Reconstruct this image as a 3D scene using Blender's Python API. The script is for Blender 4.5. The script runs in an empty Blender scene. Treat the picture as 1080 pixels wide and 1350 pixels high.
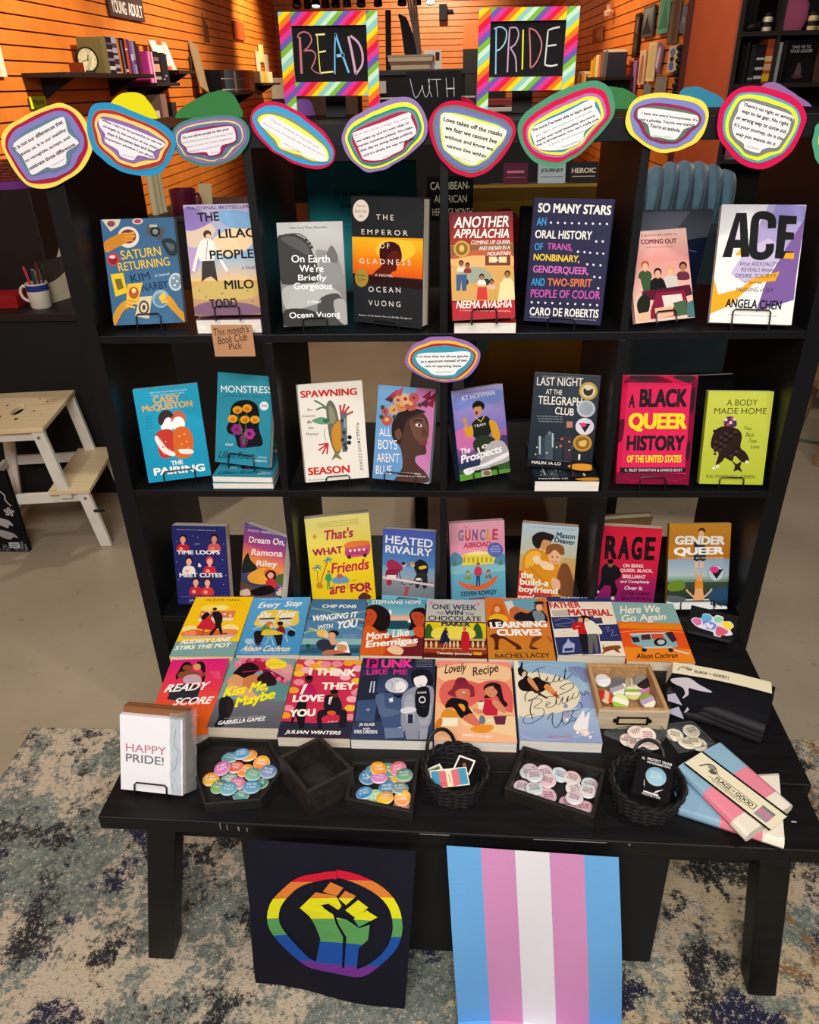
import bpy, bmesh, math, random
from mathutils import Matrix, Vector
from mathutils.geometry import tessellate_polygon

S = bpy.context.scene
COL = S.collection
rnd = random.Random(7)

# ------------------------------------------------------------------ camera
cam = bpy.data.cameras.new('camera')
cam.sensor_fit = 'HORIZONTAL'; cam.sensor_width = 36.0; cam.lens = 999.93 * 36 / 1080
cam.clip_start = 0.05; cam.clip_end = 60
cam_ob = bpy.data.objects.new('camera', cam); COL.objects.link(cam_ob)
_y, _p, _r = -0.05236332, 0.51518839, -0.02309532
_f = Vector((math.sin(_y) * math.cos(_p), math.cos(_y) * math.cos(_p), -math.sin(_p)))
_rt = Vector((math.cos(_y), -math.sin(_y), 0)); _up = _rt.cross(_f)
_c, _s = math.cos(_r), math.sin(_r)
_R, _U = _rt * _c + _up * _s, -_rt * _s + _up * _c
_m = Matrix((_R, _U, -_f)).transposed().to_4x4(); _m.translation = (0.73343, -1.47339, 1.52748)
cam_ob.matrix_world = _m
S.camera = cam_ob

# ------------------------------------------------------------------ view, world, lights
S.view_settings.view_transform = 'Standard'; S.view_settings.look = 'None'
S.view_settings.gamma = 1.0; S.view_settings.use_curve_mapping = False
S.view_settings.exposure = 0.0
world = bpy.data.worlds.new('shop_air'); S.world = world; world.use_nodes = True
bg = world.node_tree.nodes['Background']; bg.inputs[0].default_value = (1.0, 0.93, 0.85, 1); bg.inputs[1].default_value = 0.12

def area(name, loc, target, size, power, color):
    d = bpy.data.lights.new(name, 'AREA'); d.shape = 'RECTANGLE'; d.size, d.size_y = size; d.energy = power; d.color = color
    o = bpy.data.objects.new(name, d); COL.objects.link(o); o.location = loc
    o.rotation_euler = (Vector(target) - Vector(loc)).to_track_quat('-Z', 'Y').to_euler(); return o
def spot(name, loc, target, power, color, angle=50, blend=.6, radius=.06):
    d = bpy.data.lights.new(name, 'SPOT'); d.energy = power; d.color = color; d.spot_size = math.radians(angle); d.spot_blend = blend; d.shadow_soft_size = radius
    o = bpy.data.objects.new(name, d); COL.objects.link(o); o.location = loc
    o.rotation_euler = (Vector(target) - Vector(loc)).to_track_quat('-Z', 'Y').to_euler(); return o
# ceiling fixtures over the aisle in front of the display
area('ceiling_lamp_front', (0.6, -2.5, 2.75), (0.7, 0.0, 0.65), (1.6, 0.8), 92, (1.0, 0.95, 0.88))
spot('track_spot_table', (1.9, -1.2, 3.2), (0.9, -0.35, 0.5), 75, (1.0, 0.93, 0.84), 60, .8, .08)
spot('track_spot_table_left', (-0.9, -0.9, 3.2), (0.3, -0.2, 0.6), 45, (1.0, 0.94, 0.86), 60, .8, .08)
# warm track spots on the orange walls further back
WARM = (1.0, 0.87, 0.68)
spot('track_spot_left_near', (0.3, 3.2, 3.1), (-1.72, 3.6, 1.5), 430, WARM, 75, .8)
spot('track_spot_left_mid', (0.3, 6.0, 3.1), (-1.72, 6.2, 1.8), 420, WARM, 75, .8)
spot('track_spot_left_far', (-0.6, 9.2, 2.9), (-1.72, 9.6, 2.0), 260, (1.0, 0.86, 0.5), 70, .8)
spot('track_spot_back', (0.6, 9.4, 2.9), (0.5, 11.4, 1.9), 260, WARM, 75, .8)
spot('track_spot_right', (0.8, 6.0, 3.1), (2.2, 5.8, 1.8), 200, (1.0, 0.76, 0.5), 80, .8)
spot('track_spot_floor', (0.6, 2.6, 3.2), (0.6, 2.2, 0.0), 170, (1.0, 0.9, 0.74), 85, .8)
spot('fill_spot_plain_wall', (0.9, 2.6, 3.2), (2.3, 3.6, 1.55), 130, (1.0, 0.86, 0.72), 60, .8)  # added fill, no known lamp: brightens the plain stretch of right wall

spot('fill_spot_chalk_sign', (1.0, -0.3, 3.3), (0.85, 0.95, 1.0), 70, (1.0, 0.92, 0.82), 42, .7)  # added fill light above the bookcase, lifts the dark chalk sign behind it
spot('track_spot_floor_left', (-0.8, -0.4, 3.3), (-0.7, 0.7, 0.0), 55, (1.0, 0.93, 0.83), 60, .8)
spot('track_spot_floor_right', (2.6, 0.2, 3.3), (2.3, 1.3, 0.0), 45, (1.0, 0.93, 0.85), 60, .8)
spot('fill_spot_book_stack', (0.3, 3.6, 3.2), (0.45, 5.2, 1.6), 90, (1.0, 0.9, 0.75), 45, .7)  # added fill light so the mid-shop book stack comes up brighter
# ------------------------------------------------------------------ colours and materials
def lin(c):
    if not isinstance(c, str): return tuple(c)
    if len(c) == 3: c = ''.join(k * 2 for k in c)
    v = [int(c[i:i + 2], 16) / 255 for i in (0, 2, 4)]
    return tuple(x / 12.92 if x <= .04045 else ((x + .055) / 1.055) ** 2.4 for x in v) + (1.0,)
MATS = {}
def mat(name, color='808080', rough=.6, metal=0.0, noise=0.0, scale=30.0, bump=0.0, coat=0.0, stretch=None, color2=None):
    if name in MATS: return MATS[name]
    m = bpy.data.materials.new(name); m.use_nodes = True; nt = m.node_tree; b = nt.nodes['Principled BSDF']
    b.inputs['Base Color'].default_value = lin(color); b.inputs['Roughness'].default_value = rough; b.inputs['Metallic'].default_value = metal
    b.inputs['Coat Weight'].default_value = coat
    if noise or bump:
        tc = nt.nodes.new('ShaderNodeTexCoord'); mp = nt.nodes.new('ShaderNodeMapping'); nz = nt.nodes.new('ShaderNodeTexNoise')
        nt.links.new(tc.outputs['Object'], mp.inputs[0]); nt.links.new(mp.outputs[0], nz.inputs['Vector'])
        if stretch: mp.inputs['Scale'].default_value = stretch
        nz.inputs['Scale'].default_value = scale; nz.inputs['Detail'].default_value = 5
        if noise:
            rp = nt.nodes.new('ShaderNodeValToRGB'); c = lin(color); c2 = lin(color2) if color2 else tuple(min(1, x * (1 + noise)) for x in c[:3]) + (1,)
            c1 = c if color2 else tuple(x * (1 - noise) for x in c[:3]) + (1,)
            rp.color_ramp.elements[0].position = .35; rp.color_ramp.elements[1].position = .65
            rp.color_ramp.elements[0].color = c1; rp.color_ramp.elements[1].color = c2
            nt.links.new(nz.outputs['Fac'], rp.inputs[0]); nt.links.new(rp.outputs[0], b.inputs['Base Color'])
        if bump:
            bp = nt.nodes.new('ShaderNodeBump'); bp.inputs['Strength'].default_value = bump; bp.inputs['Distance'].default_value = .004
            nt.links.new(nz.outputs['Fac'], bp.inputs['Height']); nt.links.new(bp.outputs[0], b.inputs['Normal'])
    MATS[name] = m; return m
def ink(name, rough=.4, coat=0.0, bump=0.0):
    """printed surface: flat colours carried by the 'ink' attribute"""
    if name in MATS: return MATS[name]
    m = mat(name, 'ffffff', rough, coat=coat, bump=bump, scale=400)
    at = m.node_tree.nodes.new('ShaderNodeAttribute'); at.attribute_name = 'ink'
    b = m.node_tree.nodes['Principled BSDF']; b.inputs['Specular IOR Level'].default_value = .1
    m.node_tree.links.new(at.outputs['Color'], b.inputs['Base Color']); return m
PRINT = ink('printed_cover', .55); PAPER = ink('cut_paper', .75); CLOTH = ink('printed_cloth', .8, bump=.15); CHALK = ink('chalk_board', .9); GLOSS = ink('glossy_badge', .22, coat=.4)
BLACK = mat('black_lacquer', '0c0d11', .45, noise=.12, scale=6)
TABLEBLACK = mat('worn_black_paint', '0f0e10', .5, noise=.35, scale=9, bump=.06, stretch=(1, 7, 7))
WIRE = mat('black_wire', '0c0c0d', .35)
PAGES = mat('book_pages', 'e6dac6', .85, noise=.10, scale=160, stretch=(.05, .05, 4))
WHITEPAGES = mat('white_book_pages', 'f2eee6', .85, noise=.06, scale=160, stretch=(.05, .05, 4))
MATTE = mat('matte_black', '101012', .8)
for _m in (BLACK, TABLEBLACK): _m.node_tree.nodes['Principled BSDF'].inputs['Specular IOR Level'].default_value = .3
DARK = mat('dark_brown_laminate', '1c1312', .55, noise=.2, scale=5)
STEEL = mat('bright_steel', 'b8b8ba', .3, 1.0)

# ------------------------------------------------------------------ mesh helpers
class MB:
    def __init__(s): s.v = []; s.f = []; s.c = []; s.m = []
    def add(s, vs, fs, col='808080', mi=0):
        o = len(s.v); s.v += [tuple(v) for v in vs]; c = lin(col)
        for f in fs: s.f.append(tuple(o + i for i in f)); s.c.append(c); s.m.append(mi)
        return s
    def box(s, x0, x1, y0, y1, z0, z1, M=None, col='808080', mi=0):
        vs = [Vector((x, y, z)) for x in (x0, x1) for y in (y0, y1) for z in (z0, z1)]
        if M is not None: vs = [M @ v for v in vs]
        return s.add(vs, [(0, 1, 3, 2), (4, 6, 7, 5), (0, 4, 5, 1), (2, 3, 7, 6), (0, 2, 6, 4), (1, 5, 7, 3)], col, mi)
    def prism(s, pts, z0, z1, M=None, col='808080', mi=0, cap=True):
        """polygon in xy pulled from z0 to z1"""
        a = sum(pts[i][0] * pts[(i + 1) % len(pts)][1] - pts[(i + 1) % len(pts)][0] * pts[i][1] for i in range(len(pts)))
        if a < 0: pts = pts[::-1]
        n = len(pts); vs = [Vector((x, y, z)) for z in (z0, z1) for x, y in pts]
        if M is not None: vs = [M @ v for v in vs]
        fs = [(i, (i + 1) % n, n + (i + 1) % n, n + i) for i in range(n)]
        if cap:
            for t in tessellate_polygon([[Vector((x, y, 0)) for x, y in pts]]):
                p, q, r = [pts[i] for i in t]
                if (q[0] - p[0]) * (r[1] - p[1]) - (q[1] - p[1]) * (r[0] - p[0]) < 0: t = t[::-1]
                fs.append(tuple(n + i for i in t)); fs.append(tuple(i for i in t[::-1]))
        return s.add(vs, fs, col, mi)
    def tube(s, path, r, n=8, M=None, closed=False, col='808080', mi=0):
        P = [Vector(p) for p in path]; k = len(P); vs = []; up = Vector((0, 0, 1))
        for i, p in enumerate(P):
            a = P[(i - 1) % k] if closed or i else p; b = P[(i + 1) % k] if closed or i < k - 1 else p
            d = (b - a).normalized(); x = d.cross(up)
            if x.length < 1e-4: x = d.cross(Vector((0, 1, 0)))
            x.normalize(); y = x.cross(d); rr = r[i] if isinstance(r, (list, tuple)) else r
            if i and (x.dot(px) < 0): x, y = -x, -y
            px = x
            vs += [p + (x * math.cos(t) + y * math.sin(t)) * rr for t in (2 * math.pi * j / n for j in range(n))]
        if M is not None: vs = [M @ v for v in vs]
        fs = [(i * n + j, i * n + (j + 1) % n, ((i + 1) % k) * n + (j + 1) % n, ((i + 1) % k) * n + j) for i in range(k if closed else k - 1) for j in range(n)]
        if not closed: fs += [tuple(range(n))[::-1], tuple((k - 1) * n + j for j in range(n))]
        return s.add(vs, fs, col, mi)
    def lathe(s, prof, n=24, M=None, col='808080', mi=0, cols=None):
        vs = []
        for r, z in prof: vs += [Vector((r * math.cos(2 * math.pi * j / n), r * math.sin(2 * math.pi * j / n), z)) for j in range(n)]
        if M is not None: vs = [M @ v for v in vs]
        for i in range(len(prof) - 1):
            s_c = cols[i] if cols else col
            o = vs[i * n:(i + 2) * n]
            s.add(o, [(j, (j + 1) % n, n + (j + 1) % n, n + j) for j in range(n)], s_c, mi)
        if prof[0][0] > 1e-5: s.add(vs[:n], [tuple(range(n))[::-1]], cols[0] if cols else col, mi)
        if prof[-1][0] > 1e-5: s.add(vs[-n:], [tuple(range(n))], cols[-1] if cols else col, mi)
        return s
    def grid(s, P, col='808080', mi=0, cols=None):
        """P: rows of points; cols: per-cell colour function(i, j)"""
        R_, C_ = len(P), len(P[0]); vs = [p for row in P for p in row]; o = len(s.v); s.v += [tuple(v) for v in vs]
        for i in range(R_ - 1):
            for j in range(C_ - 1):
                s.f.append((o + i * C_ + j, o + i * C_ + j + 1, o + (i + 1) * C_ + j + 1, o + (i + 1) * C_ + j)); s.c.append(lin(cols(i, j) if cols else col)); s.m.append(mi)
        return s
    def build(s, name, mats, parent=None, bevel=0.0, smooth=False, seg=2, weld=True):
        me = bpy.data.meshes.new(name); me.from_pydata(s.v, [], s.f)
        if not isinstance(mats, (list, tuple)): mats = [mats]
        for m in mats: me.materials.append(m)
        for p, mi in zip(me.polygons, s.m): p.material_index = mi
        at = me.color_attributes.new('ink', 'FLOAT_COLOR', 'CORNER'); data = []
        for p, c in zip(me.polygons, s.c):
            if isinstance(c[0], tuple):
                for k in range(p.loop_total): data += c[k % len(c)]
            else: data += c * p.loop_total
        at.data.foreach_set('color', data)
        if weld:
            bm = bmesh.new(); bm.from_mesh(me); bmesh.ops.remove_doubles(bm, verts=bm.verts, dist=1e-6); bm.to_mesh(me); bm.free()
        o = bpy.data.objects.new(name, me); COL.objects.link(o)
        if parent is not None: o.parent = parent
        if smooth:
            for p in me.polygons: p.use_smooth = True
            try: me.set_sharp_from_angle(angle=math.radians(40))
            except Exception: pass
        if bevel:
            b = o.modifiers.new('soft_edges', 'BEVEL'); b.width = bevel; b.segments = seg; b.limit_method = 'ANGLE'; b.angle_limit = math.radians(40); b.use_clamp_overlap = True
        return o
def tag(o, label, cat, group=None, kind=None):
    o['label'] = label; o['category'] = cat
    if group: o['group'] = group
    if kind: o['kind'] = kind
    return o
def thing(name, loc, label, cat, group=None, M=None):
    o = bpy.data.objects.new(name, None); COL.objects.link(o); o.empty_display_size = .03
    if M is not None: o.matrix_world = M
    else: o.location = loc
    return tag(o, label, cat, group)
def structure(o): o['kind'] = 'structure'; return o
def copy_tree(root, M):
    r = root.copy(); COL.objects.link(r); r.matrix_world = M
    for ch in list(root.children):
        c = ch.copy(); COL.objects.link(c); c.parent = r; c.matrix_parent_inverse = ch.matrix_parent_inverse.copy()
        for g in ch.children:
            d = g.copy(); COL.objects.link(d); d.parent = c
    return r
def RZ(deg, loc=(0, 0, 0)): return Matrix.Translation(loc) @ Matrix.Rotation(math.radians(deg), 4, 'Z')

# ------------------------------------------------------------------ flat art: a small drawing language in thousandths of width and height
GLYPH = {}
def glyphs(T, bold):
    k = (T, bold)
    if k not in GLYPH:
        cu = bpy.data.curves.new('t', 'FONT'); cu.body = T; cu.size = 1.0; cu.resolution_u = 2 if len(T) > 14 else 4
        ob = bpy.data.objects.new('t', cu); me = bpy.data.meshes.new_from_object(ob)
        vs = [(v.co.x, v.co.y) for v in me.vertices]; fs = [tuple(p.vertices) for p in me.polygons]
        bpy.data.objects.remove(ob); bpy.data.curves.remove(cu); bpy.data.meshes.remove(me)
        if bold:                                         # heavier strokes: the same glyphs set again, slightly shifted
            d = .0105 * bold; k0 = len(vs); sh = ((-d, -.6 * d), (d, -.6 * d), (-d, .6 * d), (d, .6 * d))
            fs = [tuple(i + q * k0 for i in f) for q in range(4) for f in fs]; vs = [(x + a, y + b) for a, b in sh for x, y in vs]
        GLYPH[k] = (vs, fs)
    return GLYPH[k]
def smooth_pts(P, closed, n=4):
    k = len(P); out = []
    for i in range(k if closed else k - 1):
        g = lambda j: P[j % k] if closed else P[max(0, min(k - 1, j))]
        a, b, c, d = g(i - 1), g(i), g(i + 1), g(i + 2)
        for t in (q / n for q in range(n)):
            out.append(tuple(.5 * (2 * b[e] + (c[e] - a[e]) * t + (2 * a[e] - 5 * b[e] + 4 * c[e] - d[e]) * t * t + (3 * b[e] - a[e] - 3 * c[e] + d[e]) * t ** 3) for e in (0, 1)))
    if not closed: out.append(P[-1])
    return out
def clip(P, w, h):
    for ax, lim, sg in ((0, 0, 1), (0, w, -1), (1, 0, 1), (1, h, -1)):
        Q = []
        for i in range(len(P)):
            a, b = P[i - 1], P[i]; ia, ib = sg * (a[ax] - lim) >= 0, sg * (b[ax] - lim) >= 0
            if ia != ib:
                t = (lim - a[ax]) / (b[ax] - a[ax]); Q.append((a[0] + (b[0] - a[0]) * t, a[1] + (b[1] - a[1]) * t))
            if ib: Q.append(b)
        P = Q
        if not P: break
    return P
def text_mesh(T, bold, ital, p0, p1, hh):
    vs, fs = glyphs(T, bold)
    if not vs: return [], []
    x0, x1 = min(v[0] for v in vs), max(v[0] for v in vs); y0, y1 = min(v[1] for v in vs), max(v[1] for v in vs)
    dx, dy = p1[0] - p0[0], p1[1] - p0[1]; L = math.hypot(dx, dy) or 1e-6; ux, uy = dx / L, dy / L
    sh = (0, .18, .32)[ital] * hh; Lx = L - (sh if L > sh * 1.5 else 0)
    out = []
    k0 = max(1, len(vs) // 4) if bold else len(vs)          # each repeat sits a hair above the last
    for i, (x, y) in enumerate(vs):
        a = (x - x0) / max(1e-6, x1 - x0) * Lx; b = (y - y0) / max(1e-6, y1 - y0); a += sh * b; b *= hh
        out.append((p0[0] + ux * a - uy * b, p0[1] + uy * a + ux * b, 4e-6 * (i // k0)))
    return out, fs
def stroke(mb, pts, w, zf, col, close=False):
    n = len(pts)
    if n < 2: return
    L, R_ = [], []
    for i in range(n):
        a, b = pts[max(0, i - 1)], pts[min(n - 1, i + 1)]; d = math.hypot(b[0] - a[0], b[1] - a[1]) or 1e-6
        nx, ny = -(b[1] - a[1]) / d * w / 2, (b[0] - a[0]) / d * w / 2
        L.append((pts[i][0] + nx, pts[i][1] + ny)); R_.append((pts[i][0] - nx, pts[i][1] - ny))
    for i in range(n - 1):
        mb.add([(*q, zf) for q in (R_[i], R_[i + 1], L[i + 1], L[i])], [(0, 1, 2, 3)], col)
def poly(mb, P, z, col):
    if len(P) < 3: return
    vs = [(x, y, z) for x, y in P]; fs = []
    for t in tessellate_polygon([[Vector(v) for v in vs]]):
        p, q, r = [P[i] for i in t]
        cr = (q[0] - p[0]) * (r[1] - p[1]) - (q[1] - p[1]) * (r[0] - p[0])
        if abs(cr) > 1e-12: fs.append(t if cr > 0 else t[::-1])
    mb.add(vs, fs, col)
def draw(mb, ops, w, h, z0=0.0, dz=2e-5):
    """cover drawing with its lower left corner at (-w/2, 0)"""
    X = lambda u: u / 1000 * w; Yf = lambda v: h * (1 - v / 1000); z = z0
    sh = lambda P: [(x - w / 2, y) for x, y in P]
    for op in ops.split('\n') if isinstance(ops, str) else ops:
        a = op.split(' ')
        if len(a) < 3: continue
        k, c = a[0], a[1]; z += dz
        if k == 'r':
            u0, v0, u1, v1 = map(float, a[2:6]); poly(mb, sh(clip([(X(u0), Yf(v0)), (X(u1), Yf(v0)), (X(u1), Yf(v1)), (X(u0), Yf(v1))], w, h)), z, c)
        elif k == 'g':
            c1 = a[2]; u0, v0, u1, v1 = map(float, a[3:7])
            P = sh([(X(u0), Yf(v1)), (X(u1), Yf(v1)), (X(u1), Yf(v0)), (X(u0), Yf(v0))])
            o = len(mb.v); mb.v += [(x, y, z) for x, y in P]; mb.f.append((o, o + 1, o + 2, o + 3)); mb.c.append((lin(c1), lin(c1), lin(c), lin(c))); mb.m.append(0)
        elif k in 'pb':
            q = list(map(float, a[2:])); P = [(X(q[i]), Yf(q[i + 1])) for i in range(0, len(q), 2)]
            if k == 'b': P = smooth_pts(P, True)
            poly(mb, sh(clip(P, w, h)), z, c)
        elif k == 'e':
            q = list(map(float, a[2:8])); cx, cy = X(q[0]), Yf(q[1]); ax, ay = X(q[2]) - cx, Yf(q[3]) - cy; bx, by = X(q[4]) - cx, Yf(q[5]) - cy
            n = 12 if math.hypot(ax, ay) < .004 else 22
            poly(mb, sh(clip([(cx + ax * math.cos(t) + bx * math.sin(t), cy + ay * math.cos(t) + by * math.sin(t)) for t in (6.28318 * i / n for i in range(n))], w, h)), z, c)
        elif k in 'lc':
            wd = float(a[2]) / 1000 * w; q = list(map(float, a[3:])); P = [(X(q[i]), Yf(q[i + 1])) for i in range(0, len(q), 2)]
            if k == 'c': P = smooth_pts(P, False)
            P = [(min(w, max(0, x)), min(h, max(0, y))) for x, y in P]
            stroke(mb, sh(P), wd, z, c)
        elif k == 't':
            b, it = int(a[2]), int(a[3]); u0, v0, u1, v1, hv = map(float, a[4:9]); T = a[9].replace('_', ' ')
            vs, fs = text_mesh(T, b, it, (X(u0), Yf(v0)), (X(u1), Yf(v1)), hv / 1000 * h)
            mb.add([(min(w / 2, max(-w / 2, x - w / 2)), min(h, max(0, y)), z + q) for x, y, q in vs], fs, c)
    return mb

# ------------------------------------------------------------------ the room
def concrete():
    m = mat('polished_concrete', '8c7d68', .38); nt = m.node_tree; b = nt.nodes['Principled BSDF']
    tc = nt.nodes.new('ShaderNodeTexCoord'); n1 = nt.nodes.new('ShaderNodeTexNoise'); n2 = nt.nodes.new('ShaderNodeTexNoise'); r1 = nt.nodes.new('ShaderNodeValToRGB'); mx = nt.nodes.new('ShaderNodeMixRGB'); r2 = nt.nodes.new('ShaderNodeValToRGB')
    for n in (n1, n2): nt.links.new(tc.outputs['Object'], n.inputs['Vector'])
    n1.inputs['Scale'].default_value = 2.2; n1.inputs['Detail'].default_value = 6; n2.inputs['Scale'].default_value = 38; n2.inputs['Detail'].default_value = 3
    r1.color_ramp.elements[0].position = .3; r1.color_ramp.elements[0].color = lin('958873'); r1.color_ramp.elements[1].position = .7; r1.color_ramp.elements[1].color = lin('aa9d88')
    r2.color_ramp.elements[0].position = .24; r2.color_ramp.elements[0].color = (.45, .42, .4, 1); r2.color_ramp.elements[1].position = .36; r2.color_ramp.elements[1].color = (1, 1, 1, 1)
    mx.blend_type = 'MULTIPLY'; mx.inputs[0].default_value = .6
    nt.links.new(n1.outputs['Fac'], r1.inputs[0]); nt.links.new(n2.outputs['Fac'], r2.inputs[0]); nt.links.new(r1.outputs[0], mx.inputs[1]); nt.links.new(r2.outputs[0], mx.inputs[2]); nt.links.new(mx.outputs[0], b.inputs['Base Color'])
    return m
structure(MB().box(-1.9, 4.6, -3.2, 11.6, -.08, 0).build('floor', concrete()))
structure(MB().box(-1.9, 4.6, -3.2, 11.6, 3.6, 3.7).build('ceiling', mat('dark_ceiling', '2a2522', .9)))
ORANGE = mat('orange_slat_paint', 'dd7e30', .4, noise=.10, scale=4); GROOVE = mat('slat_groove', '3a1408', .8)
def slat_wall(name, p0, p1, nrm, z1=3.6, pitch=.0762, gap=.009, depth=.012, m=None):
    """boards along p0-p1 with recessed grooves, facing nrm"""
    mb = MB(); p0, p1, nrm = Vector((*p0, 0)), Vector((*p1, 0)), Vector((*nrm, 0)); back = -nrm * .05
    z = 0
    mb.add([p0 - nrm * depth, p1 - nrm * depth, p1 - nrm * depth + Vector((0, 0, z1)), p0 - nrm * depth + Vector((0, 0, z1)), p0 + back, p1 + back, p1 + back + Vector((0, 0, z1)), p0 + back + Vector((0, 0, z1))],
           [(0, 1, 2, 3), (5, 4, 7, 6), (4, 0, 3, 7), (1, 5, 6, 2), (3, 2, 6, 7), (0, 4, 5, 1)], mi=1)
    while z < z1:
        a, b = z + gap, min(z1, z + pitch); q = [Vector((0, 0, a)), Vector((0, 0, b))]
        mb.add([p0 + q[0], p1 + q[0], p1 + q[1], p0 + q[1], p0 - nrm * depth + q[0], p1 - nrm * depth + q[0], p1 - nrm * depth + q[1], p0 - nrm * depth + q[1]], [(0, 1, 2, 3), (3, 2, 6, 7), (0, 4, 5, 1), (0, 3, 7, 4), (1, 5, 6, 2)], mi=0)
        z += pitch
    return structure(mb.build(name, [m or ORANGE, GROOVE]))
slat_wall('wall_left', (-1.72, 11.45), (-1.72, -3.2), (1, 0))
slat_wall('wall_back', (4.6, 11.4), (-1.72, 11.4), (0, -1))
slat_wall('wall_right', (2.22, 4.06), (2.22, 11.4), (-1, 0))
structure(MB().box(2.222, 2.234, 3.2, 4.05, 0, 3.6).build('wall_right_plain', mat('orange_wall_paint', 'c4603a', .5, noise=.05, scale=3)))
structure(MB().box(2.192, 2.222, 4.03, 4.062, 0, 3.6).build('trim_1', mat('dark_red_trim', '4a140c', .5)))
structure(MB().box(4.5, 4.6, -3.2, 11.4, 0, 3.6).build('wall_side', mat('grey_wall_paint', '6a6460', .7)))
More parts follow.
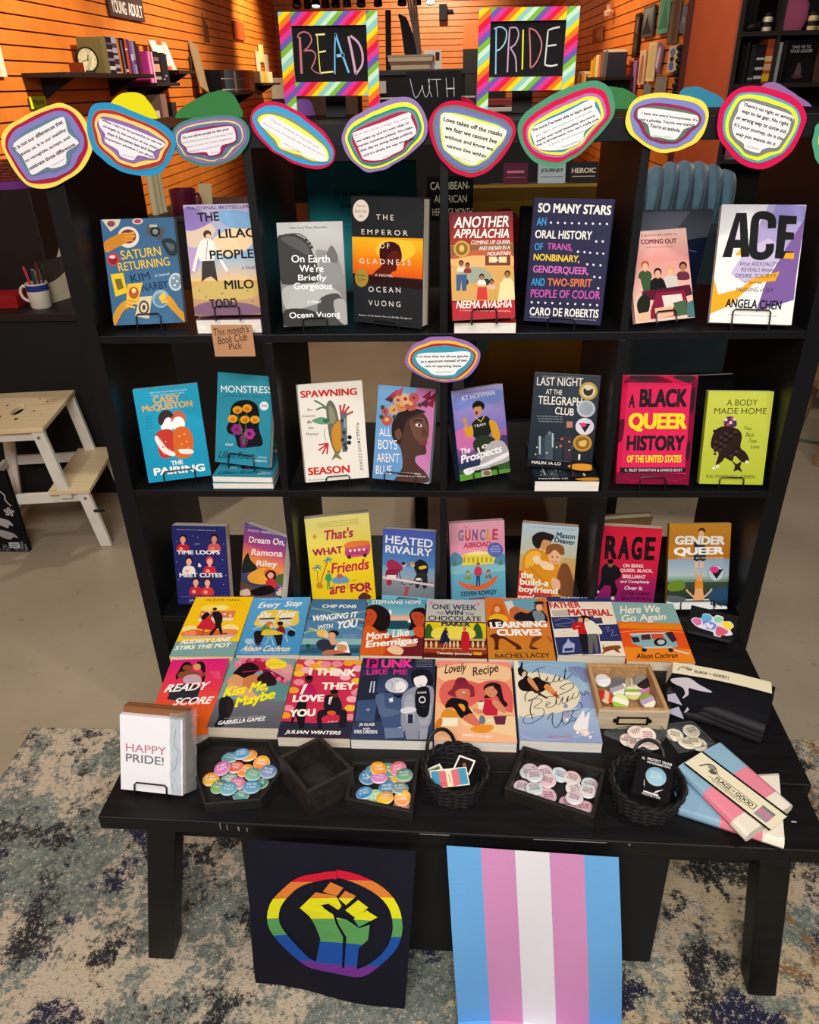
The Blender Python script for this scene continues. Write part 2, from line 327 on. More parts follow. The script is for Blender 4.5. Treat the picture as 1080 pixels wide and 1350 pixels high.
# back wall: a dark doorway with an orange panel over it
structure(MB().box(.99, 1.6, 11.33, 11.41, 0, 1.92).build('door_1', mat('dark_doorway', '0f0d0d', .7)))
structure(MB().box(.99, 1.6, 11.34, 11.41, 1.93, 2.24).build('trim_2', mat('bright_orange_panel', 'f0701a', .5)))
BOOKS = [  # key, row group, label, (x,y,z,yaw,lean,w,h,thickness), spine colour, hardcover, cover drawing
 ('saturn', 'books facing out on the top shelf', 'blue paperback with yellow lettering and hands round a table, first on the top shelf',
  (0.130,0.044,1.108,7.6,16.8,0.143,0.204,0.022), '3f6b92', 0, '''r 3f6b92 0 0 1000 1000
p dccfc0 17 -1 276 3 238 60 119 113
e 8e4a44 139 41 193 43 134 69
e eae0d0 349 170 497 174 332 269
e 7c2a3a 350 163 457 166 339 229
e b65a3c 310 139 331 139 308 153
e b65a3c 370 187 391 188 368 201
e b65a3c 398 129 418 130 395 143
e b65a3c 318 193 338 193 315 207
b d88a26 11 213 152 158 295 127 430 142 423 181 313 221 149 269 22 303
l e9a748 17 293 138 453 131
l e9a748 17 288 164 447 163
l e9a748 17 276 192 412 205
e e8c8c0 502 27 577 28 497 55
e b5404a 502 27 550 28 499 45
p 54565c 635 53 868 106 799 214 595 146
e 1d2024 726 128 795 130 718 175
e 8a8d92 726 128 764 129 722 154
p c8c0ae 658 61 761 63 757 86 654 84
b 22343c 799 214 899 193 997 238 987 345 887 354 822 286
b 5a6a6c 847 234 965 261 921 319
e c63a46 109 372 195 374 98 433
e 8a1f2c 108 376 163 378 101 416
e f0d6d0 100 348 141 349 97 364
t f2c63c 1 0 222 379 776 351 85 SATURN
t f2c63c 1 0 168 487 879 449 81 RETURNING
t 17324e 1 0 322 597 586 571 72 KIM
t 17324e 1 0 457 688 824 659 72 NARBY
t d5e0e8 0 0 655 551 857 540 29 a_novel
e c9d4dc 931 607 1029 609 917 693
e 7c97ac 931 607 1001 609 920 672
e dfe8ee 909 570 926 570 907 582
e dfe8ee 953 600 971 600 951 612
e dfe8ee 912 638 929 638 910 650
p edc92f 45 510 221 501 249 691 76 723
p 7a6a28 95 559 183 555 202 646 115 663
p f0c238 261 607 475 601 369 792 215 768
e b5582c 333 694 403 696 323 752
e f6e3a0 336 674 364 675 333 696
p dccbaa 403 737 583 730 501 947 311 922
e 4a4038 449 838 522 840 437 906
e dccbaa 449 838 498 839 440 887
e 4a4038 449 838 473 839 444 865
b d99a2e 7 908 101 813 216 763 354 772 275 823 163 864 77 947 14 1001
l f0bb55 24 213 780 377 802
l f0bb55 24 197 806 326 837
e 8fb0c6 698 762 817 766 683 850
e 5d87a6 696 772 784 775 686 833
p e8c23a 669 745 755 691 779 760 703 792
b d99a2e 1007 1000 895 922 808 846 747 783 812 732 881 787 940 862 1019 926
l f0bb55 25 803 785 703 797'''),
 ('lilac', 'books facing out on the top shelf', 'pastel sky paperback with a figure in braces, raised on another copy on the top shelf',
  (0.307,0.001,1.136,2.8,11.0,0.130,0.203,0.022), '8a7aa8', 0, '''g b9a8c9 8fb4d6 0 0 1000 450
g 8fb4d6 e3c18d 0 450 1000 680
g d8a55a a98a80 0 680 1000 1000
b d9c2b0 19 221 253 157 431 204 338 314 103 378 14 355
b f0cfa8 376 315 613 229 953 189 968 345 691 454 469 428
b 8a76b8 18 23 235 47 404 137 130 222 -14 198
b 7ba6cf 452 72 750 54 1002 101 949 211 618 195
b b79ac8 -9 377 170 424 105 583 -31 604
b c9b06a 1 743 392 679 919 709 960 826 515 867 23 837
b 7d5f78 30 907 362 865 892 907 976 991 35 990
e 6a4a3a 111 768 123 768 110 775
e 6a4a3a 196 827 208 828 195 834
e 6a4a3a 450 796 461 796 448 803
e 6a4a3a 633 845 644 845 632 852
e 6a4a3a 833 778 845 778 832 785
e 6a4a3a 896 872 908 872 895 879
e 6a4a3a 313 935 324 935 312 942
e 6a4a3a 657 940 669 940 656 947
e 6a4a3a 121 932 133 932 120 939
b efeae6 186 334 304 296 407 349 365 495 194 504 148 447
l efeae6 45 180 368 102 491 47 594
l efeae6 41 396 371 478 497 556 600
p 3c3638 195 497 376 495 398 690 304 636 226 653 155 687
e 4a3020 310 260 369 261 304 296
e e0b898 322 278 359 279 318 300
l d8b090 26 49 582 23 618
l d8b090 26 549 593 574 626
l 3c3638 7 309 309 252 493
t 4a4a6a 1 0 58 45 955 39 28 NATIONAL_BESTSELLER
t 1c1a1c 2 0 195 152 507 143 79 THE
t 1c1a1c 2 0 475 298 1013 292 80 LILAC
t 1c1a1c 2 0 318 485 965 480 81 PEOPLE
t 1c1a1c 2 0 493 759 931 756 83 MILO
t 1c1a1c 2 0 244 934 659 925 85 TODD
t 4a6a9a 0 1 766 583 975 576 32 A_Novel'''),
 ('earth', 'books facing out on the top shelf', 'grey black and white photo paperback with white lettering on the top shelf',
  (0.476,0.019,1.108,4.5,13.7,0.127,0.195,0.022), '8a8a8a', 0, '''g c9c9c9 9c9c9c 0 0 1000 500
g 8f8f8f 6f6f6f 0 500 1000 1000
b 3c3c3c -7 163 91 112 246 108 414 158 517 279 582 412 588 558 351 578 77 585 -2 523
b 585858 49 145 243 131 428 206 475 314 232 238
c 2c2c2c 15 207 107 322 109 433 151 504 219
e 333 432 170 458 170 430 187
e 333 479 202 505 202 477 218
e 333 510 236 537 236 508 252
b b4b4b4 34 621 350 590 625 583 816 635 928 711 806 754 567 779 287 823 51 819
b 8d8d8d 576 268 806 296 934 394 961 540 818 611 683 584 638 437
b 6a6a6a 813 224 901 321 876 393 725 342
b 474747 570 754 812 684 926 736 965 986 586 999
b 353535 28 843 287 823 558 878 666 1001 23 993
b a5a5a5 806 758 983 762 993 987 850 934
t fff 1 0 190 376 779 387 72 On_Earth
t fff 1 0 304 470 674 477 72 We're
t fff 1 0 274 567 712 575 73 Briefly
t fff 1 0 199 654 794 664 83 Gorgeous
t fff 0 1 390 775 607 775 30 A_Novel
t fff 1 0 101 934 894 935 75 Ocean_Vuong
t 555 0 0 193 62 769 62 23 New_York_Times_Bestseller'''),
 ('emperor', 'books facing out on the top shelf', 'tall black hardcover with an orange sunset panel and a round seal',
  (0.618,0.042,1.102,-23.6,3.5,0.154,0.239,0.034), '1c1d20', 1, '''r 26282c 0 0 1000 1000
p f29a1c -6 310 1007 289 1010 685 13 697
g f7c02a ee8a1a 0 310 1000 460
g ee8a1a e4561c 0 460 1000 600
p d8381c 12 640 1009 620 1007 681 17 693
e f9c73a 619 392 899 381 619 480
r 26282c 0 600 1000 800
b 5c1c18 233 649 346 562 420 519 393 441 423 371 531 333 644 343 707 408 701 467 644 499 629 549 565 566 535 624 454 683
b 3a1214 393 421 441 350 566 328 672 355 700 418 619 392 530 425 457 477
r 2a1416 0 610 1000 680
t f2e8e0 0 0 355 169 595 167 40 T_H_E
t f2e8e0 0 0 142 287 790 276 40 E_M_P_E_R_O_R
t f2e8e0 0 0 401 385 537 384 41 O_F
t f2e8e0 0 0 104 517 835 500 42 G_L_A_D_N_E_S_S
t f2e8e0 0 0 230 740 694 723 43 O_C_E_A_N
t f2e8e0 0 0 227 851 694 839 44 V_U_O_N_G
t f2e0d0 0 0 323 608 586 603 20 A_NOVEL
t d9d9d9 0 0 71 952 855 933 19 Author_of_On_Earth_We_are_Briefly_Gorgeous
e efe2d4 138 107 253 103 135 189
t 555 0 0 78 83 207 84 21 Oprah's
t 555 0 0 54 122 220 121 21 Book_Club
t 555 0 0 111 155 169 155 13 2025
e a88c3a 129 630 230 625 126 706
t 4a3a10 0 0 62 621 197 618 18 SIGNED
t 4a3a10 0 0 75 657 188 655 19 COPY'''),
 ('appal', 'books facing out on the top shelf', 'maroon paperback with white brush lettering above a family photo scene',
  (0.809,-0.020,1.130,7.2,19.8,0.121,0.195,0.022), '6e2630', 0, '''r 5a1f28 0 0 1000 1000
g 6e2630 a8382c 0 0 1000 350
p d0a05c 6 297 985 295 1011 837 -3 817
r 8a5a3a 0 300 1000 420
b e2b070 30 415 390 388 968 412 984 507 463 507 34 485
p 7a3a2e 549 391 948 400 944 506 544 497
p f0d29a 608 416 727 419 725 473 605 470
p f0d29a 767 420 887 422 885 477 765 474
p b85a3a 32 391 352 352 970 361 968 408 349 398 29 427
b 9aa08c 142 535 343 504 542 532 657 630 375 659 136 641
e 303030 216 643 272 645 214 677
e 303030 556 651 608 653 554 682
b d8d0c0 102 544 106 508 145 495 184 496 221 511 221 546
p 8a5a3a 151 481 179 482 176 502 152 501
e 20140e 166 464 206 465 165 490
e 8a5a3a 166 472 195 473 165 493
p 3a5a86 80 569 252 573 231 727 163 725 161 618 131 725 75 723
b 8c2c2c 207 557 210 526 245 514 281 514 314 528 314 560
p 8a5a3a 251 501 276 502 274 520 252 519
e 20140e 265 485 301 486 263 509
e 8a5a3a 264 493 290 493 263 511
b ece0d0 418 677 422 641 461 628 501 629 538 644 538 680
p 9a6a48 468 614 496 614 493 634 469 634
e 1c120e 483 596 523 597 481 622
e 9a6a48 482 605 511 605 481 625
p c83a34 413 696 554 699 568 819 391 814
b d8b0a0 579 721 582 688 617 676 653 677 687 691 687 723
p 9a6a48 623 664 648 664 646 682 624 682
e 1c120e 636 648 673 649 635 672
e 9a6a48 636 655 662 656 635 674
b e8d8a0 816 678 820 635 867 619 915 620 960 638 961 681
p 9a6a48 875 602 909 603 905 627 876 626
e 2a1a12 893 581 941 582 891 612
e 9a6a48 892 591 927 592 891 616
p e8d8a0 777 657 986 662 1004 830 729 830
p c8a050 593 724 713 727 708 830 575 826
r b02a34 0 830 1000 1000
t f6efe6 2 1 67 140 959 145 102 ANOTHER
t f6efe6 2 1 61 233 955 248 84 APPALACHIA
t f6efe6 1 1 323 299 952 308 40 COMING_UP_QUEER
t f6efe6 1 1 447 354 950 355 37 AND_INDIAN_IN_A
t f6efe6 1 1 580 408 948 407 35 MOUNTAIN
t f6efe6 1 1 645 462 809 461 33 PLACE
e c9a24a 182 334 309 337 177 411
e 8a6420 182 334 277 336 178 392
e d8b868 182 329 222 330 180 362
t f6efe6 2 1 61 890 968 903 72 NEEMA_AVASHIA
t f0d0c8 0 0 120 920 926 946 17 a_memoir_of_home_and_belonging'''),
 ('stars', 'books facing out on the top shelf', 'dark navy hardcover filled with multicoloured capitals and star dots',
  (0.964,0.025,1.108,-15.2,10.4,0.149,0.228,0.03), '2c2b4a', 1, '''r 2c2b4a 0 0 1000 1000
t f4f2ea 3 0 62 113 974 121 73 SO_MANY_STARS
t 3f9ad8 2 0 62 217 184 214 62 AN
t f4f2ea 2 0 54 317 774 315 66 ORAL_HISTORY
t 3f9ad8 2 0 60 414 169 411 58 OF
t c65ab0 2 0 220 410 544 414 60 TRANS,
t f2cf3a 2 0 58 503 651 505 63 NONBINARY,
t d870c0 2 0 64 604 781 601 68 GENDERQUEER,
t 3f9ad8 2 0 55 701 233 700 62 AND
t e2784a 2 0 269 699 839 690 64 TWO-SPIRIT
t c65ab0 2 0 61 800 962 786 69 PEOPLE_OF_COLOR
t f4f2ea 2 0 67 951 968 939 70 CARO_DE_ROBERTIS
e e8e6f0 242 191 256 191 243 200
e e8e6f0 331 191 345 191 332 200
e e8e6f0 420 191 434 191 421 200
e e8e6f0 508 191 522 190 509 199
e e8e6f0 596 190 610 190 597 199
e e8e6f0 683 190 697 190 684 199
e e8e6f0 770 190 784 190 771 199
e e8e6f0 856 190 870 189 858 198
e e8e6f0 942 189 956 189 944 198
e e8e6f0 835 327 849 327 837 336
e e8e6f0 915 325 929 325 917 334
e e8e6f0 621 412 636 411 623 421
e e8e6f0 703 414 717 414 705 423
e e8e6f0 774 417 788 417 776 426
e e8e6f0 862 419 876 419 864 428
e e8e6f0 939 420 953 419 940 428
e e8e6f0 754 509 769 509 756 518
e e8e6f0 833 511 847 511 834 520
e e8e6f0 921 513 935 513 922 522
e e8e6f0 860 607 874 607 861 616
e e8e6f0 931 610 945 609 932 619
e e8e6f0 925 696 939 696 927 705
e e8e6f0 85 841 100 841 87 851
e e8e6f0 171 840 186 840 172 850
e e8e6f0 264 839 278 839 265 849
e e8e6f0 356 838 371 838 357 848
e e8e6f0 459 837 473 836 460 846
e e8e6f0 557 836 571 835 558 845
e e8e6f0 655 835 669 834 656 844
e e8e6f0 756 833 770 833 757 842
e e8e6f0 846 835 860 834 847 844
e e8e6f0 935 834 949 833 937 843
t c8c6d8 0 0 77 970 940 966 14 two-spirit_people_of_color_in_their_own_words'''),
 ('coming', 'books facing out on the top shelf', 'small thin pink paperback with a row of seated friends on its cover',
  (1.170,0.037,1.108,18.3,25.1,0.132,0.175,0.01), 'e0a89c', 0, '''g f0c8bc e89a94 0 0 1000 350
g e8a29a f0d0c0 0 350 1000 1000
t 6a3a4a 1 0 243 62 833 74 25 A_QUICK_&_EASY_GUIDE_TO
t 7a1436 3 0 221 141 819 160 52 COMING_OUT
t 8a4a5a 0 0 288 187 756 200 15 KRISTIN_RUSSO_&_RAVI_TEIXEIRA
b 3c5a3a 134 514 148 450 213 428 278 432 335 461 328 526
p f0b896 227 403 272 406 263 442 224 440
e b5562c 254 372 319 376 247 419
e f0b896 252 387 299 390 246 425
p 3c5a3a 141 469 318 473 346 652 181 657
b 1c1a1c 330 604 343 540 409 517 475 521 533 551 526 616
p e8b090 423 492 469 495 460 531 421 529
e 1c1614 451 461 516 465 444 509
e e8b090 449 476 496 479 443 514
b d8d0c8 547 586 560 526 621 505 682 509 737 536 730 597
p f2c0a0 634 481 677 484 668 518 632 516
e e0a860 660 453 721 456 653 497
e f2c0a0 658 467 702 469 652 502
b 6a3040 763 559 776 494 843 472 909 476 968 506 962 571
p b87a56 857 446 903 449 894 486 854 483
e 241814 885 415 951 419 878 463
e b87a56 883 430 930 433 877 468
p d8d0c8 575 542 768 522 770 664 533 664
p 1c1a1c 316 542 540 555 579 667 288 664
p 5a1c34 149 655 967 629 998 741 657 782 167 750
p 8a2040 388 686 863 685 941 959 202 970
p f0e0d8 476 723 809 723 836 857 501 866
b 20261c 56 773 177 688 273 757 214 893 73 899
p 4a6a4a 652 813 870 796 879 955 700 968
p f0c0a0 338 855 647 844 640 954 342 974
p 4a7a80 889 829 998 805 999 995 873 992
p ecc0a0 36 896 263 881 248 974 32 980'''),
 ('ace', 'books facing out on the top shelf', 'white paperback with huge black capitals over purple and yellow shapes',
  (1.324,0.009,1.108,-8.9,21.2,0.150,0.220,0.02), 'ececec', 0, '''r f2f1ee 0 0 1000 1000
g cfcfd8 e8e8ea 0 0 1000 250
p a99fce 567 -19 992 9 1013 273 816 368 653 581 379 657 215 588 379 349
p 8c88c4 651 -15 993 11 1005 135 581 161
p 7a5a9e 1001 112 985 576 989 788 554 897 631 652 816 368
p c6bade 349 373 601 277 816 368 621 593 360 645 196 576
p e8a81e -3 615 71 758 336 705 457 620 781 551 745 632 497 655 223 851 -6 928 -15 759
p e8a81e 222 422 325 326 398 424
p e8a81e 811 438 869 386 925 390 928 444
p 0e0e12 72 442 184 441 196 363 280 362 299 440 400 434 306 70 182 71
p d8d4e2 204 292 234 140 265 292
c 0e0e12 99 627 195 607 114 503 87 424 116 424 255 435 384 485 423 576 422 629 382 626 323
p 0e0e12 694 86 906 94 911 159 796 159 798 224 897 228 901 286 802 289 802 382 918 385 922 446 703 444
p e8a81e 806 443 827 396 920 395 925 446
t 3a3640 0 0 287 511 757 509 35 What_ASEXUALITY
t 3a3640 0 0 322 558 709 557 33 REVEALS_About
t 3a3640 0 0 260 616 758 613 38 DESIRE,_SOCIETY,
t 3a3640 0 0 437 660 586 663 24 and_the
t 3a3640 0 0 289 730 738 726 36 MEANING_of_SEX
t 101014 3 0 174 866 850 874 76 ANGELA_CHEN
t 333 0 0 219 935 814 939 14 A_thoughtful_book_on_the_spectrum_of_asexuality'''),
 ('pairing', 'books facing out on the middle shelf', 'bright turquoise paperback with a kissing couple, leaning in the middle shelf corner',
  (0.137,0.033,0.757,16.5,14.6,0.137,0.209,0.026), '1a7fa0', 0, '''r 1f9fc4 0 0 1000 1000
g 25a6cc 1a93bb 0 0 1000 1000
t f0b052 3 0 283 165 699 167 72 CASEY
t f0b052 3 0 96 253 878 247 78 McQUISTON
t d8f0f4 0 0 248 62 828 63 16 NEW_YORK_TIMES_BESTSELLING_AUTHOR
t d8f0f4 0 0 261 91 781 88 14 OF_RED_WHITE_&_ROYAL_BLUE
e 3a2a2c 436 337 559 346 413 430
e fff 433 403 531 410 412 487
e c8644a 625 351 741 360 605 436
e fff 612 407 712 415 593 486
b 3a2a2c 306 356 360 275 489 256 558 318 438 329 349 402
b c63a30 231 493 359 446 500 471 495 614 435 740 265 741 232 622
b d8682a 521 472 717 444 803 566 743 751 576 772 480 729
b f4efe8 210 540 260 510 373 648 485 707 455 742 300 686
b f4efe8 548 677 683 682 772 700 755 737 587 724
e e8807a 294 541 310 542 291 552
e e8807a 369 576 386 577 366 587
e e8807a 314 629 331 630 311 640
e e8807a 410 666 427 667 408 677
e e8807a 317 702 334 703 314 713
e f0a868 598 536 615 537 596 547
e f0a868 678 519 695 520 676 530
e f0a868 701 602 718 603 699 613
e f0a868 611 624 628 625 608 635
e f0a868 705 675 722 676 703 686
t f4f6f4 3 0 398 840 586 838 49 THE
t f4f6f4 4 0 105 927 915 942 81 PAIRING
t 0f5f80 0 0 125 300 237 300 11 some_praise
t 0f5f80 0 0 118 331 230 331 11 some_praise
t 0f5f80 0 0 110 361 222 361 11 some_praise
t 0f5f80 0 0 102 392 214 392 11 some_praise
t 0f5f80 0 0 94 423 206 423 11 some_praise'''),
 ('monst', 'books facing out on the middle shelf', 'teal paperback with a black head silhouette full of flowers',
  (0.279,0.045,0.787,-14.5,19.7,0.136,0.201,0.014), '2a7f94', 0, '''r 2f8fa6 0 0 1000 1000
g 3397ae 2a86a0 0 0 1000 1000
t eaf4f4 1 0 69 219 992 178 75 MONSTRESS
t 1a4a58 0 0 169 254 853 232 20 Lilliam_Rivera_Editor
b 14141a 264 381 353 308 545 274 715 310 780 423 781 570 865 741 699 782 432 807 351 687 226 660 198 593 252 515
e e8a02c 382 395 470 389 385 439
e c87a18 383 403 427 401 384 424
e e8a02c 555 366 642 361 558 410
e c87a18 556 375 599 373 557 396
e e8a02c 300 497 388 492 303 541
e c87a18 301 506 345 503 302 527
e e8a02c 524 492 611 486 527 536
e c87a18 525 501 569 498 526 521
e e8a02c 703 481 789 475 706 524
e c87a18 703 489 746 487 705 510
e 8a2a7a 444 606 493 603 446 636
e 8a2a7a 417 639 465 636 418 669
e 8a2a7a 358 643 407 640 360 673
e 8a2a7a 327 614 376 611 329 644
e 8a2a7a 354 581 403 578 356 611
e 8a2a7a 413 578 462 575 415 607
e 6a1a5a 386 610 420 608 387 631
e a03a8c 675 642 723 638 677 671
e a03a8c 648 674 696 671 650 704
e a03a8c 590 678 638 675 592 708
e a03a8c 559 649 607 646 561 679
e a03a8c 586 617 634 613 588 646
e a03a8c 644 613 692 610 646 642
e 5a1450 617 645 651 643 618 666
b 6a2060 448 680 596 700 554 798 481 804
c 3a7a3a 15 385 433 469 620 512 766
c 3a7a3a 14 558 407 542 615 527 765
e f0f4f4 860 322 940 317 863 371
t 2a7a94 2 0 808 334 912 330 20 YOUR
t d8ecf0 1 0 185 803 318 797 30 edited
t 143a46 0 2 68 954 756 921 84 Lilliam_Rivera
t e8f4f4 0 0 794 901 938 896 18 WITH
t e8f4f4 0 0 734 944 951 937 24 ESSAYS'''),
 ('spawn', 'books facing out on the middle shelf', 'cream hardcover with red capitals and a collage fish',
  (0.496,0.030,0.757,10.9,15.8,0.140,0.215,0.022), 'ddd8cc', 1, '''r ece7dd 0 0 1000 1000
t c8342c 4 0 31 131 911 139 71 SPAWNING
t c8342c 4 0 38 926 702 933 80 SEASON
b 6a6a5c 414 231 488 174 560 250 600 410 624 584 578 705 500 726 433 599 411 425
b c88a2a 482 453 648 388 610 633 532 708 467 625
b 8a8c70 451 233 514 260 543 383 458 403
p 7a7458 504 689 597 794 495 763 423 792
c 5a7a5a 29 237 163 336 203 412 243
c 5a7a5a 26 254 260 349 240 411 255
b 6a9a78 172 365 318 336 426 365 450 408 290 407
e 2f6a50 395 376 447 378 392 398
l c0343c 30 634 351 630 229
l c0343c 30 634 351 706 221
l c0343c 30 634 351 770 248
l c0343c 30 634 351 827 304
l c0343c 26 394 609 242 618
l c0343c 26 394 609 235 675
l c0343c 26 394 609 286 715
l c0343c 26 394 609 361 719
p 5c6670 620 314 726 307 684 711 608 712
p 8a949c 673 365 711 367 699 464 661 462
e 333a40 640 388 670 389 638 407
e 333a40 655 511 685 513 653 531
e 333a40 655 635 685 637 653 655
e 333a40 624 584 654 585 621 603
e 333a40 669 673 699 675 667 693
e 222 739 565 773 567 737 587
e 222 725 619 759 621 723 641
c 444 7 370 448 346 520 367 583
t 555 0 0 112 265 194 264 26 An
t 555 0 0 30 324 229 329 26 Immersive
t 555 0 0 94 390 176 389 27 &
t 555 0 0 108 449 191 449 27 New
t 555 0 0 63 511 264 516 27 Memoir
t 4a4a4a 0 0 849 442 894 445 22 J
t 4a4a4a 0 0 850 473 895 476 22 O
t 4a4a4a 0 0 851 505 896 507 22 S
t 4a4a4a 0 0 852 536 898 538 22 E
t 4a4a4a 0 0 854 567 899 569 22 P
t 4a4a4a 0 0 855 598 900 601 22 H
t 4a4a4a 0 0 856 630 901 632 22 .
t 4a4a4a 0 0 857 661 903 663 22 O
t 4a4a4a 0 0 859 692 904 695 22 S
t 4a4a4a 0 0 860 724 905 726 22 M
t 4a4a4a 0 0 861 756 907 758 22 U
t 4a4a4a 0 0 862 787 908 790 22 N
t 4a4a4a 0 0 864 819 909 821 22 D
t 4a4a4a 0 0 865 851 911 853 23 S
t 4a4a4a 0 0 866 883 912 885 23 O
t 4a4a4a 0 0 867 914 913 917 23 N
t 888 0 0 41 982 344 989 15 BLOOMSBURY'''),
 ('boys', 'books facing out on the middle shelf', 'pale blue and pink paperback with a face in profile wearing a flower crown',
  (0.636,0.025,0.757,-12.4,21.1,0.130,0.207,0.022), '5f8fc0', 0, '''r 77aadb 0 0 1000 1000
p c47ab0 661 6 1029 -10 983 991 783 1004
g 7ab0e2 5f92c8 0 50 500 1000
b 4a332c 303 514 328 360 525 255 774 250 900 332 935 481 898 584 911 684 748 719 758 795 936 887 970 987 404 1023 513 861 468 658
b 2a1c1a 306 540 289 388 401 268 646 219 856 246 695 279 536 350 489 479 441 609
e 6a4434 407 504 466 500 415 564
b 6e4a3c 599 347 823 310 914 444 897 571 727 542 632 446
e f0e6e0 750 390 807 393 747 407
e 1a1210 758 389 783 388 760 404
c 1a1210 21 654 357 735 335 807 346
b 7a3c3c 779 560 892 533 918 577 808 594
b 5a3a30 827 411 916 456 888 503 812 492
p 5a2a3a 126 150 285 68 265 179
p a83a4a 185 110 343 28 323 139
p c05060 278 81 436 -1 416 109
p 8a1f3a 767 96 921 15 903 124
p 6a1430 871 104 1025 22 1006 132
p 8a1f3a 838 167 992 86 973 196
p 5a2a3a 735 172 890 90 871 201
e c05a5a 249 364 295 362 252 392
e c05a5a 231 392 277 389 234 419
e c05a5a 184 400 231 398 188 428
e c05a5a 145 384 191 382 148 412
e c05a5a 141 355 188 353 144 383
e c05a5a 177 335 223 333 180 363
e c05a5a 225 339 271 337 228 367
e 8a3a3a 193 367 225 366 195 387
e e0a878 344 246 386 244 347 271
e e0a878 328 270 369 268 330 296
e e0a878 286 278 328 276 289 303
e e0a878 250 264 292 262 253 289
e e0a878 247 238 289 235 250 263
e e0a878 279 220 321 218 282 245
e e0a878 322 223 364 221 325 248
e 8a3a3a 294 248 323 247 296 266
e d88a5a 490 201 536 199 493 229
e d88a5a 473 228 518 226 476 256
e d88a5a 427 237 473 234 430 264
e d88a5a 387 221 433 218 391 248
e d88a5a 384 192 430 190 387 219
e d88a5a 419 172 465 170 423 200
e d88a5a 466 176 512 174 470 204
e 8a3a3a 435 204 467 202 438 223
e c05a5a 651 181 700 179 655 211
e c05a5a 632 210 682 208 636 240
e c05a5a 582 220 632 217 586 249
e c05a5a 540 202 589 200 543 232
e c05a5a 536 171 586 169 539 201
e c05a5a 574 150 624 147 578 179
e c05a5a 625 154 675 152 629 184
e 8a3a3a 592 184 626 182 594 205
e e8b888 543 124 589 122 547 151
e e8b888 526 150 571 148 529 178
e e8b888 480 159 526 157 484 186
e e8b888 441 143 487 141 444 170
e e8b888 438 114 483 112 441 142
e e8b888 473 95 518 93 476 122
e e8b888 520 99 565 97 523 126
e 8a3a3a 489 126 521 125 491 145
e c05a5a 681 105 723 103 685 130
e c05a5a 666 129 707 127 669 154
e c05a5a 625 137 666 135 628 161
e c05a5a 589 122 630 120 592 147
e c05a5a 586 96 627 94 589 121
e c05a5a 617 79 659 77 620 103
e c05a5a 660 82 701 81 663 107
e 8a3a3a 632 107 661 106 634 124
e c05a5a 184 271 213 270 186 289
e c05a5a 172 289 202 287 174 306
e c05a5a 143 294 172 293 145 312
e c05a5a 118 284 147 282 120 301
e c05a5a 116 265 145 264 118 283
e c05a5a 138 253 168 251 140 270
e c05a5a 169 255 198 254 171 273
e 8a3a3a 149 273 169 272 150 285
e e0a878 410 142 448 141 413 165
e e0a878 396 164 433 162 399 187
e e0a878 359 171 396 169 361 194
e e0a878 326 158 364 156 329 180
e e0a878 324 135 361 133 326 157
e e0a878 352 119 390 117 355 141
e e0a878 391 122 428 120 394 144
e 8a3a3a 365 144 392 143 367 160
e e8b060 263 237 300 235 265 260
e e8b060 434 191 471 190 436 214
e e8b060 590 171 627 170 593 194
e e8b060 192 357 230 355 195 380
e 3a4a34 92 334 130 332 94 357
e 3a4a34 102 232 139 231 104 255
e 3a4a34 744 177 781 175 747 199
e 3a4a34 323 323 361 321 326 345
t f6f2ee 0 0 77 542 288 530 86 ALL
t f6f2ee 0 0 75 680 405 667 102 BOYS
t f6f2ee 0 0 65 820 464 802 97 AREN'T
t f6f2ee 0 0 62 950 343 938 93 BLUE
t f0d8d8 0 0 477 920 856 912 23 a_memoir-manifesto
t f6f2ee 0 0 439 956 943 937 18 GEORGE_M._JOHNSON'''),
 ('prosp', 'books facing out on the middle shelf', 'lilac paperback with a cheering ball player and white script lettering',
  (0.826,0.047,0.757,22.5,16.7,0.123,0.199,0.026), '2a3a5a', 0, '''g a99fd8 7f6fc0 0 0 1000 500
g a86ab0 5a3a78 0 500 1000 800
r 3c5a2c 0 880 1000 1000
e d070b0 202 549 477 576 178 681
e 4a3a70 935 677 1173 701 918 784
b 7a8ad0 60 62 470 72 939 60 941 193 357 193 54 218
b 5c9a3a -29 929 321 940 1036 962 1018 1010 -9 1002
t 5a50a0 0 0 176 52 846 52 21 pitch_perfect_romance_debut_novel
t e6e2f4 1 0 195 121 837 109 52 KT_HOFFMAN
e 1c1612 494 205 613 216 484 263
e c8906a 476 251 559 259 467 309
b 1c1612 391 209 456 155 590 183 599 241 530 209
e 7a2a28 445 275 472 277 441 296
b 1c2420 321 401 423 344 614 322 716 412 648 540 387 554 330 482
b d8a02c 234 419 330 402 339 509 228 530 175 440 216 364
l c8906a 63 214 351 216 417
e c8906a 207 337 257 342 201 368
b d8a02c 674 381 809 421 863 588 752 626 699 518
l e8c23a 18 405 316 511 379 591 320
b 2a3a28 325 588 532 528 756 604 598 697 362 700
t e8e4d0 2 0 413 732 621 699 75 19
t f0e8d8 0 0 371 432 596 427 29 TEAM
b b8b4b8 607 643 894 632 1023 795 977 873 469 901 374 905
p c8c4c8 423 896 614 889 619 1000 430 993
e 8a6a4a 530 963 605 971 525 990
b f4f2f6 97 875 429 856 994 765 936 827 471 888 155 944
t fbfbfb 2 1 57 711 269 695 69 The
t fbfbfb 3 1 49 834 899 782 117 Prospects
t 2a2a3a 0 0 186 903 433 892 24 a_novel'''),
 ('tele', 'books facing out on the middle shelf', 'dark street scene paperback with four round award seals down its right side',
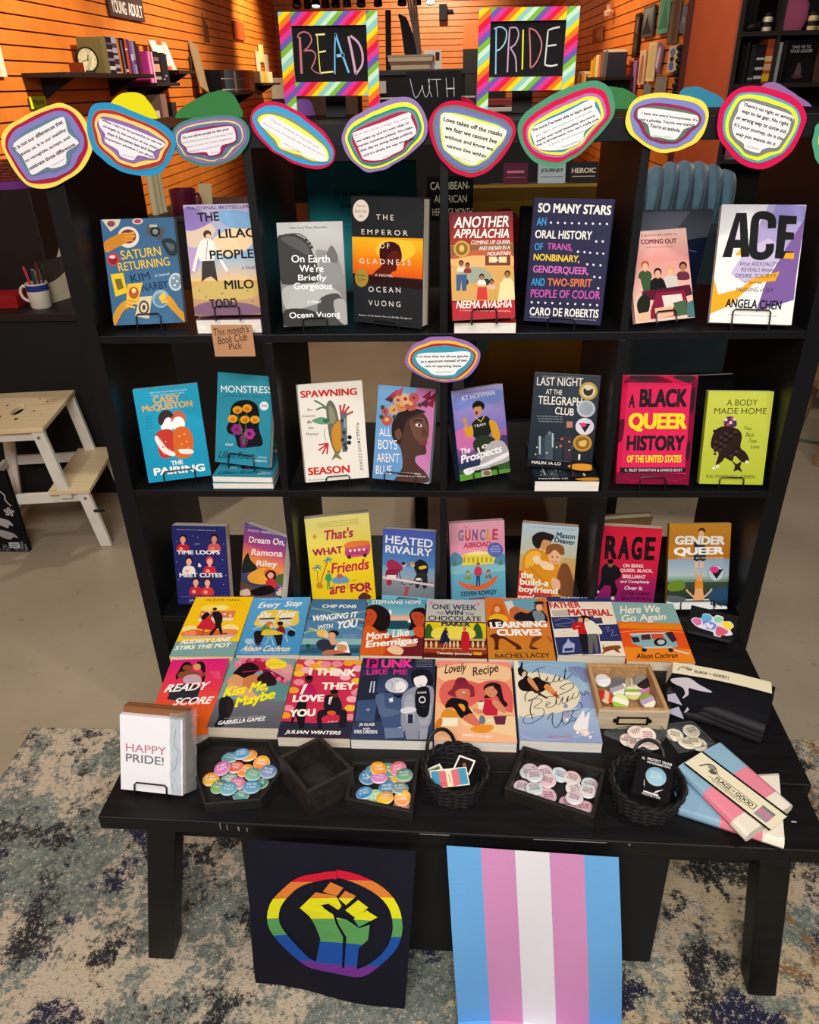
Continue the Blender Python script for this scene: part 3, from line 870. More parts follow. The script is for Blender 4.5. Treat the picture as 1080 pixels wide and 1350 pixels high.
  (0.985,0.034,0.783,-10.8,15.8,0.139,0.205,0.022), '25303a', 0, '''g 39444f 2a3540 0 0 1000 400
g 2a3540 151d26 0 400 1000 1000
t f3ece4 1 0 48 134 744 117 87 LAST_NIGHT
t f3ece4 1 0 196 216 444 217 52 AT_THE
t f3ece4 1 0 89 327 756 321 88 TELEGRAPH
t f3ece4 1 0 360 421 647 426 76 CLUB
t b8bcc0 0 0 88 464 484 454 18 two_women_fall_in_love_in_a_queer_story
t b8bcc0 0 0 104 490 488 481 18 two_women_fall_in_love_in_a_queer_story
t b8bcc0 0 0 121 516 491 507 18 two_women_fall_in_love_in_a_queer_story
e 6a7888 168 724 198 723 171 746
e 6a7888 197 784 228 782 200 805
e 6a7888 308 627 338 625 311 648
e 6a7888 359 684 389 683 362 705
e 6a7888 259 750 289 748 261 771
e 6a7888 671 758 701 757 674 779
p 1c2a36 1 764 124 757 147 945 24 952
p 33404c 123 681 245 675 278 938 155 945
p 45535f 241 645 362 639 399 931 278 938
p 2a3842 389 713 509 707 538 923 417 930
p 3a3038 531 646 651 639 689 915 568 922
p 202a34 651 580 770 574 817 908 697 914
e c85a4a 505 677 527 676 507 692
e c85a4a 498 753 519 751 500 768
p a8b8c4 147 665 174 664 198 860 172 861
p a8b8c4 343 625 369 624 388 773 362 775
p b87868 549 489 643 485 651 550 558 555
e d8d0b0 132 787 145 786 133 796
e d8d0b0 292 839 305 839 293 848
e d8d0b0 435 771 448 770 437 780
e d8d0b0 621 701 633 700 622 710
e d8d0b0 633 791 646 790 634 800
e d8d0b0 119 864 132 863 120 873
e d8d0b0 727 695 740 695 728 704
p 10161c -7 917 991 892 998 1001 -6 1003
b d8922a 634 958 824 925 1018 936 983 989 747 997
p f0e0c0 776 828 810 826 810 887 784 888
t e8e4dc 2 0 70 968 525 961 33 MALINDA_LO
t 9aa4ac 0 0 127 44 677 34 14 NEW_YORK_TIMES_BESTSELLER
e c9a850 834 160 971 154 847 252
e e6dcc0 834 160 934 156 843 226
b 3a3428 763 134 829 154 897 134 896 186 837 212 770 186
e b9c2cc 827 344 965 338 840 434
e 9aa4b0 827 344 931 339 836 411
e d8d4e0 832 529 971 522 844 618
p 1a1a22 742 498 916 496 845 594
e d83a8a 808 513 855 510 812 536
e b98a3a 823 705 967 698 835 795
e 8a6424 823 705 929 700 832 771
b d8b468 770 693 874 673 874 733 789 737'''),
 ('bqh', 'books facing out on the middle shelf', 'hot pink paperback with large black and yellow capitals',
  (1.185,0.011,0.757,-1.6,16.0,0.156,0.233,0.022), 'a8103e', 0, '''r d6164e 0 0 1000 1000
b 7c0e34 21 64 145 1 442 0 672 62 376 76 189 64
b 3a2630 90 9 257 3 521 43 226 59
b 3a2630 665 7 960 6 971 86 819 57
b 7c0e34 926 86 1000 86 1029 832 944 885 931 597
b 2c1a22 927 623 969 597 977 727 931 775
b 2c1a22 922 137 974 111 982 288 936 339
b 7c0e34 -14 894 541 889 1001 911 1004 996 0 1001
b 5c0a2a -37 448 64 395 52 577 -14 604
p e0245a 77 64 916 66 924 846 62 845
c a80f3e 12 86 933 282 971 544 916 779 967 964 925
c 2c1a22 11 222 26 444 13 598 62
c a80f3e 11 706 37 823 87 947 49
t 241a22 4 0 107 292 190 292 122 A
t 241a22 5 0 249 287 884 284 167 BLACK
t f6df2a 5 0 121 509 905 507 170 QUEER
t 241a22 5 0 116 687 896 681 141 HISTORY
t f6df2a 4 0 134 797 872 791 68 OF_THE_UNITED_STATES
p 241a22 47 846 938 838 941 885 44 893
t f0d8dc 1 0 112 882 897 875 26 C._RILEY_SNORTON_&_DARIUS_BOST'''),
 ('body', 'books facing out on the middle shelf', 'lime green paperback with a dark tangled figure made of leaves',
  (1.353,0.011,0.757,-2.3,14.3,0.133,0.200,0.018), 'aab23c', 0, '''r c3cb4c 0 0 1000 1000
g c8d052 b6c23c 0 0 1000 1000
t 3a3c1c 0 0 296 152 770 148 65 A_BODY
t 3a3c1c 0 0 119 242 923 236 65 MADE_HOME
b 5a2a5a 281 331 324 270 447 278 483 368 333 384
e d8d0c0 311 300 337 300 314 318
e d8d0c0 390 330 416 329 393 348
e d8d0c0 440 293 466 293 443 311
e c84a4a 350 354 372 354 353 369
e c84a4a 405 288 426 287 407 303
l e8803a 9 203 331 304 339
b 2c1c1a 129 477 183 401 309 369 510 398 588 472 586 593 684 653 743 738 635 752 514 686 480 747 364 712 326 749 230 787 254 658 126 598
e 1c1010 156 422 182 422 158 437
e 4a3230 343 581 369 580 346 596
e 1c1010 486 461 512 461 488 476
e 4a3230 271 624 297 624 273 639
e 1c1010 414 504 440 504 416 519
e 4a3230 199 668 225 667 201 683
e 1c1010 342 547 368 547 345 562
e 4a3230 484 428 511 428 487 443
e 1c1010 270 591 296 590 272 606
e 4a3230 413 471 439 471 415 486
e 1c1010 198 634 224 634 200 649
e 4a3230 341 514 367 514 344 529
e 1c1010 530 673 556 673 532 689
e 4a3230 269 557 295 557 272 572
e 1c1010 412 438 438 437 414 453
e 4a3230 197 600 223 600 199 616
e 1c1010 340 481 366 480 343 496
e 4a3230 528 640 555 639 531 655
e 1c1010 268 524 294 523 271 539
e 4a3230 457 683 483 683 459 699
e 1c1010 196 567 222 567 198 582
e 4a3230 339 447 365 447 342 462
e 1c1010 527 606 553 606 530 621
e 4a3230 267 490 294 490 270 505
e 1c1010 455 650 482 649 458 665
e 4a3230 195 534 221 533 198 549
p 2c1c1a 454 723 551 777 633 740 614 808 658 863 584 839 521 858 532 793
e e8e8d8 260 806 286 805 263 824
e e8e8d8 205 825 232 824 208 843
e e8e8d8 710 751 736 751 713 769
t 5a6420 0 1 591 412 731 417 42 They
t 5a6420 0 1 641 475 781 479 42 Black
t 5a6420 0 1 691 538 831 542 42 Trans
t 5a6420 0 1 741 601 881 605 42 Love
t 7a7a2a 1 0 102 932 864 928 37 KAI_MARSHALL_GREEN'''),
 ('loops', 'books facing out on the low shelf', 'navy blue paperback with six small red people on its cover',
  (0.138,0.033,0.406,-1.7,13.9,0.134,0.205,0.028), '1f225a', 0, '''r 272a6a 0 0 1000 1000
e cfd2e8 76 199 82 199 75 204
e cfd2e8 228 310 235 310 228 314
e cfd2e8 479 138 486 138 479 142
e cfd2e8 500 306 507 306 500 311
e cfd2e8 947 216 954 215 947 220
e cfd2e8 41 454 48 454 41 459
e cfd2e8 53 684 60 684 52 689
e cfd2e8 434 678 441 678 434 682
e cfd2e8 518 334 525 334 517 339
e cfd2e8 905 413 912 413 905 418
e cfd2e8 892 728 899 728 892 733
e cfd2e8 396 823 402 823 395 828
e cfd2e8 377 125 384 125 376 130
e cfd2e8 586 647 592 646 585 651
e cfd2e8 946 612 953 612 946 617
b c02a3c 69 325 83 252 154 223 225 222 289 250 283 322
p f0a08c 168 194 218 193 209 234 167 235
e 1c1420 198 158 269 157 191 210
e f0a08c 196 174 247 174 190 217
e f0a08c 147 288 185 288 145 308
b d05a5a 656 311 668 239 738 209 809 208 873 236 869 308
p d88a78 752 180 802 180 794 220 751 221
e 1c1420 781 144 851 143 775 197
e d88a78 779 161 830 160 774 203
e d88a78 733 275 771 274 731 294
b f0e8e4 146 603 159 530 231 499 303 498 367 526 362 599
p f0b09c 246 470 296 469 287 511 244 511
e 1c1420 275 433 347 432 269 487
e f0b09c 273 450 325 449 268 493
e f0b09c 225 566 263 565 222 586
b c82a44 539 597 551 524 622 493 694 492 758 520 754 593
p f0b09c 636 464 686 463 678 505 635 505
e d83a4a 666 427 737 426 659 481
e f0b09c 664 444 715 444 659 487
e f0b09c 617 560 655 559 614 580
b c82a34 244 868 257 793 329 762 401 761 466 790 461 864
p f0a890 343 733 394 732 385 774 342 775
e 1c1420 373 695 445 694 366 750
e f0a890 371 713 423 712 366 756
e f0a890 323 830 361 830 320 851
b d83a3a 464 870 477 795 549 765 621 763 685 792 681 866
p f0b09c 563 735 613 734 605 776 562 777
e 2c1820 592 698 664 696 586 752
e f0b09c 590 715 642 714 585 758
e f0b09c 543 832 581 832 540 853
t f6f4f4 3 0 63 358 867 346 51 TIME_LOOPS
t f6f4f4 3 0 438 511 505 510 46 &
t f6f4f4 3 0 75 649 885 636 55 MEET_CUTES
t c8cae0 0 0 406 229 497 227 17 a_novel
t d8daf0 0 0 95 54 820 58 14 what_if_you_could_do_it_all_over_again_until_you_got_it_right
t b0b4e0 1 0 208 967 782 968 41 JACKIE_LAU
l 8a5a9a 9 67 899 961 878'''),
 ('dream', 'books facing out on the low shelf', 'sunset coloured paperback with white script lettering, half behind a shelf divider',
  (0.279,0.019,0.406,-31.4,15.1,0.135,0.206,0.022), '4a3a7a', 0, '''g 5a4a9a b84a8c 0 0 1000 250
g d05a7c f09a3c 0 250 1000 450
g e8804c 7a5aa0 0 450 1000 620
g 4a4a8a 3a4a4a 0 620 1000 750
r 6a4a4a 0 750 1000 1000
b 1c2a24 33 464 132 357 198 430 376 508 111 622 7 614
b f0b040 170 638 429 497 644 466 741 573 564 669 236 711
b e86a2c 544 530 642 458 785 507 771 595
b 2a1418 575 552 671 469 805 460 845 551 717 593
e e8a890 706 524 780 508 712 562
b c8303c 611 616 791 548 884 628 679 702
b 1a1216 251 825 515 709 725 648 840 695 585 809 313 864
b e8c8b8 2 880 193 809 258 877 3 934
b 4a6a3a 863 491 1167 412 1187 533 880 600
e d8a0a0 994 646 1076 628 999 679
b d8c0b0 892 683 1147 612 1167 673 901 736
t f0d0e0 1 0 85 94 1024 -24 30 ASHLEY_HERRING_BLAKE
t fbf6f0 2 2 127 238 1013 103 87 Dream_On,
t fbf6f0 2 2 212 370 982 236 76 Ramona
t fbf6f0 2 2 352 501 882 408 93 Riley
t e8d0f0 0 0 99 29 1004 -80 13 New_York_Times_bestselling_author'''),
 ('friends', 'books facing out on the low shelf', 'yellow paperback with red script, palm trees and a pink van',
  (0.490,0.034,0.406,12.6,16.1,0.155,0.230,0.03), '6a5a28', 0, '''g f0e68a f2d62a 0 0 1000 500
g f2d62a eec614 0 500 1000 1000
t c02a4c 3 1 257 255 750 249 112 That's
t a81c4c 4 0 71 413 542 410 78 WHAT
t c02a4c 3 1 328 628 957 619 119 Friends
t a81c4c 3 1 269 855 540 853 85 are
t a81c4c 5 0 604 858 949 862 96 FOR
b d05a6a 583 364 652 325 953 324 965 432 882 467 599 460
b e8803c 562 338 655 296 938 305 954 349 647 357
p b83a7c 601 390 945 393 941 455 594 444
e 3a2a2a 634 463 665 465 631 485
e 3a2a2a 883 463 914 465 880 485
e f8e8d0 660 395 681 397 658 410
e f8e8d0 731 396 752 397 729 410
e f8e8d0 802 396 823 398 800 411
e f8e8d0 873 397 894 399 871 412
c c86a2a 17 141 753 194 632 296 478
c c86a2a 14 110 725 117 575
l 3f8a9c 17 299 461 219 470
l 3f8a9c 17 299 461 243 500
l 3f8a9c 17 299 461 351 493
l 3f8a9c 17 299 461 366 462
l 3f8a9c 17 299 461 280 431
l 3f8a9c 17 299 461 330 439
l 3f8a9c 17 124 531 44 540
l 3f8a9c 17 124 531 67 570
l 3f8a9c 17 124 531 175 563
l 3f8a9c 17 124 531 191 532
l 3f8a9c 17 124 531 105 502
l 3f8a9c 17 124 531 155 510
p 6aa04a 254 689 300 693 288 798 271 797 274 714 254 795 237 794
b 3a9a6a 250 629 287 621 321 635 304 696 249 692
l 3a9a6a 17 254 632 236 665 245 695
l 3a9a6a 17 316 637 324 673 308 700
e 4a3020 290 599 312 601 288 615
e c88a5a 289 604 306 606 287 618
b 6a9ac0 339 681 502 657 595 703 569 743 367 734
l c8a040 18 356 733 341 795
l c8a040 18 562 738 572 802
e c85a4a 459 659 508 663 455 683
b c8862c 85 723 141 702 186 762 97 764
e d8962a 129 201 157 203 126 223
b 5a2a2a 718 917 814 874 917 921 894 958 750 953
e d8302c 869 866 894 868 867 883
l 8a2a2a 11 859 885 867 942
t 6a5a1a 0 0 180 64 826 68 12 a_heartwarming_summer_romance_for_every_friend
t 6a5a1a 0 0 191 87 823 90 12 a_heartwarming_summer_romance_for_every_friend
t 6a5a1a 0 0 202 109 820 112 12 a_heartwarming_summer_romance_for_every_friend
t 5a5a2a 0 0 617 730 724 729 15 a_novel'''),
 ('heated', 'books facing out on the low shelf', 'blue paperback with two hockey players facing off on ice',
  (0.644,0.048,0.406,-6.3,16.5,0.130,0.186,0.022), '3f5a9a', 0, '''g 4a5ab8 4f86c0 0 0 1000 500
g 6aa0cc 9aa4ac 0 500 1000 680
g 8a929c 6a7480 0 680 1000 1000
t f4f4f8 2 0 47 190 942 218 108 HEATED
t f4f4f8 2 0 50 322 932 338 103 RIVALRY
b a02a4a 78 471 166 409 328 459 391 529 312 576 129 556
e e8b090 417 472 457 470 418 501
e 3a1a1a 401 456 441 454 401 479
b 8a2040 88 558 291 548 274 666 83 675
p e8e0e4 90 631 272 622 262 690 84 699
b a02a4a 84 705 173 694 183 758 93 769
l 1a1a1a 16 311 547 385 742 442 745
b 1c1c24 609 446 727 382 857 448 854 578 695 601 620 532
e e8b090 578 470 618 468 579 499
e c89a4a 561 448 601 446 562 471
b 2a2a30 674 587 846 573 861 753 782 771 761 641 709 766 637 764
b e8c030 699 485 818 464 835 498 716 521
b f0e8e0 656 646 737 642 730 672 658 676
l 1a1a1a 16 685 558 587 732 523 741
e b84a4a 488 787 544 784 489 804
p e8d0d0 9 650 1000 716 993 746 10 679
p a84a4a 459 774 516 776 489 934 407 935
r 70b8d0 0 910 1000 1000'''),
 ('guncle', 'books facing out on the low shelf', 'pink paperback with an orange rowing boat and a yellow palace',
  (0.820,0.050,0.406,7.6,17.3,0.135,0.206,0.022), 'c88aa0', 0, '''g eaa6be e898b4 0 0 1000 400
g 7ab0c8 8ac4d4 0 400 1000 620
g 6ab4cc 5a9ab8 0 620 1000 950
r e8a0b8 0 950 1000 1000
t 7a7a8a 4 0 155 215 254 219 132 G
t c84a4a 4 0 277 218 376 222 135 U
t 8a5a8a 4 0 406 221 505 226 132 N
t 7a7a8a 4 0 544 224 643 229 132 C
t d8a03a 4 0 666 227 765 232 135 L
t c8405a 4 0 773 230 872 234 133 E
t c8304c 3 1 242 308 755 308 61 ABROAD
t c84a6a 0 1 246 71 352 71 30 The
p e8d44a 208 392 821 389 824 523 209 521
p f4ea9a 239 380 508 354 805 388 505 410
p a89a3a 244 419 275 421 272 482 241 481
p a89a3a 325 423 355 424 352 486 322 485
p a89a3a 405 426 435 428 433 490 402 488
p a89a3a 485 430 516 432 513 493 483 492
p a89a3a 566 434 596 435 594 497 563 496
p a89a3a 646 437 677 439 674 501 644 499
p a89a3a 727 441 757 443 755 505 724 503
b 5a8ab0 -11 420 88 348 218 418 202 500 3 511
b 5a8ab0 810 471 928 399 1011 454 1009 532 816 523
b 4a8a4a 60 509 91 438 110 511
b 4a8a4a 885 539 918 476 939 542
e 5a6ab8 826 355 968 362 823 446
t e8eaf8 0 0 754 319 900 320 15 THE_NEW
t e8eaf8 0 0 730 348 922 352 15 BESTSELLER
t e8eaf8 0 0 737 380 913 382 15 FROM_AUTHOR
b d86a3a 139 694 259 745 567 767 822 674 849 686 780 769 564 838 295 817 181 767
p 2a4a7a 465 642 533 645 530 792 505 790 498 675 481 789 456 788
b c83a54 450 558 503 546 555 563 539 650 459 646
l c83a54 25 456 562 436 609 453 650
l c83a54 25 549 567 565 615 545 654
e 2a1a14 505 515 537 516 504 538
e b88058 504 522 529 523 503 542
b 7a9a4a 256 689 260 654 293 641 328 643 360 659 360 694
p d8a878 299 628 323 629 321 649 300 648
e 4a6a3a 312 611 347 612 311 636
e d8a878 312 619 336 620 311 639
b 4a7a8a 634 694 637 659 671 646 705 648 738 663 738 699
p c89068 676 632 701 633 698 653 677 652
e 3a2a2a 689 615 724 617 688 641
e c89068 689 624 714 625 688 644
l c8a060 12 596 539 723 754
t 2a3a5a 3 0 175 901 834 901 58 STEVEN_ROWLEY'''),
 ('bfp', 'books facing out on the low shelf', 'paperback with two people hugging in yellow jumpers and a red corner block',
  (0.981,0.057,0.406,-8.8,16.2,0.134,0.196,0.026), 'd88a2a', 0, '''g b8d0e0 c8c8a8 0 0 1000 400
g c8b070 d88a3a 0 400 1000 750
r c83a24 0 620 620 1000
b d88e1e 75 412 217 321 408 336 607 432 798 612 761 779 503 853 228 788 69 660
b f2b43a 113 409 258 345 377 393 240 538 110 574
e 221a1c 373 189 545 179 384 286
e d89a6a 429 248 533 242 438 329
b 221a1c 219 266 200 159 345 102 572 124 536 198 393 196 330 314
e 7a4a2a 616 310 779 300 625 391
e e8b48c 622 399 742 391 633 491
b 8a5630 456 360 512 254 697 237 792 339 732 370 612 310 525 370
e 2a1a1a 578 402 593 401 579 413
e 2a1a1a 671 401 686 400 673 412
c 8a4a3a 11 573 457 630 469 677 450
b 7a4a2a 746 492 900 523 1036 871 774 890 683 757
b f0d8b8 229 429 340 408 387 488 295 513
b f4d0a8 346 463 576 489 623 568 434 567
b e8b48c 598 680 732 698 764 807 632 816
l a86a2a 15 165 543 369 668 535 795
t 1c4a6a 3 0 620 150 948 158 69 Mason
t 1c4a6a 3 0 590 211 950 233 64 Deaver
t f6f2ec 3 0 36 712 266 708 88 the
t f6f2ec 3 0 30 802 558 793 88 build-a
t f6f2ec 3 0 26 920 730 904 105 boyfriend
t f6f2ec 3 0 21 1021 558 1005 89 project
t 3a6a9a 0 0 94 47 934 46 13 a_novel_of_fake_dating_and_real_feelings'''),
 ('rage', 'books facing out on the low shelf', 'red paperback with tall black capitals and a black clad dancer',
  (1.171,0.035,0.406,-5.7,9.6,0.135,0.210,0.022), 'a81a3c', 0, '''g d8203c c41c44 0 0 1000 600
g b01c54 6a2070 0 600 1000 1000
t 1c1216 5 0 70 401 284 397 284 R
t 1c1216 5 0 300 396 488 393 284 A
t 1c1216 5 0 521 392 704 388 283 G
t 1c1216 5 0 745 387 919 384 282 E
t f0e4e4 2 0 404 488 748 482 41 ON_BEING
t f0e4e4 2 0 365 555 921 539 47 QUEER,_BLACK,
t f0e4e4 2 0 417 624 811 616 45 BRILLIANT
t f0e4e4 2 1 381 692 895 678 42 and_Completely
t f0e4e4 2 1 463 767 786 761 48 Over_It
t 5a1030 3 0 423 836 920 824 45 LESTER_FABIAN
t 5a1030 3 0 442 902 952 890 45 BRATHWAITE
b 16141a 44 512 159 448 332 500 388 602 294 666 353 784 286 894 242 881 235 744 116 734 24 830 -1 801 46 677
e 8a5a40 185 455 234 453 191 500
e 100c0e 181 426 234 424 185 455
e d8d0d8 10 815 43 814 12 834
e d8d0d8 284 885 317 883 288 909'''),
 ('gq', 'books facing out on the low shelf', 'paperback with orange top half, a lake below and a figure mirrored in it',
  (1.344,0.032,0.406,1.7,20.8,0.146,0.210,0.014), 'a8701e', 0, '''g c88a2a b8741e 0 0 1000 410
g 8aa4bc b0c0c8 0 410 1000 600
g a8c4bc 5a7a6a 0 600 1000 680
g 3c4a38 26342c 0 680 1000 880
r e0e4e8 0 880 1000 1000
b 6a8a2a 26 691 219 650 301 721 226 777 30 776
b 2a4a6a 618 808 1022 727 1018 953 781 923
b 5a6468 17 832 309 863 233 919 13 903
b eef0f2 19 946 311 905 623 888 822 951 1004 981 999 1015 11 1008
p 1c2c3a 731 866 752 951 721 951
p 1c2c3a 762 866 784 968 752 951
p 1c2c3a 793 866 817 985 783 951
p 1c2c3a 825 866 846 952 815 951
p 1c2c3a 856 867 878 969 846 952
p 1c2c3a 887 867 911 986 877 952
p 1c2c3a 918 867 940 952 908 952
p 1c2c3a 950 867 972 969 940 952
p 1c2c3a 981 868 1005 987 971 952
p 2c2e34 410 206 581 207 617 416 572 438 516 420 463 437 407 414
e 4a3020 527 83 584 83 529 118
e e8b890 521 118 567 119 523 157
p e8b890 440 437 494 437 491 512 436 512
p e8b890 525 437 579 438 576 513 522 513
p e8a060 477 666 570 667 556 555 532 555 515 653 470 554 447 560
p e0852a 453 666 578 667 591 752 450 751
p e8a870 458 751 583 752 615 893 435 892
l e8b890 27 449 858 344 792 311 764
l e8b890 27 605 859 703 795 732 758
t f6f4f0 5 0 95 239 908 246 100 GENDER
t f6f4f0 5 0 87 378 901 373 106 QUEER
t f4ecd8 0 0 151 406 903 407 17 A_MEMOIR__BY_MAIA_KOBABE
e 8aa0b0 790 573 930 574 796 674
e c0ccd4 790 573 910 574 796 660
p 1a1a24 678 528 903 530 802 646
e d83a8a 756 534 830 535 759 573'''),
 ('audrey', 'paperbacks lying in the back row on the table', 'yellow paperback with a dancing couple over cakes, lying at the left of the back row',
  (0.209,-0.219,0.455,1.1,90.0,0.140,0.219,0.025), 'e0b410', 0, '''r f2c412 0 0 1000 1000
t 8a4a1a 1 0 190 76 797 78 42 ALEXIS_HALL
l c87a2a 7 81 176 144 125 236 201
l c87a2a 7 917 166 832 127 746 190
e f6dc5a 335 209 502 210 358 269
e f6e48a 520 195 640 195 537 240
p d87a52 189 264 780 253 780 388 210 398
p eee0c8 205 386 776 376 781 424 211 430
e eee0c8 234 313 255 313 243 335
e eee0c8 342 289 364 289 351 311
e eee0c8 612 314 634 314 621 336
e eee0c8 716 339 737 339 724 361
e f4e08a 155 571 293 571 183 636
e f4e08a 793 554 931 554 818 623
b d8582a 40 622 224 571 401 611 617 577 893 577 910 658 698 669 313 673 77 681
b e88a52 62 622 231 588 265 668 85 672
b e88a52 645 588 883 582 894 646 694 660
b 1c1620 394 289 487 265 570 326 613 411 626 507 701 646 662 646 586 553 538 668 488 657 521 506 473 411
e c8805a 413 239 447 240 427 274
e 2a1a1a 411 222 449 222 421 247
l 1c1620 24 423 314 371 363
b c82438 261 482 287 387 388 375 442 423 537 518 507 588 386 572 242 557
e 8a4a3a 329 326 362 326 343 362
b 1c1216 244 338 293 284 364 314 316 399 260 406
p b8543a 340 572 386 572 400 691 361 691
e 1c1620 481 695 522 696 486 707
e 7a2a2a 735 646 790 646 739 657
p c0b8b8 68 686 922 660 923 696 69 713
r 7aa09c 0 770 1000 1000
t f2f0e6 4 1 77 815 874 768 67 AUDREY_LANE
t f2f0e6 4 1 33 907 910 856 65 STIRS_THE_POT'''),
 ('every', 'paperbacks lying in the back row on the table', 'sky blue paperback with two people sharing a yellow cafe table, lying on the table',
  (0.351,-0.211,0.455,1.8,90.0,0.138,0.211,0.025), '2a70a8', 0, '''r 4a9ad0 0 0 1000 1000
g 56a4d8 4490c8 0 0 1000 1000
b e8c84a 194 312 341 236 803 254 855 331 836 518 206 523 163 412
p d8d4c0 212 375 470 365 493 502 235 499
p d8d4c0 542 366 755 363 773 497 564 503
p 3a3a40 215 388 473 378 476 405 222 413
p 3a3a40 543 391 754 381 755 408 545 416
p e8c84a 477 390 536 391 555 563 497 563
t f6f6f0 2 2 109 234 911 196 137 Every__Step
t f6f6f0 2 2 169 377 838 364 117 She__Takes
l d0d4d8 19 154 583 257 536 751 553 857 614
l d0d4d8 12 297 680 202 749 252 841
l d0d4d8 11 464 705 433 843
l d0d4d8 11 487 705 572 856
l d0d4d8 12 711 684 784 801
b 4a8a4a 284 632 320 512 404 476 457 586 409 669 294 668
e c87a3a 409 494 470 494 422 543
e e8b890 447 533 480 533 457 572
b 1c1a20 191 632 300 609 366 681 339 831 268 819
e 8a5a40 596 510 633 511 606 554
e 1c1416 582 481 633 481 590 515
b 7a1a24 555 563 643 540 705 637 663 672 573 635
b 1c1a20 527 682 660 660 685 857 628 856 565 741
b e8c02a 363 585 531 606 683 660 504 682 319 675
e 1c1a20 809 657 873 657 821 713
e 6a2a2a 318 838 359 838 324 858
e a8c8dc 155 783 224 784 170 834
t f4e8b8 2 2 57 941 869 955 94 Alison_Cochrun
t d8e8f0 0 0 90 974 839 990 13 author_of_kiss_her_once_for_me
t d0e4f0 0 0 159 55 709 45 19 NEW_YORK_TIMES_BESTSELLER'''),
 ('wing', 'paperbacks lying in the back row on the table', 'blue green paperback with a couple kissing under northern lights, lying on the table',
  (0.486,-0.211,0.455,0.3,90.0,0.132,0.205,0.025), '3c6a94', 0, '''g 3c6a94 4a7aa8 0 0 1000 350
g 4a7aa8 5a8ab0 0 350 1000 800
c 6a9a8a 50 16 174 319 220 668 289 1014 216
c 3a5a84 53 16 363 467 406 1001 448
c d8cc5a 30 59 545 172 566 285 588
c 7ab0b8 31 154 385 581 428 1016 561
c d8d890 26 687 405 858 369 1015 391
c 8ac0a0 34 -7 634 112 589 223 599
r 8ab8b8 0 720 1000 820
r 2f7aa8 0 900 1000 1000
p 2a5a6a -17 932 177 868 625 906 974 862 996 945 574 968 -7 973
p 22454c 826 956 830 884 859 956
p 22454c 855 956 856 863 888 956
p 22454c 884 956 889 884 917 956
p 22454c 913 956 915 863 946 955
p 22454c 942 955 947 883 975 955
p 22454c 971 955 974 862 1004 955
e 2a4a44 120 848 162 847 129 885
l 2a4a44 8 120 848 139 931
l 2a4a44 10 46 936 235 938
b 2c2f44 261 773 337 729 448 750 547 824 591 948 424 945 308 888 252 826
e e8c060 316 632 415 631 331 701
e f0c8a0 388 664 430 664 398 716
e 1c1418 510 630 600 630 520 683
e e0a880 486 674 550 674 498 735
b e0a880 456 739 527 717 602 781 547 824 505 824
b f4f2f0 593 844 644 781 750 780 827 925 823 966 637 968 567 927
b d8926a 610 823 749 833 773 916 629 927
b c87850 394 949 525 928 574 968 413 990
b c06a4a 410 929 563 911 822 962 702 984 454 990
p 1c2030 576 979 863 956 870 1003 581 1005
t f4f4f0 3 0 210 172 824 174 63 CHIP_PONS
t f6f6f2 3 1 79 427 894 343 107 WINGING_IT
t f6f6f2 2 1 213 575 489 542 81 WITH
t f6f6f2 4 1 535 560 920 521 140 YOU
t c8d8e4 0 0 666 662 901 660 13 love_is_in_the_air
t c8d8e4 0 0 679 688 905 686 13 love_is_in_the_air
t c8d8e4 0 0 692 714 909 712 13 love_is_in_the_air'''),
 ('enem', 'paperbacks lying in the back row on the table', 'rust red paperback with two women facing away from a lake, lying on the table',
  (0.620,-0.209,0.455,-0.5,90.0,0.136,0.203,0.025), '8a2a1a', 0, '''g 4a98b8 8ac4d0 0 0 1000 400
g e8a890 e8c8b0 0 300 1000 420
r c83a1c 0 620 1000 1000
p 1c4a5a 1 453 410 400 963 391 992 550 761 531 427 559 18 566
b f0f0ee 382 248 398 188 436 247 416 295
b f0f0ee 720 418 758 348 796 429
r 7ac0c8 400 550 850 660
b 1a1014 -9 170 114 107 272 141 394 260 425 446 346 583 175 563 86 382
b c84a24 -13 218 82 192 181 287 175 404 124 496 11 521 -6 337
e 2a1014 73 288 86 288 75 302
e 2a1014 10 301 23 301 12 315
l 8a1a1a 13 27 418 93 428
b d8601c -14 566 103 497 265 606 359 693 373 988 12 994
b 1a1014 742 278 821 169 973 155 1022 274 1005 368 925 461 825 553 742 565 775 440
b c0482a 773 254 923 239 1002 321 977 460 907 529 804 394
e 2a1014 852 312 865 311 853 326
e 2a1014 960 322 972 321 960 336
l 8a1a1a 11 892 438 945 442
b 6a1c24 738 773 873 641 999 682 1004 987 655 994
b d8502a 824 530 980 505 999 682 874 662
b f0c8a0 423 894 538 829 687 900 654 983 511 965
b d88a6a 487 734 671 709 904 813 744 857 557 818
t f4f0ea 2 0 67 90 930 82 69 STEPHANIE_HOPE
t f8f4ec 3 1 69 758 799 664 132 More_Like
t f8f4ec 4 1 77 915 949 820 149 Enemigas'''),
 ('choc', 'paperbacks lying in the back row on the table', 'grey and yellow paperback with two people by a stone balustrade, lying on the table',
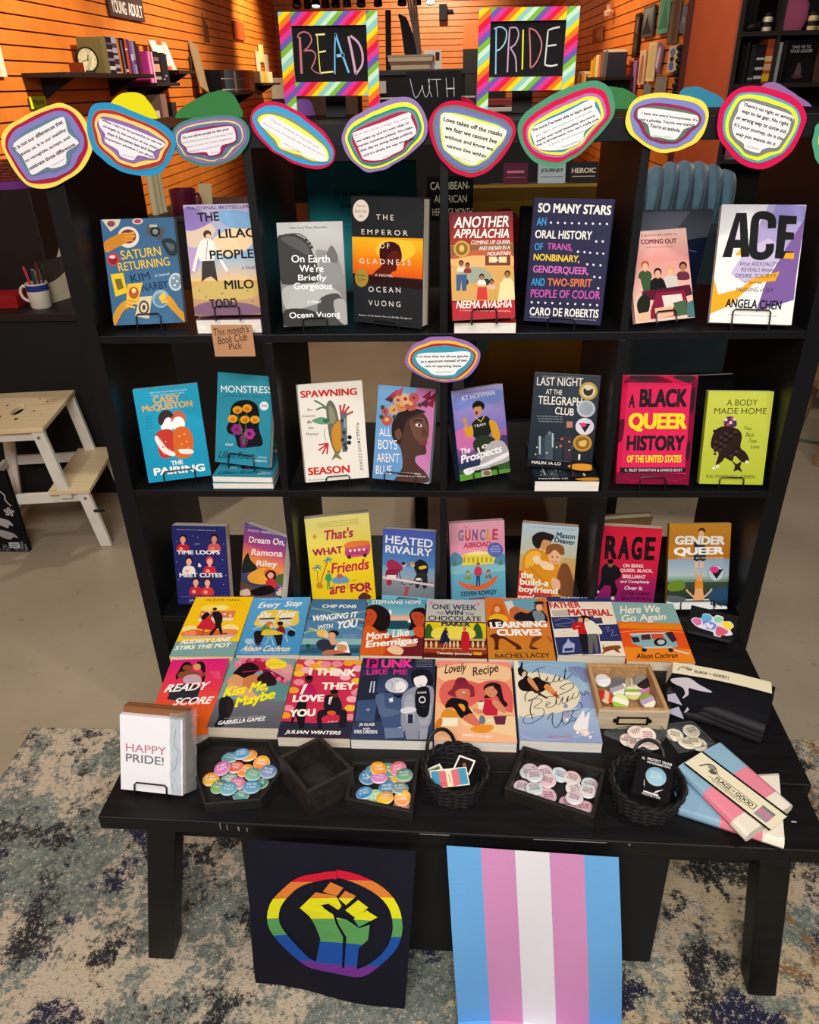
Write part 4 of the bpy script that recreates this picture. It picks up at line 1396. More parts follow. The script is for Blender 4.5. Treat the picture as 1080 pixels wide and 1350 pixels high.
  (0.758,-0.214,0.455,-1.1,90.0,0.137,0.210,0.025), '5a1a14', 0, '''g b8b8c0 c8c4b0 0 0 1000 400
g e8d020 d8b81a 0 420 1000 680
r 8a3a1a 0 780 1000 940
r 5a1a14 0 900 1000 1000
b 3a5a2a 6 699 5 528 53 450 120 525 149 695
b 2f5a2c 792 680 796 510 860 421 920 507 935 677
b f0e050 142 547 452 474 785 532 762 681 170 695
p d8b87a -14 699 986 686 984 717 -12 730
e e0c08a 33 797 53 797 37 854
e e0c08a 114 795 134 795 117 852
e e0c08a 195 794 215 793 197 850
e e0c08a 417 788 437 788 418 845
e e0c08a 478 787 498 786 479 844
e e0c08a 538 785 559 785 539 842
e e0c08a 780 780 801 779 779 837
e e0c08a 861 778 881 777 860 835
e e0c08a 942 776 962 775 940 833
p e8c890 -8 853 983 844 982 864 -6 873
r 9a3a1c 0 860 1000 930
t 2a3050 2 0 98 188 851 190 94 ONE_WEEK
t 3a3a50 1 0 188 283 295 281 46 TO
t 2a3050 3 0 317 290 624 287 87 WIN
t 3a3a50 1 0 662 286 806 288 46 THE
t 2a3050 2 0 41 395 922 393 90 CHOCOLATE
t 2a3050 4 0 264 487 740 485 79 MAKER
b 20203a 293 586 329 542 376 584 400 752 254 759
e 8a5a3a 341 535 366 535 342 566
l f0d8b8 14 368 606 399 689
l e8b890 12 345 753 299 886
l e8b890 12 366 753 358 855
b c81c2c 599 600 650 567 712 598 731 744 709 867 609 873 595 747
e c8605a 650 531 677 530 650 563
l f0d8b8 14 603 611 574 685
t f4e8d8 3 0 206 958 767 960 40 Timothy_Janovsky
t f4f4f4 0 0 347 60 619 59 19 a_novel
e e87a8a 78 71 105 70 80 99
e e87a8a 884 77 910 77 883 106
p e8a81a 788 905 917 911 916 953 781 948'''),
 ('learn', 'paperbacks lying in the back row on the table', 'orange paperback with two dancing women under white capitals, lying on the table',
  (0.900,-0.217,0.455,-0.8,90.0,0.143,0.222,0.025), '8a3a1c', 0, '''g d8702a e0822a 0 0 1000 1000
p 6aa0b8 273 30 818 9 966 130 786 243 468 161
p d8d8d0 311 75 438 50 500 248 374 294
g d87a2a c8822a 0 550 1000 1000
b d0601c 96 190 184 99 285 142 315 273 289 338 88 321
e e8b080 187 210 232 210 183 267
b f0b82a 56 342 171 287 311 316 344 401 242 423 63 406
b 3a1418 22 407 165 372 282 423 234 527 37 510
b 5a2414 38 652 168 609 318 686 500 799 475 847 404 801 259 697 181 708 161 844 113 854 103 710
b c86a3a 380 229 470 150 548 182 524 313 409 347
b 1a1a24 453 314 562 247 681 267 836 177 962 283 962 410 764 403 485 398
e 6a4a3a 871 143 954 142 864 196
e e8b890 874 165 928 164 865 227
e 20202a 880 83 967 81 876 110
b 7a8a94 755 244 870 220 939 305 906 390 785 392
b 7a3a1c 710 659 846 656 675 776 752 841 629 834 661 738
e 2a1a1a 705 833 762 832 703 846
e 3a1a14 132 844 171 843 131 861
e 3a1a14 467 838 513 837 465 855
l a85a2a 39 927 635 988 731
t fdfcfa 5 0 59 534 957 493 104 LEARNING
t fdfcfa 5 0 154 649 849 632 105 CURVES
t 4a2a14 2 0 107 987 920 959 63 RACHEL_LACEY
t 7a3a1a 0 0 279 913 753 900 15 author_of_stars_collide'''),
 ('father', 'paperbacks lying in the back row on the table', 'navy and cream patchwork paperback with two men embracing and a brown dog',
  (1.050,-0.201,0.455,-1.0,90.0,0.147,0.211,0.025), '2c3468', 0, '''r f0e4d0 0 0 1000 1000
p 2c3468 -15 -14 999 -36 1008 76 -3 98
p c8b8a8 20 261 278 239 286 350 33 361
p 2c3468 3 377 658 344 673 536 13 582
p 2c3468 638 384 778 368 781 470 627 487
p 2c3468 703 498 1021 478 992 761 665 769
p 2c3468 7 724 395 703 406 974 12 1011
p 2c3468 375 691 667 660 641 968 360 993
t e8e8f0 3 0 200 32 784 8 45 ALEXIS_HALL
t c8202c 4 0 12 223 498 196 110 FATHER
t c8202c 4 0 282 345 962 335 117 MATERIAL
b c81c24 283 533 376 454 495 477 506 639 377 679 374 581 316 594
b f0ecd8 500 451 607 423 689 511 734 610 700 659 642 574 648 648 515 652
e 1c1216 513 387 604 385 503 438
e d89a78 446 419 486 418 438 460
e e8b890 541 417 577 416 533 453
l d89a78 22 348 544 419 522
p 1c1a20 369 667 504 652 449 973 376 963
p 6a6862 509 659 643 649 603 946 566 970 569 759 513 971 459 973
b 8a4a20 670 887 753 854 865 835 930 834 953 868 901 904 921 950 871 940 826 906 710 944 649 979 686 910
l 8a4a20 13 681 886 704 832
c c8d0e8 5 38 449 205 394 355 442 213 483 51 513 247 546
c c8d0e8 4 779 559 851 532 811 608 906 581 860 680 954 654
p aab4d8 171 793 203 732 225 791 284 826 250 955 76 970 104 865
p 2c3468 120 900 252 885 233 932 112 947
c 8a8a98 4 74 650 167 623 307 644 290 674 90 684
c 9a9aa8 5 668 138 833 126
c c8202c 7 768 412 655 409'''),
 ('here', 'paperbacks lying in the back row on the table', 'orange paperback with a pale blue off-road car under a teal sky',
  (1.191,-0.219,0.455,-1.9,90.0,0.142,0.209,0.025), 'b8501c', 0, '''r e8701c 0 0 1000 1000
r 86b0ae 0 0 1000 360
b e8871c 6 442 217 384 442 402 798 364 1035 407 1024 570 24 604
g e8481c e85a1c 0 470 1000 780
r f08a24 0 790 1000 1000
c f0a03a 18 17 542 416 496 1000 509
p 8ab4b8 155 624 266 546 704 519 827 625 831 745 791 765 312 786 152 720
p c8d4d4 148 562 749 517 741 542 164 589
p 4a2a30 326 574 461 559 457 650 306 662
p d8503a 477 559 654 548 675 626 482 642
e 1a1a20 584 687 683 683 564 754
e b8c4c4 596 686 654 684 583 727
p 2a2430 155 624 271 610 282 692 178 708
p 3a2430 700 532 822 503 852 649 762 688
e 1a1a20 306 821 344 820 297 854
e 1a1a20 703 812 741 811 693 845
p c8d0d0 315 774 740 753 744 776 308 800
p e8e4dc 708 784 967 857 941 871 781 828
t f4f0e0 2 2 89 223 800 168 142 Here_We
t f4f0e0 2 2 65 401 854 334 153 Go_Again
t 1a1410 2 2 149 965 803 926 79 Alison_Cochrun
t 7a3a14 0 0 257 981 778 968 14 author_of_kiss_her_once_for_me'''),
 ('ready', 'paperbacks lying in the front row on the table', 'pink to orange paperback with two players hugging, half behind the greeting card pack',
  (0.222,-0.446,0.455,3.3,90.0,0.123,0.219,0.025), 'd8501c', 0, '''g d81c7a e0384a 0 0 1000 400
g e0384a e8601c 0 400 1000 750
r e8641c 0 750 1000 1000
b 1c1418 172 237 191 164 221 58 316 38 390 94 404 158 260 208 221 290
b 1c1418 455 63 534 37 623 99 692 290 650 330 605 184
e 8a4a30 326 125 409 127 345 168
e d89a5a 488 113 555 115 507 161
b 8a4a30 205 196 396 169 588 205 682 186 656 248 444 222 267 280
b c0a0b0 330 251 444 222 579 246 646 350 365 334
b 2a2a34 180 498 156 419 349 353 637 390 660 509 643 585 207 557
t f6f0ee 3 2 72 461 822 434 105 READY
t f6f0ee 3 2 291 635 953 626 96 SCORE
t f0b8d0 0 0 740 204 918 208 15 their_chemistry
t f0b8d0 0 0 781 234 929 237 15 their_chemistry
t f0b8d0 0 0 823 264 939 266 15 their_chemistry
t f0b8d0 0 0 864 294 950 295 14 their_chemistry
t f4d0b0 0 0 418 785 784 786 22 JODIE_SLAUGHTER'''),
 ('kiss', 'paperbacks lying in the front row on the table', 'grey paperback with yellow script and red roses around an embracing couple',
  (0.349,-0.429,0.460,-0.0,90.0,0.138,0.201,0.03), '6a7a7a', 0, '''r 7a9a98 0 0 1000 1000
b d88aa0 171 -21 535 -44 803 90 968 111 972 382 733 319 468 187 91 145
g 6f7078 55565e 0 620 1000 1000
b 5a8a8a 695 341 1010 359 953 637 721 578 596 452
b d8a090 793 137 920 100 992 203 886 227
b a8203c 178 133 234 26 402 -24 539 46 606 116 475 209 262 246
b 7a1a3a 529 163 700 207 935 327 931 393 726 296 579 253
e e86a8a 196 50 232 50 208 88
e e86a8a 322 13 358 13 334 51
e e86a8a 486 23 523 23 498 61
e e86a8a 691 252 727 252 701 288
e e86a8a 821 318 857 317 831 353
e e86a8a 919 349 954 349 928 384
e e86a8a 265 120 301 119 277 157
e e86a8a 132 133 169 133 145 170
e c83a6a 287 49 312 49 296 75
e c83a6a 421 36 446 35 429 62
e c83a6a 619 162 644 161 627 187
e c83a6a 742 274 767 274 749 298
e c83a6a 878 361 902 361 884 385
b f2d836 546 70 640 -3 865 66 853 147 690 172 590 139
t c89a1a 0 0 606 116 808 108 33 BUZZY_PICK
b 1c1216 115 214 193 109 318 72 454 141 453 210 333 324 196 314 109 259
b d89a6a 52 350 131 259 285 313 429 345 421 454 216 435 98 415
b c87a50 289 324 445 255 533 321 464 454 333 455
b 2a141c 488 322 610 208 748 296 802 406 629 419
b e0a878 90 393 238 435 428 476 598 600 547 643 333 583 145 544
l b81c34 18 232 224 449 198
b 1c1a20 49 608 160 586 255 667 284 809 223 985 99 987 117 871 56 711
e 2a2028 220 749 262 749 263 868
t f4e81c 4 2 71 624 771 488 163 Kiss_Me,
t f4e81c 4 2 301 785 917 621 174 Maybe
t f0f0ee 3 1 140 975 798 904 54 GABRIELLA_GAMEZ
t d8d8d8 0 0 209 893 759 846 14 sometimes_love_has_a_mind_of_its_own'''),
 ('think', 'paperbacks lying in the front row on the table', 'dark paperback with two seated men among pink and yellow balloons',
  (0.488,-0.447,0.455,-0.4,90.0,0.139,0.222,0.025), '2a2a3c', 0, '''r c83050 0 0 1000 1000
e f0a030 42 108 127 106 55 153
e f0b0b8 201 47 286 46 213 94
e f2c03a 379 61 464 60 390 107
e e88a9a 628 57 712 56 638 103
e f0a030 799 38 883 37 808 84
e f0b0b8 962 116 1046 115 970 162
e f2c03a 80 198 164 197 93 243
e e88a9a 114 320 196 318 126 363
e f0a030 61 428 142 427 73 470
e f0b0b8 789 243 871 242 797 287
e f2c03a 968 295 1050 294 976 339
e e88a9a 57 656 136 655 69 696
e f0a030 38 746 116 744 50 784
e f0b0b8 939 529 1018 528 946 570
e f2c03a 936 641 1014 640 943 681
e e88a9a 956 750 1034 748 963 788
e f0a030 946 24 1031 23 954 71
e f0b0b8 178 151 262 150 191 196
e f2c03a 573 145 656 144 582 190
e e88a9a 456 67 540 65 466 113
e f0a030 425 148 509 146 436 193
e f0b0b8 656 189 739 188 665 234
e f2c03a 1038 423 1119 422 1045 465
e e88a9a 994 445 1075 444 1002 487
e f0a030 290 104 374 103 302 149
b c82a4a 455 758 555 697 810 703 858 828 502 854
r 2a2a3c 0 860 1000 1000
b 2a2a3c -29 824 520 834 990 807 1014 939 -9 956
b b81c5c 153 416 205 340 298 328 431 475 428 558 171 562
e 4a2a1c 253 285 311 284 266 332
e 14100e 246 258 309 257 254 287
p f4ece4 196 351 253 339 208 483 172 484
p 16141a 171 562 294 540 343 894 276 895 187 743 153 898 136 763
b 1c1a24 547 515 621 476 747 512 823 653 716 695 574 677
e 5a3420 672 467 728 466 681 513
e 14100e 665 438 724 437 671 463
p f0f0f0 611 514 656 503 641 606 615 596
l c8303c 9 631 518 634 596
b 1c1a24 486 699 617 666 802 663 899 692 910 865 821 867 793 733 569 756 599 880 531 881
e d8602c 684 707 748 706 690 734
t fbf2e8 5 0 229 223 942 229 99 I_THINK
t fbf2e8 5 0 464 415 959 407 94 THEY
t fbf2e8 5 0 88 584 539 569 91 LOVE
t fbf2e8 5 0 96 768 462 750 90 YOU
t fbf2e8 3 1 95 973 870 974 52 JULIAN_WINTERS
t f0d0d8 0 2 650 828 799 818 23 A_Novel'''),
 ('punk', 'paperbacks lying in the front row on the table', 'blue grey comic paperback with two denim jacketed punks and pink capitals',
  (0.636,-0.450,0.455,-0.5,90.0,0.155,0.232,0.025), '242a44', 0, '''r 333f5c 0 0 1000 1000
g 1c2030 36456a 0 0 1000 450
p 22283c -7 252 251 227 237 455 404 432 363 798 -2 787
p 3c5078 11 558 269 534 262 800 19 796
l c0c8d8 19 165 313 157 456
l c0c8d8 19 201 312 206 455
e 8a98b8 166 664 191 663 168 679
l 4a608a 6 45 577 45 767 279 772
b 41557e 253 494 364 452 538 509 608 605 609 848 412 870 336 743
b 56688f 242 495 345 473 384 629 552 664 546 711 356 743 281 631
e c8ccd8 502 358 655 355 512 456
c 5a6480 6 382 329 433 308 444 411
c 5a6480 6 452 286 519 306 507 409
c 5a6480 6 581 284 640 345 634 407
e f0eef0 557 378 629 376 564 451
l 2a2a34 8 530 425 575 412
b 10121a 460 467 535 485 617 464 538 519
p e8e8f0 414 531 464 510 476 559 436 574
b 9094a4 597 468 738 375 971 370 990 617 928 860 632 883 588 606
b a8acba 623 527 724 486 763 772 663 774
b a4a8b6 855 601 968 579 936 805 826 807
e 161a24 826 238 973 235 831 338
b 161a24 683 197 766 142 898 151 977 235 970 360 885 341 714 344
b f4f0f2 730 260 858 226 904 299 855 379 780 380 735 333
l 2a2a34 9 789 353 842 346
b 14161e 761 415 929 391 932 713 789 697
e d8d8e0 848 533 893 532 850 576
e 14161e 848 533 879 532 849 560
t e8e8ee 2 0 781 461 900 453 24 CHAOS
b dcdce6 582 654 692 619 775 641 757 679 616 700
b ececf2 533 885 600 857 643 901 576 929
p 6a7a9a 392 870 630 865 649 971 425 984
p 8a90a4 653 901 830 879 826 985 680 988
p 9aa0b0 839 861 938 859 924 983 836 985
p 20263c 678 709 739 707 746 809 686 810
l 5a5e70 4 657 756 738 750
l 5a5e70 4 829 761 910 756
l 5a5e70 4 651 546 734 541
l 5a5e70 4 832 620 914 615
p e01c8a 63 15 219 8 213 141 64 143
t 1c1a28 5 0 102 134 204 132 111 P
t e83a9a 5 0 266 136 695 128 115 UNK
t d8288a 3 0 82 234 372 220 69 LIKE
t d8288a 3 0 442 223 632 220 69 ME
t e8e8f0 3 0 83 862 274 858 40 JB_GLASS
t e8e8f0 3 0 132 893 223 891 18 AND
t e8e8f0 3 0 35 938 316 936 39 KRIS_DRESEN
t c8c8d8 0 0 733 26 963 26 16 a_story_about_punk_and_love
t c8c8d8 0 0 735 55 964 55 16 a_story_about_punk_and_love
t c8c8d8 0 0 736 83 965 84 15 a_story_about_punk_and_love
t c8c8d8 0 0 738 112 966 112 15 a_story_about_punk_and_love
p 1c2132 1 805 51 804 44 823'''),
 ('lovely', 'paperbacks lying in the front row on the table', 'peach paperback with two cooks kneading dough over a heart',
  (0.793,-0.450,0.455,-1.2,90.0,0.155,0.226,0.025), 'd8806a', 0, '''g f0907a f0a880 0 0 1000 500
g f0a880 f0b888 0 500 1000 1000
b f4c89a -8 119 448 30 941 68 965 240 686 284 205 309 8 218
b e0665a 46 385 144 275 325 258 518 289 588 346 512 556 212 653 70 546
b e0605a 516 372 638 273 867 267 978 383 984 587 898 677 582 554
b f4b88c -23 571 211 631 580 621 1011 685 990 986 -1 995
p f0d0a0 305 737 738 693 1005 685 989 936 361 821
l 8a2a2a 7 624 696 993 691
b 8c2a3c 207 381 241 308 259 260 325 227 398 256 416 292 481 338 498 373 500 466 432 479 326 459 244 484 149 441
e 7a2438 325 270 398 268 325 313
b d8785a 255 414 326 377 433 386 438 467 373 492 315 505 261 461
e 1c1014 364 423 370 423 364 429
e f0ece8 361 421 376 420 361 430
e 1c1014 430 419 436 419 430 425
c 5a1a1a 4 356 458 385 466 414 456
b 1c1418 130 623 140 555 209 497 315 505 408 536 419 603 476 689 396 708 327 742 258 652 211 609
b e89a2a 292 573 350 572 379 616 361 660 309 606
b d8902a 76 712 131 634 246 652 293 716 271 749 100 743
p f4ead0 94 738 293 738 283 833 81 839
b d87a1e 4 873 22 778 89 744 86 829
b d8745a 344 747 396 702 487 700 530 805 507 832 440 808
b d8745a 407 702 476 689 564 794 530 816
b 6a7a84 554 730 589 697 628 739 614 797 558 799
b e8922c 440 860 552 815 709 810 718 852 639 895 506 899
p f0e0c0 656 749 735 736 711 768 655 770
b 2a1418 617 369 661 309 758 282 840 316 858 409 875 501 918 556 881 590 827 525 784 458 701 483 619 485 657 427
b d8906a 641 369 732 331 766 365 799 411 749 470 690 472 645 427
e 1c1014 670 380 677 379 670 387
e 1c1014 744 380 751 380 743 387
c 7a2a2a 4 680 432 703 443 727 432
b c8243c 618 519 700 506 779 548 785 648 760 697 613 685 604 598
b d8906a 747 504 826 547 889 634 864 667 787 626 721 550
b d8906a 477 624 557 632 602 653 567 687 499 667
p f2e4cc 536 538 624 530 603 626 546 622
e 2a1a1a 574 532 613 531 573 540
p 6a2a44 728 706 892 699 866 801 754 804
t 20161a 1 2 94 228 453 175 163 Lovely
t 20161a 1 2 482 247 892 163 150 Recipe
t 8a4a3a 0 0 530 258 886 257 12 a_cooking_story_of_love
t f8f0e8 1 0 345 945 697 959 30 RABBIT_&_NIN'''),
 ('just', 'paperbacks lying in the front row on the table', 'pale blue paperback with a skater in mid spin and black script lettering',
  (0.952,-0.447,0.455,-1.5,90.0,0.153,0.226,0.025), '8a9cc8', 0, '''g 8ab0d0 9cbcd8 0 0 1000 400
g a8c0d8 8c9ec8 0 600 1000 1000
b e8dcc0 -11 363 163 176 469 179 757 280 832 454 699 615 343 692 19 713
b ece4d0 1 42 73 79 39 614 -16 725
b 7a88b4 729 84 964 77 962 274 840 217
c c4dcec 6 111 77 425 42 784 120 929 381
c c4d8e8 6 12 934 195 989 642 944 921 874
c 7a9cc4 16 504 836 798 699 970 585
b 1c1416 53 173 51 117 92 78 103 26 127 39 117 115 172 151 173 201 122 227 62 204
e e8b890 131 190 158 199 114 227
b 1c1214 49 290 107 252 160 207 229 248 305 221 372 268 453 301 460 337 329 423 260 402 187 416 81 408 38 350
b 4a201c 195 345 264 367 331 412 245 437
b d8925a 168 250 218 236 299 377 272 402 186 310
b e0904a 374 351 439 314 540 440 555 497 511 475 425 420
p 3a2a24 294 424 415 490 390 504 279 448
l c83a2c 17 471 430 557 485
l c83a2c 14 534 405 476 476
b f2eef0 688 809 775 700 845 633 840 719 912 642 877 761 833 866 721 870 680 851
b f0d8d8 744 869 837 846 859 907 788 929
e f4e8ec 592 706 613 705 589 725
e f4e8ec 640 694 660 693 636 713
e f4e8ec 608 748 628 748 605 767
e f4e8ec 816 898 836 897 813 916
e f4e8ec 718 891 738 890 714 909
e f4e8ec 864 937 883 936 860 955
e 8a92a8 623 585 651 584 619 611
b 9aa0c0 578 652 649 639 661 704 588 727
c 20242e 11 237 174 330 109 419 93
c 20242e 11 324 115 337 257 313 458
c 20242e 10 388 291 452 217 419 278 491 288 553 189 516 275 565 274 613 200 589 273 656 235 704 85 666 247 718 221 776 170
c 20242e 7 645 149 772 120
c 20242e 11 405 479 562 451 742 364 766 298 680 306 588 357 645 378
c 20242e 11 116 544 116 476 189 404 294 424 288 471 151 543
c 20242e 12 206 519 163 654 186 756
c 20242e 9 152 532 284 505 327 538 213 620 328 627 317 715 159 805 63 797 99 722 216 696
c 20242e 9 367 593 430 557 396 547 371 604 447 601 500 555 526 417 512 555 545 565 606 472 582 552 642 539 679 459 644 528 708 492 756 422 720 492 795 466 831 396 880 452 917 382 941 439
c 20242e 10 363 756 449 667 423 775 457 848 536 772 578 652 548 771 599 801 680 725
c 20242e 10 622 662 718 637 672 703 722 745 661 768
c 20242e 9 693 648 814 612 831 556 782 535
t b87a8a 1 2 335 969 656 959 41 Ash_Lune-Kai'''),
]
